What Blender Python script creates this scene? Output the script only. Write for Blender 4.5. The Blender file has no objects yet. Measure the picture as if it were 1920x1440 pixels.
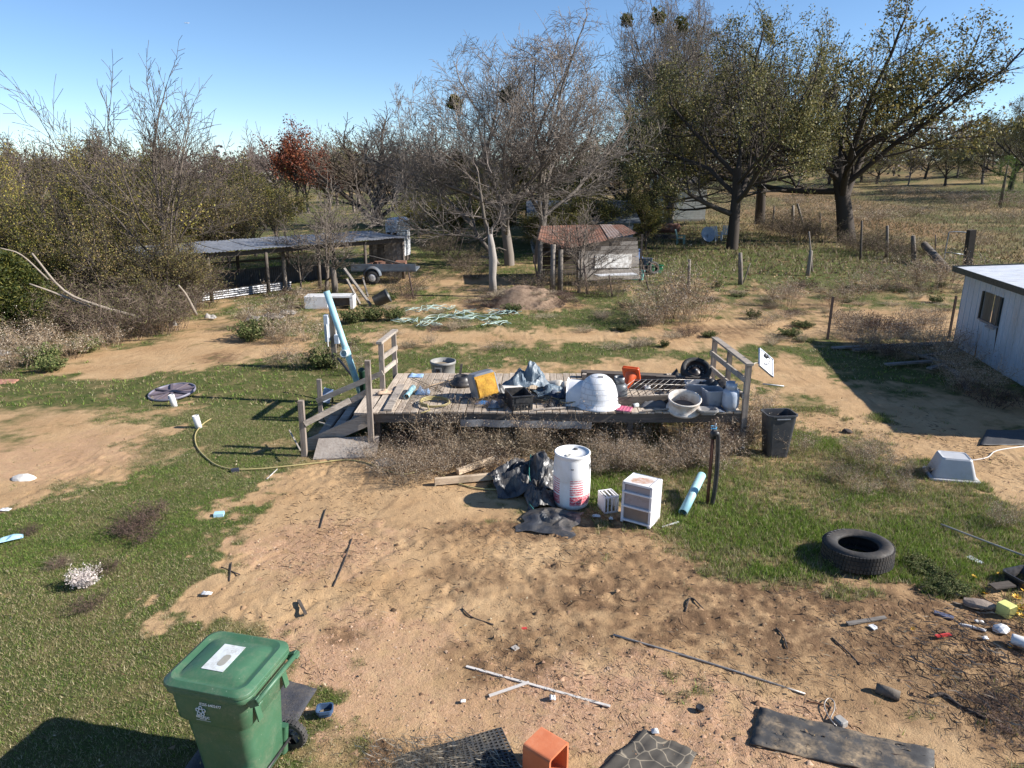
import bpy, math, random
import numpy as np
from mathutils import Vector, Matrix, Euler
random.seed(7); rng = np.random.default_rng(7)
scene = bpy.context.scene
COL = scene.collection
R = math.radians

# ---------------------------------------------------------------- camera
CAM_H, FPX = 5.0, 1333.0
PITCH = math.atan(398.0 / 1333.0)
cam_d = bpy.data.cameras.new('camera'); cam = bpy.data.objects.new('camera', cam_d); COL.objects.link(cam)
cam.location = (0, 0, CAM_H); cam.rotation_euler = (math.pi / 2 - PITCH, 0, 0)
cam_d.sensor_width = 36; cam_d.lens = 36 * FPX / 1920; cam_d.clip_start = 0.05; cam_d.clip_end = 6000
scene.camera = cam
# ---------------------------------------------------------------- sky + sun
SUN_EL, SUN_VEC = R(31.5), Vector((1.0, -0.10, 0)).normalized()     # low winter sun from the side
sun_dir = Vector((SUN_VEC.x * math.cos(SUN_EL), SUN_VEC.y * math.cos(SUN_EL), math.sin(SUN_EL)))
world = bpy.data.worlds.new('World'); scene.world = world; world.use_nodes = True
wn = world.node_tree.nodes; wn.clear()
sky = wn.new('ShaderNodeTexSky'); sky.sky_type = 'NISHITA'; sky.sun_disc = False
sky.sun_elevation = SUN_EL; sky.sun_rotation = math.atan2(SUN_VEC.x, SUN_VEC.y)
sky.altitude = 200; sky.air_density = 0.75; sky.dust_density = 0.0; sky.ozone_density = 3.5
bg = wn.new('ShaderNodeBackground'); bg.inputs[1].default_value = 0.09
wo = wn.new('ShaderNodeOutputWorld')
hsv = wn.new('ShaderNodeHueSaturation'); hsv.inputs['Saturation'].default_value = 1.05
world.node_tree.links.new(sky.outputs[0], hsv.inputs['Color']); world.node_tree.links.new(hsv.outputs[0], bg.inputs[0]); world.node_tree.links.new(bg.outputs[0], wo.inputs[0])
sd = bpy.data.lights.new('sun', 'SUN'); sun = bpy.data.objects.new('sun', sd); COL.objects.link(sun)
sd.energy = 5.0; sd.angle = R(0.53); sd.color = (1.0, 0.95, 0.88)
sun.rotation_euler = sun_dir.to_track_quat('Z', 'Y').to_euler(); sun.location = (30, -3, 30)
scene.view_settings.view_transform = 'Standard'; scene.view_settings.look = 'None'
scene.view_settings.exposure = 0.95; scene.view_settings.gamma = 1.0
scene.render.engine = 'CYCLES'
try:
    scene.cycles.use_denoising = True; scene.cycles.max_bounces = 5; scene.cycles.diffuse_bounces = 3
    scene.cycles.transparent_max_bounces = 6; scene.cycles.use_adaptive_sampling = True
except Exception: pass

# ---------------------------------------------------------------- numeric helpers
CP, SP = math.cos(PITCH), math.sin(PITCH)
def G(px, py, z=0.0):
    """point of the place at height z that the photograph shows at pixel (px, py)"""
    u = (px - 960) / FPX; v = (720 - py) / FPX
    t = (z - CAM_H) / (-SP + v * CP)
    return Vector((u * t, (CP + v * SP) * t, z))
def mpp(p):
    """metres per photograph pixel at a point"""
    return (p.y * CP + (CAM_H - p.z) * SP) / FPX
def hgt(px, py, y, x=0):
    """height seen at pixel row py on the vertical plane at distance y"""
    v = (720 - py) / FPX
    dy = CP + v * SP; dz = -SP + v * CP
    return CAM_H + dz * y / dy
def atx(px, py, y):
    v = (720 - py) / FPX
    return (px - 960) / FPX * y / (CP + v * SP)
def _h(ix, iy, s):
    n = (ix.astype(np.int64) * 374761393 + iy.astype(np.int64) * 668265263 + s * 1442695041) & 0xffffffff
    n = ((n ^ (n >> 13)) * 1274126177) & 0xffffffff
    return ((n ^ (n >> 16)) & 0xffff) / 65535.0
def vn(x, y, s=0):
    x = np.asarray(x, float); y = np.asarray(y, float)
    ix = np.floor(x); iy = np.floor(y); fx = x - ix; fy = y - iy
    fx = fx * fx * (3 - 2 * fx); fy = fy * fy * (3 - 2 * fy)
    a = _h(ix, iy, s); b = _h(ix + 1, iy, s); c = _h(ix, iy + 1, s); d = _h(ix + 1, iy + 1, s)
    return (a * (1 - fx) + b * fx) * (1 - fy) + (c * (1 - fx) + d * fx) * fy
def fbm(x, y, s=0, o=4):
    t = 0; a = 0.5; x = np.asarray(x, float); y = np.asarray(y, float)
    for i in range(o):
        t = t + a * vn(x, y, s + i * 17); x = x * 2.03 + 7.1; y = y * 2.03 + 3.7; a *= 0.5
    return t / (1 - 0.5 ** o)
def sstep(a, b, x):
    t = np.clip((x - a) / (b - a), 0, 1); return t * t * (3 - 2 * t)

# ---------------------------------------------------------------- materials
MATS = {}
class N:
    def __init__(s, name):
        m = bpy.data.materials.new(name); m.use_nodes = True; s.m = m; s.t = m.node_tree
        s.bs = s.t.nodes['Principled BSDF']; s.out = s.t.nodes['Material Output']
    def n(s, typ, **kw):
        o = s.t.nodes.new(typ)
        for k, v in kw.items(): setattr(o, k, v)
        return o
    def l(s, a, b): s.t.links.new(a, b)
    def inp(s, node, i, val):
        if isinstance(val, bpy.types.NodeSocket): s.l(val, node.inputs[i])
        else: node.inputs[i].default_value = val
    def noise(s, vec, scale, detail=4, rough=0.6, out='Fac', dist=0):
        o = s.n('ShaderNodeTexNoise'); s.l(vec, o.inputs['Vector']); o.inputs['Scale'].default_value = scale
        o.inputs['Detail'].default_value = detail; o.inputs['Roughness'].default_value = rough
        o.inputs['Distortion'].default_value = dist
        return o.outputs[out]
    def ramp(s, fac, *stops):
        o = s.n('ShaderNodeValToRGB'); s.l(fac, o.inputs[0]); e = o.color_ramp.elements
        while len(e) < len(stops): e.new(0.5)
        for i, (p, c) in enumerate(stops):
            e[i].position = p; e[i].color = (*c, 1) if len(c) == 3 else c
        return o.outputs[0]
    def mix(s, fac, a, b, blend='MIX'):
        o = s.n('ShaderNodeMix', data_type='RGBA', blend_type=blend)
        s.inp(o, 0, fac)
        for i, v in ((6, a), (7, b)):
            if isinstance(v, tuple) and len(v) == 3: v = (*v, 1)
            s.inp(o, i, v)
        return o.outputs[2]
    def math(s, op, a, b=0.0, c=None):
        o = s.n('ShaderNodeMath', operation=op); s.inp(o, 0, a); s.inp(o, 1, b)
        if c is not None: s.inp(o, 2, c)
        return o.outputs[0]
    def maprange(s, v, a, b, c=0.0, d=1.0):
        o = s.n('ShaderNodeMapRange'); s.inp(o, 0, v)
        for i, q in enumerate((a, b, c, d)): o.inputs[i + 1].default_value = q
        return o.outputs[0]
    def attr(s, name, out='Fac'):
        o = s.n('ShaderNodeAttribute'); o.attribute_name = name; return o.outputs[out]
    def obj(s): return s.n('ShaderNodeTexCoord').outputs['Object']
    def mapping(s, vec, scale=(1, 1, 1), rot=(0, 0, 0)):
        o = s.n('ShaderNodeMapping'); s.l(vec, o.inputs[0]); o.inputs['Scale'].default_value = scale
        o.inputs['Rotation'].default_value = rot; return o.outputs[0]
    def bump(s, h, strength=0.3, dist=0.02):
        o = s.n('ShaderNodeBump'); s.l(h, o.inputs['Height']); o.inputs['Strength'].default_value = strength
        o.inputs['Distance'].default_value = dist; s.l(o.outputs[0], s.bs.inputs['Normal'])
    def rand(s): return s.n('ShaderNodeObjectInfo').outputs['Random']

def mat(key, c, c2=None, rough=0.6, scale=6, metal=0.0, dirt=None, dirt_amt=0.45, bump=0.0, bscale=30, spec=0.5, vary=0.0, stretch=(1, 1, 1), trans=0.0, dscale=2.5):
    """weathered painted / plastic / metal surface: two tones, patches of dirt, fine relief"""
    if key in MATS: return MATS[key]
    s = N(key); v = s.mapping(s.obj(), stretch)
    c2 = c2 or tuple(x * 0.72 for x in c)
    col = s.mix(s.maprange(s.noise(v, scale, 5, 0.65), 0.3, 0.7), c2, c)
    if dirt:
        d = s.noise(v, dscale, 6, 0.7); f = s.noise(v, dscale * 9, 3, 0.6)
        dm = s.math('MULTIPLY', s.maprange(d, 0.45, 0.75), s.maprange(f, 0.25, 0.6))
        col = s.mix(s.math('MULTIPLY', dm, dirt_amt * 2), col, dirt)
    if vary:
        r = s.maprange(s.rand(), 0, 1, 1 - vary, 1 + vary)
        hv = s.n('ShaderNodeHueSaturation'); s.l(col, hv.inputs['Color']); s.l(r, hv.inputs['Value']); col = hv.outputs[0]
    s.l(col, s.bs.inputs['Base Color'])
    s.l(s.maprange(s.noise(v, scale * 2, 3), 0.3, 0.7, max(0.02, rough - 0.12), min(1, rough + 0.12)), s.bs.inputs['Roughness'])
    s.bs.inputs['Metallic'].default_value = metal; s.bs.inputs['Specular IOR Level'].default_value = spec
    if trans: s.bs.inputs['Subsurface Weight'].default_value = trans; s.bs.inputs['Subsurface Radius'].default_value = (0.05, 0.05, 0.05)
    if bump: s.bump(s.noise(v, bscale, 4, 0.65), bump, 0.01)
    MATS[key] = s.m; return s.m

def wood(key, c, c2, axis=0, rough=0.85, vary=0.25, grain=1.0, stain=(0.05, 0.04, 0.035)):
    """weathered timber, grain along the local axis given"""
    if key in MATS: return MATS[key]
    s = N(key); st = [14.0, 14.0, 14.0]; st[axis] = 0.9
    oi = s.n('ShaderNodeObjectInfo'); off = s.n('ShaderNodeVectorMath', operation='SCALE'); s.l(oi.outputs['Random'], off.inputs[3])
    off.inputs[0].default_value = (17.3, 9.1, 23.7)
    ad = s.n('ShaderNodeVectorMath', operation='ADD'); s.l(s.obj(), ad.inputs[0]); s.l(off.outputs[0], ad.inputs[1])
    v = s.mapping(ad.outputs[0], tuple(st)); g = s.noise(v, 2.2, 6, 0.7, dist=0.4)
    col = s.ramp(g, (0.25, c2), (0.62, c), (0.9, tuple(min(1, x * 1.25) for x in c)))
    big = s.noise(ad.outputs[0], 3.1, 5, 0.6)
    col = s.mix(s.maprange(big, 0.5, 0.8, 0, 0.75), col, stain)
    hv = s.n('ShaderNodeHueSaturation'); s.l(col, hv.inputs['Color']); s.l(s.maprange(oi.outputs['Random'], 0, 1, 1 - vary, 1 + vary), hv.inputs['Value'])
    s.l(hv.outputs[0], s.bs.inputs['Base Color']); s.bs.inputs['Roughness'].default_value = rough
    s.bs.inputs['Specular IOR Level'].default_value = 0.2
    s.bump(g, 0.5 * grain, 0.006)
    MATS[key] = s.m; return s.m

def vcol(key, rough=0.7, translucent=0.0, mul=(1, 1, 1), vary=0.0):
    """colour carried by each blade, leaf or twig itself"""
    if key in MATS: return MATS[key]
    s = N(key); a = s.attr('tint', 'Color')
    col = s.mix(1.0, a, (*mul, 1), 'MULTIPLY')
    if vary:
        hv = s.n('ShaderNodeHueSaturation'); s.l(col, hv.inputs['Color']); s.l(s.maprange(s.rand(), 0, 1, 1 - vary, 1 + vary), hv.inputs['Value']); col = hv.outputs[0]
    s.l(col, s.bs.inputs['Base Color']); s.bs.inputs['Roughness'].default_value = rough; s.bs.inputs['Specular IOR Level'].default_value = 0.25
    if translucent:
        tr = s.n('ShaderNodeBsdfTranslucent'); s.l(col, tr.inputs[0]); mx = s.n('ShaderNodeMixShader')
        mx.inputs[0].default_value = translucent; s.l(s.bs.outputs[0], mx.inputs[1]); s.l(tr.outputs[0], mx.inputs[2]); s.l(mx.outputs[0], s.out.inputs[0])
    MATS[key] = s.m; return s.m

# ---------------------------------------------------------------- objects
def tag(o, label=None, cat=None, group=None, kind=None):
    if label: o['label'] = label
    if cat: o['category'] = cat
    if group: o['group'] = group
    o['kind'] = kind or 'thing'
    return o
def thing(name, label, cat, loc=(0, 0, 0), group=None, rz=0.0):
    o = bpy.data.objects.new(name, None); COL.objects.link(o); o.location = loc; o.rotation_euler = (0, 0, rz)
    o.empty_display_size = 0.2
    return tag(o, label, cat, group)
def base_of(o):
    v = Vector((0, 0, 0))
    while o is not None: v += Vector(o.location); o = o.parent
    return v
def arrays_mesh(name, V, faces, tint=None):
    """mesh from numpy arrays; faces = list of (F,k) int arrays"""
    me = bpy.data.meshes.new(name); V = np.asarray(V, np.float32)
    faces = [np.asarray(f, np.int32) for f in faces if len(f)]
    nl = sum(f.size for f in faces); npoly = sum(len(f) for f in faces)
    me.vertices.add(len(V)); me.vertices.foreach_set('co', V.ravel())
    me.loops.add(nl); me.loops.foreach_set('vertex_index', np.concatenate([f.ravel() for f in faces]))
    tot = np.concatenate([np.full(len(f), f.shape[1], np.int32) for f in faces])
    st = np.concatenate(([0], np.cumsum(tot)[:-1])).astype(np.int32)
    me.polygons.add(npoly); me.polygons.foreach_set('loop_start', st); me.polygons.foreach_set('loop_total', tot)
    if tint is not None:
        a = me.attributes.new('tint', 'FLOAT_COLOR', 'POINT'); t = np.ones((len(V), 4), np.float32); t[:, :3] = tint
        a.data.foreach_set('color', t.ravel())
    me.update(calc_edges=True)
    return me
def link(name, me, m=None, parent=None, loc=(0, 0, 0)):
    o = bpy.data.objects.new(name, me); COL.objects.link(o)
    if m is not None and len(me.materials) == 0: me.materials.append(m)
    o.location = loc
    if parent is not None: o.parent = parent
    return o
def copy_tree(o, parent=None):
    c = o.copy(); COL.objects.link(c)
    if parent is not None: c.parent = parent
    for ch in o.children: copy_tree(ch, c)
    return c

def rrect(hx, hy, r, n=4):
    """rounded rectangle, counter-clockwise"""
    r = min(r, hx * 0.999, hy * 0.999); pts = []
    for cx, cy, a0 in ((hx - r, hy - r, 0), (-hx + r, hy - r, 90), (-hx + r, -hy + r, 180), (hx - r, -hy + r, 270)):
        for k in range(n + 1):
            a = R(a0 + 90 * k / n); pts.append((cx + r * math.cos(a), cy + r * math.sin(a)))
    return pts
class MB:
    """collects shapes given in a local frame T and links them as one mesh"""
    def __init__(s, T=None): s.v = []; s.f = []; s.T = T or Matrix.Identity(4); s.sm = set()
    def add(s, vs, fs, smooth=False, M=None):
        b = len(s.v); X = s.T @ M if M is not None else s.T
        s.v += [X @ Vector(v) for v in vs]
        for f in fs:
            if smooth: s.sm.add(len(s.f))
            s.f.append([i + b for i in f])
        return s
    def box(s, c, d, rot=(0, 0, 0), ch=0.0, M=None, jig=0.0):
        hx, hy, hz = d[0] / 2, d[1] / 2, d[2] / 2
        X = Matrix.Translation(Vector(c)) @ Euler(rot).to_matrix().to_4x4()
        if M is not None: X = M @ X
        if ch <= 0:
            vs = [(x, y, z) for z in (-hz, hz) for x, y in ((-hx, -hy), (hx, -hy), (hx, hy), (-hx, hy))]
            if jig: vs = [tuple(q + random.uniform(-jig, jig) for q in v) for v in vs]
            fs = [(3, 2, 1, 0), (4, 5, 6, 7), (0, 1, 5, 4), (1, 2, 6, 5), (2, 3, 7, 6), (3, 0, 4, 7)]
            return s.add(vs, fs, M=X)
        c_ = min(ch, hx * .9, hy * .9, hz * .9)
        return s.loft([(-hz, hx - c_, hy - c_, c_), (-hz + c_, hx, hy, c_), (hz - c_, hx, hy, c_), (hz, hx - c_, hy - c_, c_)], n=1, M=X)
    def loft(s, rings, n=4, M=None, cap0=True, cap1=True, smooth=False):
        """rings: (z, hx, hy, r[, cx, cy]) rounded rectangles"""
        vs = []; fs = []; m = 4 * (n + 1)
        for rg in rings:
            z, hx, hy, r = rg[:4]; cx, cy = (rg[4], rg[5]) if len(rg) > 4 else (0, 0)
            vs += [(x + cx, y + cy, z) for x, y in rrect(max(hx, 1e-4), max(hy, 1e-4), max(r, 1e-5), n)]
        for k in range(len(rings) - 1):
            for i in range(m):
                j = (i + 1) % m; fs.append((k * m + i, k * m + j, (k + 1) * m + j, (k + 1) * m + i))
        if cap0: fs.append(tuple(reversed(range(m))))
        if cap1: fs.append(tuple((len(rings) - 1) * m + i for i in range(m)))
        return s.add(vs, fs, smooth, M)
    def lathe(s, prof, n=24, M=None, smooth=True, a0=0, a1=360):
        """profile (r, z) turned round the local z axis"""
        full = abs(a1 - a0) >= 359.9; m = n if full else n + 1; vs = []; fs = []
        for r, z in prof:
            for i in range(m):
                a = R(a0 + (a1 - a0) * i / n); vs.append((r * math.cos(a), r * math.sin(a), z))
        for k in range(len(prof) - 1):
            for i in range(n):
                j = (i + 1) % m; fs.append((k * m + i, k * m + j, (k + 1) * m + j, (k + 1) * m + i))
        return s.add(vs, fs, smooth, M)
    def tube(s, pts, r, n=8, M=None, caps=True, smooth=True, closed=False):
        pts = [Vector(p) for p in pts]; k = len(pts); rs = r if isinstance(r, (list, tuple)) else [r] * k
        vs = []; fs = []; up = None
        for i, p in enumerate(pts):
            a = pts[i - 1] if (i or closed) else p; b = pts[(i + 1) % k] if (i < k - 1 or closed) else p
            t = (b - a).normalized()
            if up is None: up = Vector((0, 0, 1)) if abs(t.z) < 0.9 else Vector((1, 0, 0))
            x = t.cross(up).normalized(); y = x.cross(t).normalized(); up = y
            for q in range(n):
                g = 2 * math.pi * q / n; vs.append(p + (x * math.cos(g) + y * math.sin(g)) * rs[i])
        for i in range(k if closed else k - 1):
            for q in range(n):
                w = (q + 1) % n; i2 = (i + 1) % k; fs.append((i * n + q, i * n + w, i2 * n + w, i2 * n + q))
        if caps and not closed: fs.append(tuple(reversed(range(n)))); fs.append(tuple((k - 1) * n + q for q in range(n)))
        return s.add(vs, fs, smooth, M)
    def bar(s, p0, p1, w, h, up=(0, 0, 1), jig=0.0):
        """timber of section w x h from p0 to p1"""
        p0 = Vector(p0); p1 = Vector(p1); d = p1 - p0; L = d.length; x = d.normalized(); u = Vector(up)
        if abs(x.dot(u)) > 0.98: u = Vector((0, 1, 0))
        y = u.cross(x).normalized(); z = x.cross(y)
        M = Matrix((x, y, z)).transposed().to_4x4(); M.translation = (p0 + p1) / 2
        return s.box((0, 0, 0), (L, w, h), M=M, jig=jig)
    def sheet(s, grid, thick=0.0, smooth=True):
        """grid[i][j] of points"""
        a = len(grid); b = len(grid[0]); vs = [p for row in grid for p in row]
        fs = [(i * b + j, i * b + j + 1, (i + 1) * b + j + 1, (i + 1) * b + j) for i in range(a - 1) for j in range(b - 1)]
        if thick:
            n = len(vs); vs = vs + [(p[0], p[1], p[2] - thick) for p in vs]; top = fs
            fs = fs + [tuple(reversed([q + n for q in f])) for f in top]
            edge = [i for i in range(b)] + [i * b + b - 1 for i in range(1, a)] + [(a - 1) * b + j for j in range(b - 2, -1, -1)] + [i * b for i in range(a - 2, 0, -1)]
            for q in range(len(edge)):
                e0, e1 = edge[q], edge[(q + 1) % len(edge)]; fs.append((e1, e0, e0 + n, e1 + n))
        return s.add(vs, fs, smooth)
    def poly(s, pts, h=0.0):
        """flat polygon, extruded down by h"""
        n = len(pts); vs = [tuple(p) for p in pts]; fs = [tuple(range(n))]
        if h:
            vs += [(p[0], p[1], p[2] - h) for p in pts]; fs.append(tuple(reversed(range(n, 2 * n))))
            fs += [(i, i + n, (i + 1) % n + n, (i + 1) % n) for i in range(n)]
        return s.add(vs, fs)
    def mesh(s, name, off=Vector((0, 0, 0))):
        me = bpy.data.meshes.new(name); me.from_pydata([tuple(v - off) for v in s.v], [], s.f); me.update()
        if s.sm:
            fl = np.zeros(len(s.f), bool); fl[list(s.sm)] = True; me.polygons.foreach_set('use_smooth', fl)
        return me
    def build(s, name, m, parent=None, origin=None, label=None):
        if parent is not None: off = base_of(parent); o = link(name, s.mesh(name, off), m, parent)
        else:
            off = Vector(origin) if origin is not None else Vector((0, 0, 0)); o = link(name, s.mesh(name, off), m, None, off)
        if label: o['label'] = label
        return o
def bevel(o, w=0.01, seg=2):
    b = o.modifiers.new('bevel', 'BEVEL'); b.width = w; b.segments = seg; b.limit_method = 'ANGLE'; b.angle_limit = R(40)
    return o
def TR(p, rz=0, rx=0, ry=0): return Matrix.Translation(Vector(p)) @ Euler((rx, ry, rz), 'XYZ').to_matrix().to_4x4()
def text_mesh(name, body, size, m, M, parent=None, bold=0.0):
    cu = bpy.data.curves.new(name, 'FONT'); cu.body = body; cu.size = size; cu.align_x = 'CENTER'; cu.align_y = 'CENTER'; cu.extrude = 0.0008; cu.offset = bold
    t = bpy.data.objects.new('tmp_text', cu); COL.objects.link(t); dg = bpy.context.evaluated_depsgraph_get()
    me = bpy.data.meshes.new_from_object(t.evaluated_get(dg)); bpy.data.objects.remove(t); bpy.data.curves.remove(cu)
    off = base_of(parent) if parent else Vector((0, 0, 0))
    me.transform(Matrix.Translation(-off) @ M); me.materials.clear()
    return link(name, me, m, parent)
def bez(pts, n=8):
    """smooth curve through points (Catmull-Rom)"""
    P = [Vector(p) for p in pts]; P = [P[0] * 2 - P[1]] + P + [P[-1] * 2 - P[-2]]; out = []
    for i in range(1, len(P) - 2):
        for k in range(n):
            t = k / n; a, b, c, d = P[i - 1], P[i], P[i + 1], P[i + 2]
            out.append(0.5 * ((2 * b) + (c - a) * t + (2 * a - 5 * b + 4 * c - d) * t * t + (3 * b - a - 3 * c + d) * t ** 3))
    out.append(P[-2]); return out
# ---------------------------------------------------------------- the ground: where turf, sand, gravel and wet soil lie
def blob_list(rows):
    out = []
    for px, py, rx, ry, val in rows:
        c = G(px, py); m = mpp(c); far = G(px, max(py - ry, 345)); near = G(px, py + ry)
        out.append((c.x, (far.y + near.y) / 2, rx * m, max((far.y - near.y) / 2, 0.1), val))
    return out
GRASS = blob_list([
 (60, 700, 220, 30, .8), (170, 735, 260, 32, .75), (500, 730, 260, 42, .95), (430, 800, 190, 50, .96), (420, 880, 190, 50, .95),
 (230, 960, 330, 80, .96), (170, 1060, 330, 100, .97), (130, 1200, 310, 150, .97), (150, 1390, 330, 130, .95), (430, 960, 90, 60, .9), (560, 640, 140, 30, .8),
 (60, 880, 190, 55, .12), (190, 815, 150, 24, .18), (40, 790, 120, 26, .35), (20, 930, 90, 30, .15),
 (330, 665, 210, 20, .08), (430, 640, 120, 16, .1), (230, 690, 130, 16, .12), (180, 640, 100, 16, .3), (480, 655, 90, 22, .08), (330, 615, 90, 14, .2),
 (700, 960, 250, 80, 0), (600, 960, 120, 90, .02), (760, 890, 260, 40, 0), (640, 1060, 230, 90, 0), (560, 1120, 190, 70, 0), (900, 1130, 480, 160, 0), (640, 1200, 160, 110, .03), (1000, 1320, 520, 180, 0),
 (1450, 1250, 620, 180, .0), (1500, 1400, 560, 120, 0), (1750, 1200, 300, 120, .04),
 (1130, 905, 100, 34, .9), (1370, 900, 110, 55, .75), (1480, 990, 220, 56, .8), (1560, 915, 230, 60, .58), (1700, 950, 220, 56, .62), (1850, 1015, 160, 56, .72), (1720, 1060, 120, 36, .85), (1450, 1075, 110, 26, .8), (1590, 1110, 60, 14, .6), (1770, 1095, 60, 26, .8),
 (1400, 850, 120, 40, .5), (1540, 830, 70, 30, .7),
 (1640, 770, 200, 60, .06), (1530, 715, 110, 45, .1), (1790, 845, 150, 34, .1), (1900, 900, 90, 60, .12), (1760, 800, 220, 26, .15), (1520, 760, 60, 24, .5), (1650, 785, 40, 12, .55),
 (1640, 690, 120, 30, .85), (1540, 662, 60, 10, .8), (1720, 735, 120, 20, .45), (1840, 770, 130, 30, .25),
 (1450, 612, 200, 15, .12), (1350, 630, 120, 14, .16), (1560, 590, 180, 20, .42), (1700, 600, 200, 24, .25), (1660, 555, 200, 18, .55),
 (1050, 628, 250, 10, .1), (780, 632, 110, 12, .12), (1230, 645, 110, 12, .15), (1020, 668, 330, 16, .8), (800, 680, 150, 20, .85), (1240, 690, 140, 16, .25), (1130, 650, 120, 8, .75), (600, 700, 120, 30, .9),
 (900, 600, 260, 20, .72), (1080, 595, 130, 16, .9), (830, 612, 120, 10, .5), (700, 590, 120, 16, .45), (1150, 560, 120, 16, .9), (960, 575, 130, 14, .3), (1270, 560, 90, 14, .6),
 (1400, 510, 260, 30, .85), (1300, 470, 130, 20, .93), (1480, 470, 130, 18, .9), (1330, 545, 120, 14, .55), (880, 470, 130, 26, .8), (860, 530, 160, 16, .35), (560, 500, 150, 30, .75), (480, 545, 140, 10, .6), (700, 560, 90, 12, .4),
 (100, 640, 160, 20, .5), (60, 610, 120, 16, .4),
 (560, 1390, 90, 60, .82), (600, 1300, 55, 24, .8), (640, 1400, 60, 50, .5), (440, 1190, 60, 30, .6)])
WET = blob_list([(1300, 1100, 300, 70, .8), (1000, 1190, 150, 40, .55), (1550, 1230, 220, 60, .6), (820, 1000, 120, 24, .35), (1450, 1150, 330, 70, .85), (1120, 1120, 200, 50, .7), (1250, 1060, 160, 40, .6), (1750, 1190, 220, 120, .75), (950, 1235, 120, 50, .7), (880, 1090, 90, 40, .5), (1640, 1320, 160, 70, .4), (1850, 1330, 130, 90, .6), (640, 1190, 40, 20, .8), (1060, 990, 200, 24, .7), (1150, 970, 120, 20, .9), (700, 1410, 50, 30, .7), (420, 670, 40, 10, .7), (1330, 620, 90, 14, .6), (1500, 560, 200, 22, .4)])
GRAV = blob_list([(1150, 1330, 270, 90, .95), (640, 1260, 190, 130, .8), (1400, 1390, 330, 70, .8), (600, 1040, 150, 60, .65), (820, 1330, 160, 60, .5), (100, 860, 160, 40, .5), (760, 1230, 120, 60, .5), (1500, 1340, 130, 40, .7)])
def mask(blobs, x, y, base, ns, rag=0.55):
    g = base; w1 = (fbm(x * 1.1, y * 1.1, ns, 4) - 0.5) * rag * 2.0; w2 = (fbm(x * 5.5, y * 5.5, ns + 5, 4) - 0.5) * rag * 2.2
    for cx, cy, rx, ry, val in blobs:
        r = np.sqrt(((x - cx) / rx) ** 2 + ((y - cy) / ry) ** 2)
        w = sstep(1.3, 0.55, r + w1 + w2); g = g * (1 - w) + val * w
    return g
def grass_mask(x, y):
    base = 0.47 + 0.6 * (fbm(x * 0.5, y * 0.35, 3, 4) - 0.45)
    base = np.where(y > 36, 0.66 + 0.6 * (fbm(x * 0.08, y * 0.05, 9, 4) - 0.5), base)
    return np.clip(mask(GRASS, x, y, base, 11) + (0.42 + 0.55 * sstep(12, 18, y)) * (fbm(x * 2.3, y * 2.3, 12, 4) - 0.5) + 0.3 * (fbm(x * 9, y * 9, 15, 3) - 0.5), 0, 1)
def red_mask(x, y): return sstep(16, 30, x + 5 * (fbm(x * .1, y * .1, 77) - .5)) * sstep(34, 42, y) * sstep(0.38, 0.62, fbm(x * 0.06, y * 0.03 + 4, 31))
def gz(x, y):
    x = np.asarray(x, float); y = np.asarray(y, float)
    z = 0.10 * (fbm(x * 0.35, y * 0.35, 21, 3) - 0.5) + 7.5 * sstep(60, 230, y) * sstep(8, 110, x) + 1.5 * sstep(80, 400, y)
    return z * sstep(2.0, 4.0, np.abs(y) + 1.5)
def gz_fine(x, y, g):
    bare = 1 - sstep(0.2, 0.6, g)
    c = fbm(x * 3.2, y * 3.2, 51, 4) - 0.5; d = fbm(x * 12, y * 12, 57, 3) - 0.5
    ridge = np.abs(fbm(x * 1.1 + 0.7 * fbm(x, y, 8), y * 0.9, 61, 3) - 0.5)
    rut = -0.022 * sstep(0.04, 0.0, ridge) * bare * sstep(0.45, 0.65, fbm(x * .4, y * .4, 66, 2))
    clod = np.clip(sstep(0.4, 0.7, fbm(x * 0.55 + 3, y * 0.55, 71, 3)) + 1.3 * mask(WET, x, y, np.zeros_like(x), 41), 0, 1.6)
    return (0.035 * c + 0.06 * clod * np.maximum(d, -0.06)) * (0.35 + 0.65 * bare) + rut
def zfine(x, y):
    """height of the ground sheet itself"""
    i = int(np.clip(np.searchsorted(gx, x) - 1, 0, nx - 2)); j = int(np.clip(np.searchsorted(gy, y) - 1, 0, ny - 2)); u = (x - gx[i]) / (gx[i + 1] - gx[i]); w = (y - gy[j]) / (gy[j + 1] - gy[j])
    a = j * nx + i; return float((Z[a] * (1 - u) + Z[a + 1] * u) * (1 - w) + (Z[a + nx] * (1 - u) + Z[a + nx + 1] * u) * w)
def gp(px, py, dz=0.0):
    p = G(px, py); return Vector((p.x, p.y, zfine(p.x, p.y) + dz))
def gat(x, y, dz=0.0): return Vector((x, y, float(gz(x, y)) + dz))

def axis_lines(lo, hi, step, a, b, g=1.07):
    mid = np.arange(lo, hi + 1e-6, step); up = [hi]; s = step
    while up[-1] < b: s = min(s * g, 40); up.append(up[-1] + s)
    dn = [lo]; s = step
    while dn[-1] > a: s = min(s * g, 40); dn.append(dn[-1] - s)
    return np.concatenate([np.array(dn[1:])[::-1], mid, np.array(up[1:])])
gx = axis_lines(-7.5, 9.5, 0.042, -900, 900, 1.06); gy = axis_lines(4.0, 14.5, 0.042, -60, 1500, 1.035)
X, Y = np.meshgrid(gx, gy); X = X.ravel(); Y = Y.ravel()
gm = grass_mask(X, Y); Z = gz(X, Y) + gz_fine(X, Y, gm) * sstep(70, 25, np.abs(Y)) * sstep(60, 30, np.abs(X))
nx, ny = len(gx), len(gy)
ii, jj = np.meshgrid(np.arange(ny - 1), np.arange(nx - 1), indexing='ij'); q = (ii * nx + jj).ravel()
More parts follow.
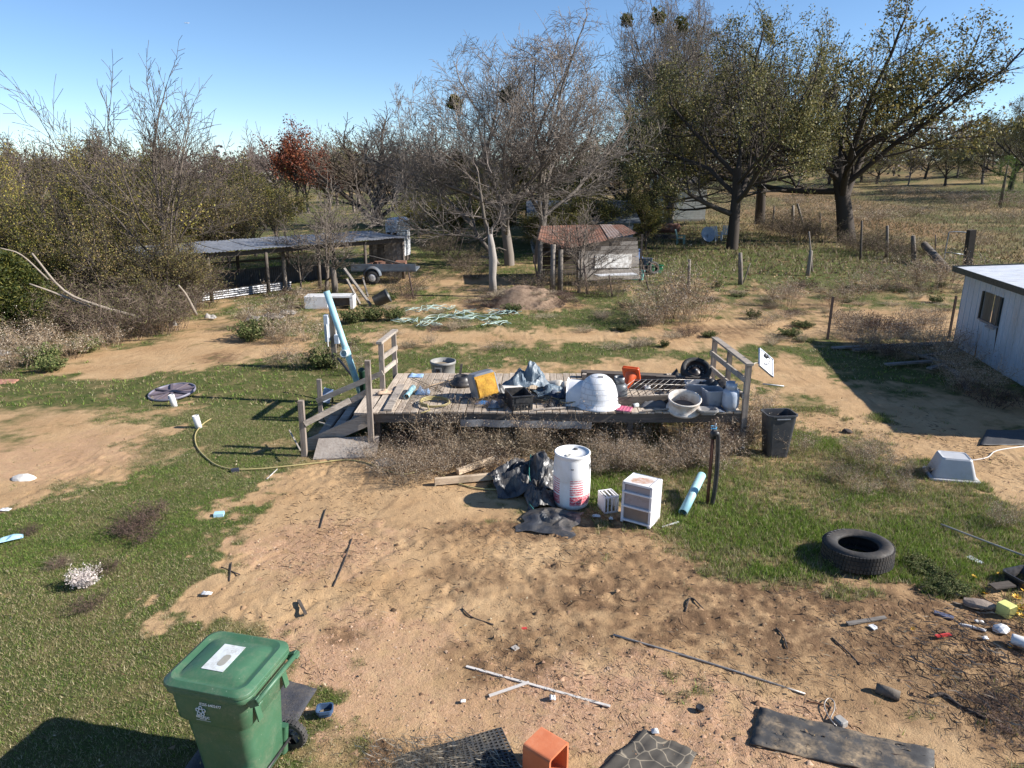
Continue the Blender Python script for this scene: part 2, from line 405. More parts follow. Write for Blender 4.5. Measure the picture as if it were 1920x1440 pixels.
me = arrays_mesh('ground', np.stack([X, Y, Z], 1), [np.stack([q, q + 1, q + nx + 1, q + nx], 1)])
for nm, arr in (('grass', gm), ('wet', mask(WET, X, Y, np.zeros_like(X), 41)), ('grav', mask(GRAV, X, Y, np.zeros_like(X), 43)), ('red', red_mask(X, Y))):
    a = me.attributes.new(nm, 'FLOAT', 'POINT'); a.data.foreach_set('value', arr.astype(np.float32))
me.polygons.foreach_set('use_smooth', np.ones(len(me.polygons), bool))
s = N('earth'); v = s.obj()
n_big = s.noise(v, 0.9, 5, 0.6); n_mid = s.noise(v, 6, 6, 0.65); n_fine = s.noise(v, 55, 4, 0.7); n_grit = s.noise(v, 170, 2, 0.6)
sand = s.mix(s.maprange(n_big, 0.35, 0.65), (0.36, 0.225, 0.115), (0.50, 0.345, 0.195))
sand = s.mix(s.maprange(n_mid, 0.35, 0.7), sand, (0.42, 0.275, 0.145))
sand = s.mix(s.maprange(n_fine, 0.52, 0.75, 0, 0.65), sand, (0.16, 0.095, 0.055))
vo = s.n('ShaderNodeTexVoronoi'); s.l(v, vo.inputs['Vector']); vo.inputs['Scale'].default_value = 42
gcol = s.mix(s.n('ShaderNodeSeparateColor').outputs[0], (0.3, 0.17, 0.1), (0.55, 0.36, 0.25))
sep = [n for n in s.t.nodes if n.bl_idname == 'ShaderNodeSeparateColor'][0]; s.l(vo.outputs['Color'], sep.inputs[0])
gcol = s.mix(s.maprange(n_grit, 0.3, 0.7), gcol, (0.42, 0.25, 0.155))
gf = s.math('MULTIPLY', s.attr('grav'), s.maprange(n_mid, 0.3, 0.55))
col = s.mix(gf, sand, gcol)
wf = s.math('MULTIPLY', s.attr('wet'), s.maprange(s.noise(v, 2.6, 6, 0.75), 0.33, 0.56))
col = s.mix(s.math('MINIMUM', s.math('MULTIPLY', wf, 1.35), .95), col, (0.15, 0.09, 0.05))
wv = s.n('ShaderNodeTexWave', wave_type='BANDS', bands_direction='X'); s.l(s.mapping(v, (1, .35, 1), (0, 0, .5)), wv.inputs[0]); wv.inputs['Scale'].default_value = .8; wv.inputs['Distortion'].default_value = 22; wv.inputs['Detail'].default_value = 4; wv.inputs['Detail Scale'].default_value = 1.1
silt = s.math('MULTIPLY', s.maprange(wv.outputs['Fac'], .72, .98), s.maprange(s.noise(v, .8, 4), .5, .68, 0, .5)); col = s.mix(silt, col, (0.20, 0.125, 0.07))
rf = s.attr('red'); col = s.mix(s.math('MULTIPLY', rf, 0.8), col, s.mix(s.noise(v, 1.5, 5), (0.16, 0.085, 0.05), (0.33, 0.16, 0.085)))
ga = s.math('ADD', s.attr('grass'), s.math('MULTIPLY', s.math('SUBTRACT', s.noise(v, 4.5, 6, 0.7), 0.5), 0.7))
ga = s.maprange(ga, 0.28, 0.68)
turf = s.ramp(s.noise(v, 1.7, 6, 0.7), (0.3, (0.22, 0.17, 0.085)), (0.46, (0.12, 0.115, 0.042)), (0.6, (0.075, 0.10, 0.026)), (0.8, (0.19, 0.16, 0.075)))
turf = s.mix(s.maprange(n_fine, 0.4, 0.7), turf, s.mix(0.5, turf, (0.03, 0.03, 0.015)))
col = s.mix(s.math('MULTIPLY', ga, s.math('SUBTRACT', 1.0, s.math('MULTIPLY', rf, 0.6))), col, turf)
s.l(col, s.bs.inputs['Base Color']); s.bs.inputs['Roughness'].default_value = 0.95; s.bs.inputs['Specular IOR Level'].default_value = 0.12
hb = s.math('ADD', s.math('MULTIPLY', n_mid, 1.2), s.math('ADD', s.math('MULTIPLY', n_fine, 0.55), s.math('MULTIPLY', n_grit, 0.18)))
s.bump(hb, 0.75, 0.03)
ground = tag(link('ground', me, s.m), 'bare sandy soil with turf patches, gravel and damp earth', 'ground', kind='structure')

# ---------------------------------------------------------------- blades, straw, twigs and crumbs lying on it
def scatter(n, x0, x1, y0, y1, dens):
    x = rng.uniform(x0, x1, n); y = rng.uniform(y0, y1, n)
    vis = np.abs(x) < 0.80 * (y + 1.2) + 1.0                    # only the ground that the place shows
    x, y = x[vis], y[vis]; p = dens(x, y); k = rng.random(len(x)) < p
    return x[k], y[k]
def blades(x, y, nb, h, w, lean, cols, name, label, cat, kz=None, trans=0.25, hcol=None):
    x = np.repeat(x, nb) + rng.normal(0, 0.018, len(x) * nb); y = np.repeat(y, nb) + rng.normal(0, 0.018, len(y) * nb)
    n = len(x); hh = (np.repeat(h, nb) if np.ndim(h) else h) * rng.uniform(0.5, 1.25, n); ww = w * rng.uniform(0.6, 1.3, n)
    a = rng.uniform(0, 2 * np.pi, n); ln = hh * lean * rng.uniform(0.2, 1.3, n); b = a + rng.normal(0, 1.0, n)
    z = gz(x, y) + gz_fine(x, y, grass_mask(x, y)) * sstep(70, 25, y) - 0.006
    ca, sa = np.cos(a) * ww, np.sin(a) * ww; cb, sb = np.cos(b) * ln, np.sin(b) * ln
    V = np.empty((n, 3, 3)); V[:, 0] = np.stack([x - ca, y - sa, z], 1); V[:, 1] = np.stack([x + ca, y + sa, z], 1)
    V[:, 2] = np.stack([x + cb, y + sb, z + hh], 1)
    C = np.array(cols)[rng.integers(0, len(cols), n)] if hcol is None else hcol(x, y, n)
    C = C * rng.uniform(0.7, 1.3, (n, 1)); T = np.repeat(C[:, None, :], 3, 1)
    me = arrays_mesh(name, V.reshape(-1, 3), [np.arange(3 * n).reshape(n, 3)], T.reshape(-1, 3))
    return tag(link(name, me, vcol('blade_' + name, 0.6, trans)), label, cat, kind='stuff')
GREENS = np.array([(0.135, 0.205, 0.035), (0.10, 0.165, 0.03), (0.19, 0.24, 0.05), (0.07, 0.125, 0.026)])
DRYS = np.array([(0.34, 0.28, 0.15), (0.24, 0.19, 0.10), (0.42, 0.36, 0.22)])
def turf_col(x, y, n):
    dry = np.clip(sstep(0.42, 0.62, fbm(x * 0.55, y * 0.55, 91, 5)) * 0.5 + 0.08 + 0.5 * (1 - sstep(0.45, 0.85, grass_mask(x, y))), 0, .92)
    k = (rng.random(n) < dry)[:, None]
    return np.where(k, DRYS[rng.integers(0, 3, n)], GREENS[rng.integers(0, 4, n)] * (0.8 + 0.6 * fbm(x * 1.1, y * 1.1, 97, 3))[:, None])
def bright_col(x, y, n):
    dry = 0.2 + 0.6 * (1 - sstep(0.45, 0.85, grass_mask(x, y))); k = (rng.random(n) < dry)[:, None]
    g = np.array([(0.17, 0.26, 0.035), (0.22, 0.3, 0.055), (0.11, 0.18, 0.027)])
    return np.where(k, DRYS[rng.integers(0, 3, n)], g[rng.integers(0, 3, n)])
def near_d(x, y): return sstep(0.16, 0.9, grass_mask(x, y)) * np.clip(9.0 / (y + 2), 0.12, 1)
x, y = scatter(300000, -9, 9, 3.6, 15, near_d); lv = x < 1.2
blades(x[lv], y[lv], 5, 0.035, 0.0035, 0.9, None, 'lawn_grass', 'short olive and dark green turf, patchy and thin', 'grass', hcol=turf_col)
blades(x[~lv], y[~lv], 5, 0.075, 0.0045, 0.7, None, 'lush_grass', 'bright green winter grass and clover round the old tyre', 'grass', hcol=bright_col)
x, y = scatter(150000, -28, 30, 15, 48, lambda x, y: sstep(0.45, 0.8, grass_mask(x, y)) * 0.8)
blades(x, y, 4, 0.07, 0.009, 0.9, None, 'field_grass', 'rough green and tan grass behind the deck', 'grass', hcol=lambda x, y, n: np.where((rng.random(n) < 0.3)[:, None], bright_col(x, y, n), turf_col(x, y, n)))
x, y = scatter(60000, 6, 80, 36, 130, lambda x, y: 0.35 + 0.4 * fbm(x * .2, y * .1, 5))
blades(x, y, 3, 0.3, 0.03, 0.8, [(0.25, 0.19, 0.11), (0.19, 0.14, 0.09), (0.3, 0.24, 0.14), (0.12, 0.12, 0.05)], 'pasture_grass', 'tall dry tan pasture grass beyond the fence', 'grass')
def straw(x, y, L, r, cols, name, label, cat, up=0.02):
    n = len(x); a = rng.uniform(0, np.pi, n); l = L * rng.uniform(0.3, 1.4, n); z = gz(x, y) + gz_fine(x, y, grass_mask(x, y)) * sstep(70, 25, y) + rng.uniform(0.002, up, n)
    d = np.stack([np.cos(a), np.sin(a), rng.normal(0, 0.18, n)], 1); s_ = np.stack([-np.sin(a), np.cos(a), np.zeros(n)], 1); c = np.stack([x, y, z], 1)
    rr = r * rng.uniform(0.6, 1.6, n); V = np.empty((n, 4, 3)); m_ = c + s_ * (rng.normal(0, 0.12, n) * l)[:, None]
    e0 = c - d * l[:, None] / 2; e1 = c + d * l[:, None] / 2; upv = np.array([0, 0, 1.0])
    V[:, 0] = e0; V[:, 1] = m_ + s_ * rr[:, None]; V[:, 2] = e1; V[:, 3] = m_ + upv * rr[:, None] * 1.6
    b = np.arange(n)[:, None] * 4; F = np.concatenate([b + [0, 1, 3], b + [1, 2, 3], b + [0, 3, 1]], 0)[: 2 * n]
    C = np.array(cols)[rng.integers(0, len(cols), n)] * rng.uniform(0.7, 1.3, (n, 1))
    me = arrays_mesh(name, V.reshape(-1, 3), [F], np.repeat(C[:, None], 4, 1).reshape(-1, 3))
    return tag(link(name, me, vcol('straw_' + name, 0.8)), label, cat, kind='stuff')
def litter_d(x, y): return (1 - sstep(0.2, 0.6, grass_mask(x, y))) * sstep(0.42, 0.68, fbm(x * 0.8, y * 0.8, 131, 4)) * np.clip(9 / (y + 2), .2, 1)
x, y = scatter(60000, -6, 9, 3.8, 14, litter_d)
straw(x, y, 0.11, 0.0035, [(0.30, 0.22, 0.14), (0.2, 0.14, 0.09), (0.38, 0.3, 0.2), (0.09, 0.06, 0.045)], 'dry_straw', 'scattered dry straw and rootlets on the bare soil', 'straw')
x, y = scatter(7000, -5, 9, 3.8, 15, lambda x, y: (1 - sstep(0.3, 0.7, grass_mask(x, y))) * sstep(.5, .72, fbm(x * .9, y * .9, 203, 4)))
straw(x, y, 0.15, 0.005, [(0.07, 0.05, 0.04), (0.045, 0.035, 0.03), (0.13, 0.09, 0.065)], 'twig_litter', 'small dark twigs littering the bare soil', 'twigs', 0.03)
x, y = scatter(14000, 3.2, 8.5, 4.4, 9.2, lambda x, y: sstep(0.9, 0.5, np.sqrt(((x - 6.0) / 2.6) ** 2 + ((y - 6.2) / 2.0) ** 2)) * .75)
straw(x, y, 0.17, 0.0055, [(0.22, 0.16, 0.11), (0.12, 0.085, 0.06), (0.3, 0.24, 0.18), (0.06, 0.045, 0.035)], 'root_mulch', 'tangled roots and shredded bark on churned soil', 'mulch', 0.07)
def crumbs(n, x0, x1, y0, y1, dens, sz, cols, name, label, cat):
    x, y = scatter(n, x0, x1, y0, y1, dens); n = len(x); z = gz(x, y) + gz_fine(x, y, grass_mask(x, y)); sz = sz * rng.lognormal(0, 0.45, n)
    o = np.array([(1, 0, 0), (-.5, .87, 0), (-.5, -.87, 0), (0.1, 0, .9)]); a = rng.uniform(0, 6.28, n)
    J = o[None] * rng.uniform(0.6, 1.3, (n, 4, 3)); Xr = J[..., 0] * np.cos(a)[:, None] - J[..., 1] * np.sin(a)[:, None]; Yr = J[..., 0] * np.sin(a)[:, None] + J[..., 1] * np.cos(a)[:, None]
    V = np.stack([x[:, None] + Xr * sz[:, None], y[:, None] + Yr * sz[:, None], z[:, None] - 0.15 * sz[:, None] + J[..., 2] * sz[:, None] * .8], -1)
    b = np.arange(n)[:, None] * 4; F = np.concatenate([b + [0, 1, 3], b + [1, 2, 3], b + [2, 0, 3]], 0)
    C = np.array(cols)[rng.integers(0, len(cols), n)] * rng.uniform(0.7, 1.25, (n, 1))
    me = arrays_mesh(name, V.reshape(-1, 3), [F], np.repeat(C[:, None], 4, 1).reshape(-1, 3))
    return tag(link(name, me, vcol('crumb_' + name, 0.9)), label, cat, kind='stuff')
crumbs(90000, -6, 7, 3.8, 12, lambda x, y: mask(GRAV, x, y, np.zeros_like(x), 43) * (1 - grass_mask(x, y)), 0.011, [(0.43, 0.27, 0.175), (0.36, 0.21, 0.13), (0.47, 0.33, 0.23), (0.26, 0.155, 0.10)], 'gravel', 'fine pinkish gravel washed over the yard', 'gravel')
crumbs(30000, -6, 9, 3.8, 14, lambda x, y: mask(WET, x, y, np.zeros_like(x) + .12, 41) * (1 - grass_mask(x, y)) * .8, 0.017, [(0.17, 0.10, 0.06), (0.25, 0.155, 0.09), (0.33, 0.21, 0.12), (0.12, 0.075, 0.045)], 'soil_clods', 'loose brown clods of churned soil', 'soil')
def leaf_litter(n, x0, x1, y0, y1, dens, sz, cols, name, label):
    x, y = scatter(n, x0, x1, y0, y1, dens); n = len(x); z = gz(x, y) + 0.03; P = np.stack([x, y, z], 1)
    u = rng.normal(0, 1, (n, 3)) * [1, 1, .35]; u /= np.linalg.norm(u, axis=1)[:, None]; w = np.cross(u, rng.normal(0, 1, (n, 3)) * [.4, .4, 1]); w /= np.linalg.norm(w, axis=1)[:, None]
    k = (sz * rng.uniform(0.6, 1.4, n))[:, None]; V = np.stack([P - u * k, P + w * k * .5, P + u * k, P - w * k * .5], 1)
    C = np.array(cols)[rng.integers(0, len(cols), n)] * rng.uniform(0.7, 1.3, (n, 1))
    me = arrays_mesh(name, V.reshape(-1, 3), [np.arange(4 * n).reshape(n, 4)], np.repeat(C[:, None], 4, 1).reshape(-1, 3))
    return tag(link(name, me, vcol('leaf_' + name, 0.7, 0.2)), label, 'leaves', kind='stuff')
leaf_litter(14000, 2, 40, 30, 70, lambda x, y: 0.9 * sstep(.35, .6, fbm(x * .2, y * .2, 3)), 0.09, [(0.2, 0.12, 0.06), (0.3, 0.2, 0.1), (0.14, 0.09, 0.05)], 'oak_leaf_litter', 'fallen brown oak leaves under the trees')
leaf_litter(5000, -9, 9, 4, 16, lambda x, y: np.full_like(x, .35), 0.018, [(0.3, 0.22, 0.12), (0.2, 0.13, 0.07), (0.36, 0.3, 0.2)], 'yard_leaf_litter', 'tiny curled brown leaves dotting the yard')
# ---------------------------------------------------------------- plants: branch chains -> tubes, leaves -> small faces
def tubes(chains, V, F, T, tint, thin=0.0):
    """append tapered tubes for chains [(pts, radii)] ; sides by radius"""
    groups = {}
    for pts, rad in chains:
        n = 7 if rad[0] > 0.12 else (5 if rad[0] > 0.035 else 3); groups.setdefault((len(pts), n), []).append((pts, rad))
    for (k, n), L in groups.items():
        P = np.array([c[0] for c in L], float); Rd = np.maximum(np.array([c[1] for c in L], float), thin); m = len(L)
        t = np.gradient(P, axis=1); t /= np.linalg.norm(t, axis=2, keepdims=True) + 1e-9
        ref = np.where(np.abs(t[..., 2:3]) < 0.9, np.array([0, 0, 1.0]), np.array([1.0, 0, 0])); u = np.cross(t, ref); u /= np.linalg.norm(u, axis=2, keepdims=True) + 1e-9
        w = np.cross(t, u); a = np.arange(n) * 2 * np.pi / n
        ring = P[:, :, None] + Rd[:, :, None, None] * (u[:, :, None] * np.cos(a)[None, None, :, None] + w[:, :, None] * np.sin(a)[None, None, :, None])
        b = sum(len(v) for v in V); V.append(ring.reshape(-1, 3))
        idx = b + np.arange(m * k * n).reshape(m, k, n); nx_ = np.roll(idx, -1, axis=2)
        F.append(np.stack([idx[:, :-1], nx_[:, :-1], nx_[:, 1:], idx[:, 1:]], -1).reshape(-1, 4))
        c = np.array(tint)[None] * rng.uniform(0.75, 1.25, (m, 1)); T.append(np.repeat(c, k * n, 0))
def perp(d):
    v = Vector((random.gauss(0, 1), random.gauss(0, 1), random.gauss(0, 1))); v = v - d * v.dot(d)
    return v.normalized() if v.length > 1e-6 else Vector((1, 0, 0))
def grow(p, d, L, r, lv, spec, chains, tips):
    sp = spec[lv]; k = sp.get('seg', 4); pts = [tuple(p)]; rad = [r]; P = Vector(p); D = Vector(d).normalized(); ends = []
    r1 = r * sp.get('taper', 0.45); wob = sp.get('wob', 0.2); up = sp.get('up', 0.0); flat = sp.get('flat', 0.0)
    for i in range(k):
        D = (D + perp(D) * random.gauss(0, wob) + Vector((0, 0, up / k))); D.z *= (1 - flat / k); D.normalize()
        P = P + D * (L / k); pts.append(tuple(P)); rad.append(r + (r1 - r) * (i + 1) / k); ends.append((Vector(P), Vector(D)))
    chains.append((pts, rad)); last = lv + 1 >= len(spec)
    if last: tips.append((Vector(P), Vector(D))); tips.append((Vector(pts[len(pts) // 2]), Vector(D))); return
    n = sp['n'] if isinstance(sp['n'], int) else random.randint(*sp['n']); t0 = sp.get('t0', 0.25); az = random.random() * 6.28
    for c in range(n):
        t = t0 + (1 - t0) * (c + random.random() * 0.8) / n; t = min(t, 0.999); f = t * k; i = min(int(f), k - 1)
        q = Vector(pts[i]).lerp(Vector(pts[i + 1]), f - i); Dd = ends[i][1]
        ang = R(random.uniform(*sp['ang'])); az += 2.4 + random.gauss(0, 0.4)
        u = Dd.cross(Vector((0, 0, 1))); u = u.normalized() if u.length > 1e-3 else Vector((1, 0, 0)); w = u.cross(Dd)
        nd = Dd * math.cos(ang) + (u * math.cos(az) + w * math.sin(az)) * math.sin(ang)
        if nd.z < -0.15 and sp.get('lift', True): nd.z *= 0.3
        ln = sp['len'] * L * random.uniform(0.65, 1.2) * (1.15 - 0.55 * t * sp.get('cone', 1.0))
        rr = (r + (r1 - r) * t) * sp.get('rr', 0.55) * random.uniform(0.8, 1.1)
        grow(q, nd, ln, rr, lv + 1, spec, chains, tips)
    if sp.get('cont', True): grow(P, D, L * sp['len'] * 0.9, r1, lv + 1, spec, chains, tips)
def leaf_faces(tips, per, spread, size, cols, V, F, T, wid=0.55, keep=None):
    P = np.array([t[0] for t in tips]); 
    if keep is not None: P = P[keep(P)]
    if len(P) == 0: return
    P = np.repeat(P, per, 0); n = len(P); P = P + rng.normal(0, spread, (n, 3))
    u = rng.normal(0, 1, (n, 3)); u /= np.linalg.norm(u, axis=1)[:, None]; w = np.cross(u, rng.normal(0, 1, (n, 3))); w /= np.linalg.norm(w, axis=1)[:, None]
    k = (size * rng.uniform(0.6, 1.4, n))[:, None]
    vs = np.stack([P - u * k, P + w * k * wid, P + u * k, P - w * k * wid], 1)
    b = sum(len(v) for v in V); V.append(vs.reshape(-1, 3)); F.append(b + np.arange(4 * n).reshape(n, 4))
    c = np.array(cols)[rng.integers(0, len(cols), n)] * rng.uniform(0.6, 1.35, (n, 1)); T.append(np.repeat(c, 4, 0))
BARK = mat('bark', (0.17, 0.145, 0.12), (0.075, 0.062, 0.052), 0.95, 9, bump=0.9, bscale=14, stretch=(1, 1, .35), spec=.1)
LEAFM = vcol('leaf', 0.55, 0.3, vary=0.15); TWIGM = vcol('twig', 0.9, 0.0, vary=0.15)
def tree_parts(name, chains, tips, bark, leaves=None, thick=0.03, thin=0.0, extra=None):
    """meshes: trunk (thick limbs), crown (twigs and leaves)"""
    big = [c for c in chains if c[1][0] >= thick]; small = [c for c in chains if c[1][0] < thick]
    V, F, T = [], [], []; tubes(big, V, F, T, bark); tm = arrays_mesh(name + '_trunk', np.concatenate(V), F, np.concatenate(T)); tm.materials.append(TWIGM)
    tm.polygons.foreach_set('use_smooth', np.ones(len(tm.polygons), bool))
    V, F, T = [], [], []; tubes(small, V, F, T, tuple(x * 1.12 for x in bark), thin)
    if leaves:
        for lf in leaves: leaf_faces(tips, *lf[:4], V, F, T, **(lf[4] if len(lf) > 4 else {}))
    if extra: extra(chains, tips, V, F, T)
    cm = arrays_mesh(name + '_crown', np.concatenate(V), F, np.concatenate(T)); cm.materials.append(LEAFM if leaves else TWIGM)
    return tm, cm
def plant_tree(name, label, meshes, loc, rz=0.0, sc=1.0, group=None, cat='tree', names=('trunk', 'crown'), sxy=None):
    t = thing(name, label, cat, loc, group, rz); t.scale = (sc, sc, sc) if sxy is None else (sxy, sxy, sc)
    for nm, me in zip(names, meshes): link(nm, me, None, t)
    return t
def envelope(ch, tp, c, rad, k0=.66, sd=3):
    """draw stray shoots in so that the crown has a rounded outline"""
    c = np.array(c, float); rad = np.array(rad, float)
    def f(P):
        q = (np.array(P, float) - c) / rad; r = np.linalg.norm(q, axis=-1, keepdims=True); az = np.arctan2(q[..., 1:2], q[..., 0:1]); el = np.arctan2(q[..., 2:3], np.hypot(q[..., 0:1], q[..., 1:2])); k = k0 * (.62 + .75 * vn(np.cos(az) * 2.3 + np.sin(az) * 1.1 + sd, el * 2.6 + np.sin(az) * 2.1, sd)); r2 = np.where(r > k, k + .38 * (1 - np.exp(-(r - k) / .38)), r); return c + q * (r2 / np.maximum(r, 1e-6)) * rad
    n = [len(c_[0]) for c_ in ch]; P = np.concatenate([np.array(c_[0]) for c_ in ch]); w = np.clip((P[:, 2:3] - 1.5) / 2.0, 0, 1); P = P * (1 - w) + f(P) * w
    out = [(q, c_[1]) for q, c_ in zip(np.split(P, np.cumsum(n)[:-1]), ch)]; t = f(np.array([t_[0] for t_ in tp]))
    return out, [(t[i], tp[i][1]) for i in range(len(tp))]
def mk(seed, p, d, L, r, spec):
    random.seed(seed); ch, tp = [], []
    for (pp, dd, ll, rr) in (p if isinstance(p, list) else [(p, d, L, r)]): grow(Vector(pp), Vector(dd), ll, rr, 0, spec, ch, tp)
    return ch, tp
GREYB = (0.10, 0.082, 0.068); BROWNB = (0.085, 0.065, 0.05); DARKB = (0.055, 0.044, 0.036); PINKB = (0.15, 0.115, 0.10)
# --- big bare tree (two stems from one stool, wide fan of limbs)
fan = [dict(n=6, ang=(22, 62), len=1.5, seg=5, t0=.45, up=.1, wob=.08, taper=.6, rr=.6, cone=.3, cont=False), dict(n=8, ang=(20, 48), len=.55, seg=7, t0=.15, up=.3, wob=.12, rr=.48, cone=.6),
       dict(n=7, ang=(25, 52), len=.52, seg=5, up=.2, wob=.15, rr=.48), dict(n=6, ang=(25, 52), len=.55, seg=4, up=.15, wob=.16, rr=.5), dict(n=2, len=.6, seg=3, up=.1, wob=.16, ang=(22, 50), rr=.6), dict(n=0, len=.5, seg=2, wob=.2, ang=(0, 1))]
ch, tp = mk(11, [((0, 0, -.2), (-.08, 0, 1), 3.4, .23), ((1.3, .3, -.2), (.16, .1, 1), 3.6, .2), ((-.3, .5, -.1), (-.6, .1, 1), 2.8, .11)], None, 0, 0, fan)
ch, tp = envelope(ch, tp, (.2, 0, 4.2), (7.2, 6.5, 6.8), .6)
BB_TIPS = np.array([t[0] for t in tp])
BIGBARE = tree_parts('big_bare', ch, tp, (0.17, 0.145, 0.125), None, .03, .007)
# --- oaks keeping thin olive leaves
oak = [dict(n=8, ang=(28, 80), len=1.45, seg=4, t0=.45, up=.0, wob=.08, taper=.6, rr=.55, cone=.3, cont=False), dict(n=8, ang=(30, 60), len=.55, seg=6, t0=.2, up=.2, wob=.17, rr=.5),
       dict(n=6, ang=(30, 60), len=.56, seg=4, up=.2, wob=.22, rr=.5), dict(n=5, ang=(30, 60), len=.55, seg=3, up=.15, wob=.24, rr=.5), dict(n=0, len=.5, seg=2, wob=.25, ang=(0, 1))]
gaps = lambda P: vn(P[:, 0] * .75 + P[:, 2] * .35, P[:, 1] * .75 + P[:, 2] * .6, 19) > .43
OAKC = [(0.18, 0.16, 0.05), (0.25, 0.21, 0.07), (0.12, 0.12, 0.04), (0.32, 0.25, 0.09), (0.10, 0.105, 0.045)]
ch, tp = mk(23, (0, 0, -.2), (.22, 0, 1), 3.8, .36, oak); ch, tp = envelope(ch, tp, (.8, 0, 5.2), (7.0, 6.6, 5.8), .68, 5); OAK_A = tree_parts('oak_a', ch, tp, DARKB, [(8, .15, .058, OAKC, dict(keep=gaps))], .05, .010)
ch, tp = mk(31, (0, 0, -.2), (-.05, 0, 1), 4.4, .38, oak); ch, tp = envelope(ch, tp, (0, 0, 5.6), (6.8, 6.8, 6.2), .68, 8); OAK_B = tree_parts('oak_b', ch, tp, DARKB, [(8, .16, .058, [(0.13, 0.13, 0.043), (0.19, 0.17, 0.058), (0.09, 0.10, 0.04), (0.25, 0.21, 0.08)], dict(keep=gaps))], .05, .010)
# --- vase shaped bare thicket tree
vase = [dict(n=9, ang=(20, 48), len=1.5, seg=4, t0=.1, up=.15, wob=.06, taper=.7, rr=.7), dict(n=7, ang=(14, 34), len=.6, seg=6, t0=.2, up=.12, wob=.09, rr=.5),
        dict(n=6, ang=(15, 40), len=.55, seg=4, up=.1, wob=.13, rr=.5), dict(n=5, ang=(18, 45), len=.6, seg=3, wob=.16, rr=.5), dict(n=0, len=.5, seg=2, wob=.2, ang=(0, 1))]
ch, tp = mk(43, (0, 0, -.2), (0, 0, 1), 2.9, .24, vase); VASE = tree_parts('vase', ch, tp, BROWNB, None, .03, .013)
# --- tall loose bare tree with a few lower leaves
loose = [dict(n=7, ang=(15, 50), len=1.15, seg=5, t0=.3, up=.15, wob=.1, taper=.55, rr=.6, cone=.4), dict(n=7, ang=(20, 50), len=.6, seg=5, t0=.2, up=.25, wob=.14, rr=.5),
         dict(n=5, ang=(25, 50), len=.58, seg=4, up=.2, wob=.18, rr=.5), dict(n=4, ang=(25, 50), len=.6, seg=3, up=.1, wob=.2, rr=.5), dict(n=0, len=.5, seg=2, wob=.2, ang=(0, 1))]
ch, tp = mk(57, (0, 0, -.2), (.05, 0, 1), 4.0, .17, loose)
YG = [(0.34, 0.30, 0.06), (0.25, 0.23, 0.055), (0.43, 0.35, 0.08), (0.17, 0.16, 0.045), (0.3, 0.21, 0.08)]
TALL = tree_parts('tall', ch, tp, (0.13, 0.105, 0.085), [(4, .2, .05, YG, dict(keep=lambda P: (P[:, 2] < 4.6) & gaps(P)))], .03, .010)
# --- scrubby thicket trees with sparse yellow-green leaves
scrub = [dict(n=7, ang=(20, 55), len=1.1, seg=4, t0=.15, up=.15, wob=.14, taper=.6, rr=.6), dict(n=6, ang=(25, 55), len=.6, seg=4, t0=.15, up=.15, wob=.2, rr=.5),
         dict(n=5, ang=(25, 60), len=.6, seg=4, up=.1, wob=.22, rr=.5), dict(n=4, ang=(25, 60), len=.65, seg=3, wob=.22, rr=.5), dict(n=0, len=.5, seg=2, wob=.2, ang=(0, 1))]
ch, tp = mk(61, (0, 0, -.2), (0, 0, 1), 2.6, .13, scrub); SCRUB_A = tree_parts('scrub_a', ch, tp, GREYB, [(4, .16, .045, YG, dict(keep=gaps))], .03, .010)
ch, tp = mk(67, (0, 0, -.2), (.1, 0, 1), 2.8, .12, scrub); SCRUB_B = tree_parts('scrub_b', ch, tp, GREYB, [(2, .16, .045, [(0.16, 0.15, 0.045), (0.2, 0.17, 0.06), (0.28, 0.2, 0.09)])], .03, .010)
ch, tp = mk(71, (0, 0, -.2), (0, 0, 1), 2.7, .13, scrub); SCRUB_C = tree_parts('scrub_c', ch, tp, BROWNB, [(5, .16, .05, [(0.11, 0.115, 0.03), (0.07, 0.08, 0.024), (0.16, 0.14, 0.04), (0.24, 0.2, 0.05)])], .03, .010)
# --- far bare wood, red-leaved oak, sapling
farw = [dict(n=7, ang=(18, 50), len=.95, seg=4, t0=.3, up=.2, wob=.12, taper=.55, rr=.6), dict(n=7, ang=(20, 50), len=.6, seg=4, t0=.2, up=.2, wob=.16, rr=.5), dict(n=6, ang=(25, 55), len=.6, seg=3, up=.15, wob=.2, rr=.5), dict(n=0, len=.6, seg=2, wob=.2, ang=(0, 1))]
ch, tp = mk(73, (0, 0, -.3), (0, 0, 1), 5.0, .22, farw); FAR_A = tree_parts('far_a', ch, tp, PINKB, None, .05, .028)
ch, tp = mk(79, (0, 0, -.3), (.1, 0, 1), 4.6, .22, farw); FAR_B = tree_parts('far_b', ch, tp, (0.17, 0.14, 0.12), [(2, .35, .12, [(0.17, 0.15, 0.05), (0.12, 0.11, 0.045), (0.2, 0.16, 0.08)])], .05, .028)
ch, tp = mk(83, (0, 0, -.3), (0, 0, 1), 5.2, .25, farw); RED = tree_parts('red', ch, tp, BROWNB, [(7, .3, .14, [(0.20, 0.055, 0.03), (0.14, 0.045, 0.03), (0.25, 0.09, 0.04)])], .05, .025)
ch, tp = mk(89, (0, 0, -.1), (.05, 0, 1), 2.0, .075, loose); SAPL = tree_parts('sapling', ch, tp, (0.17, 0.14, 0.115), None, .02, .007)

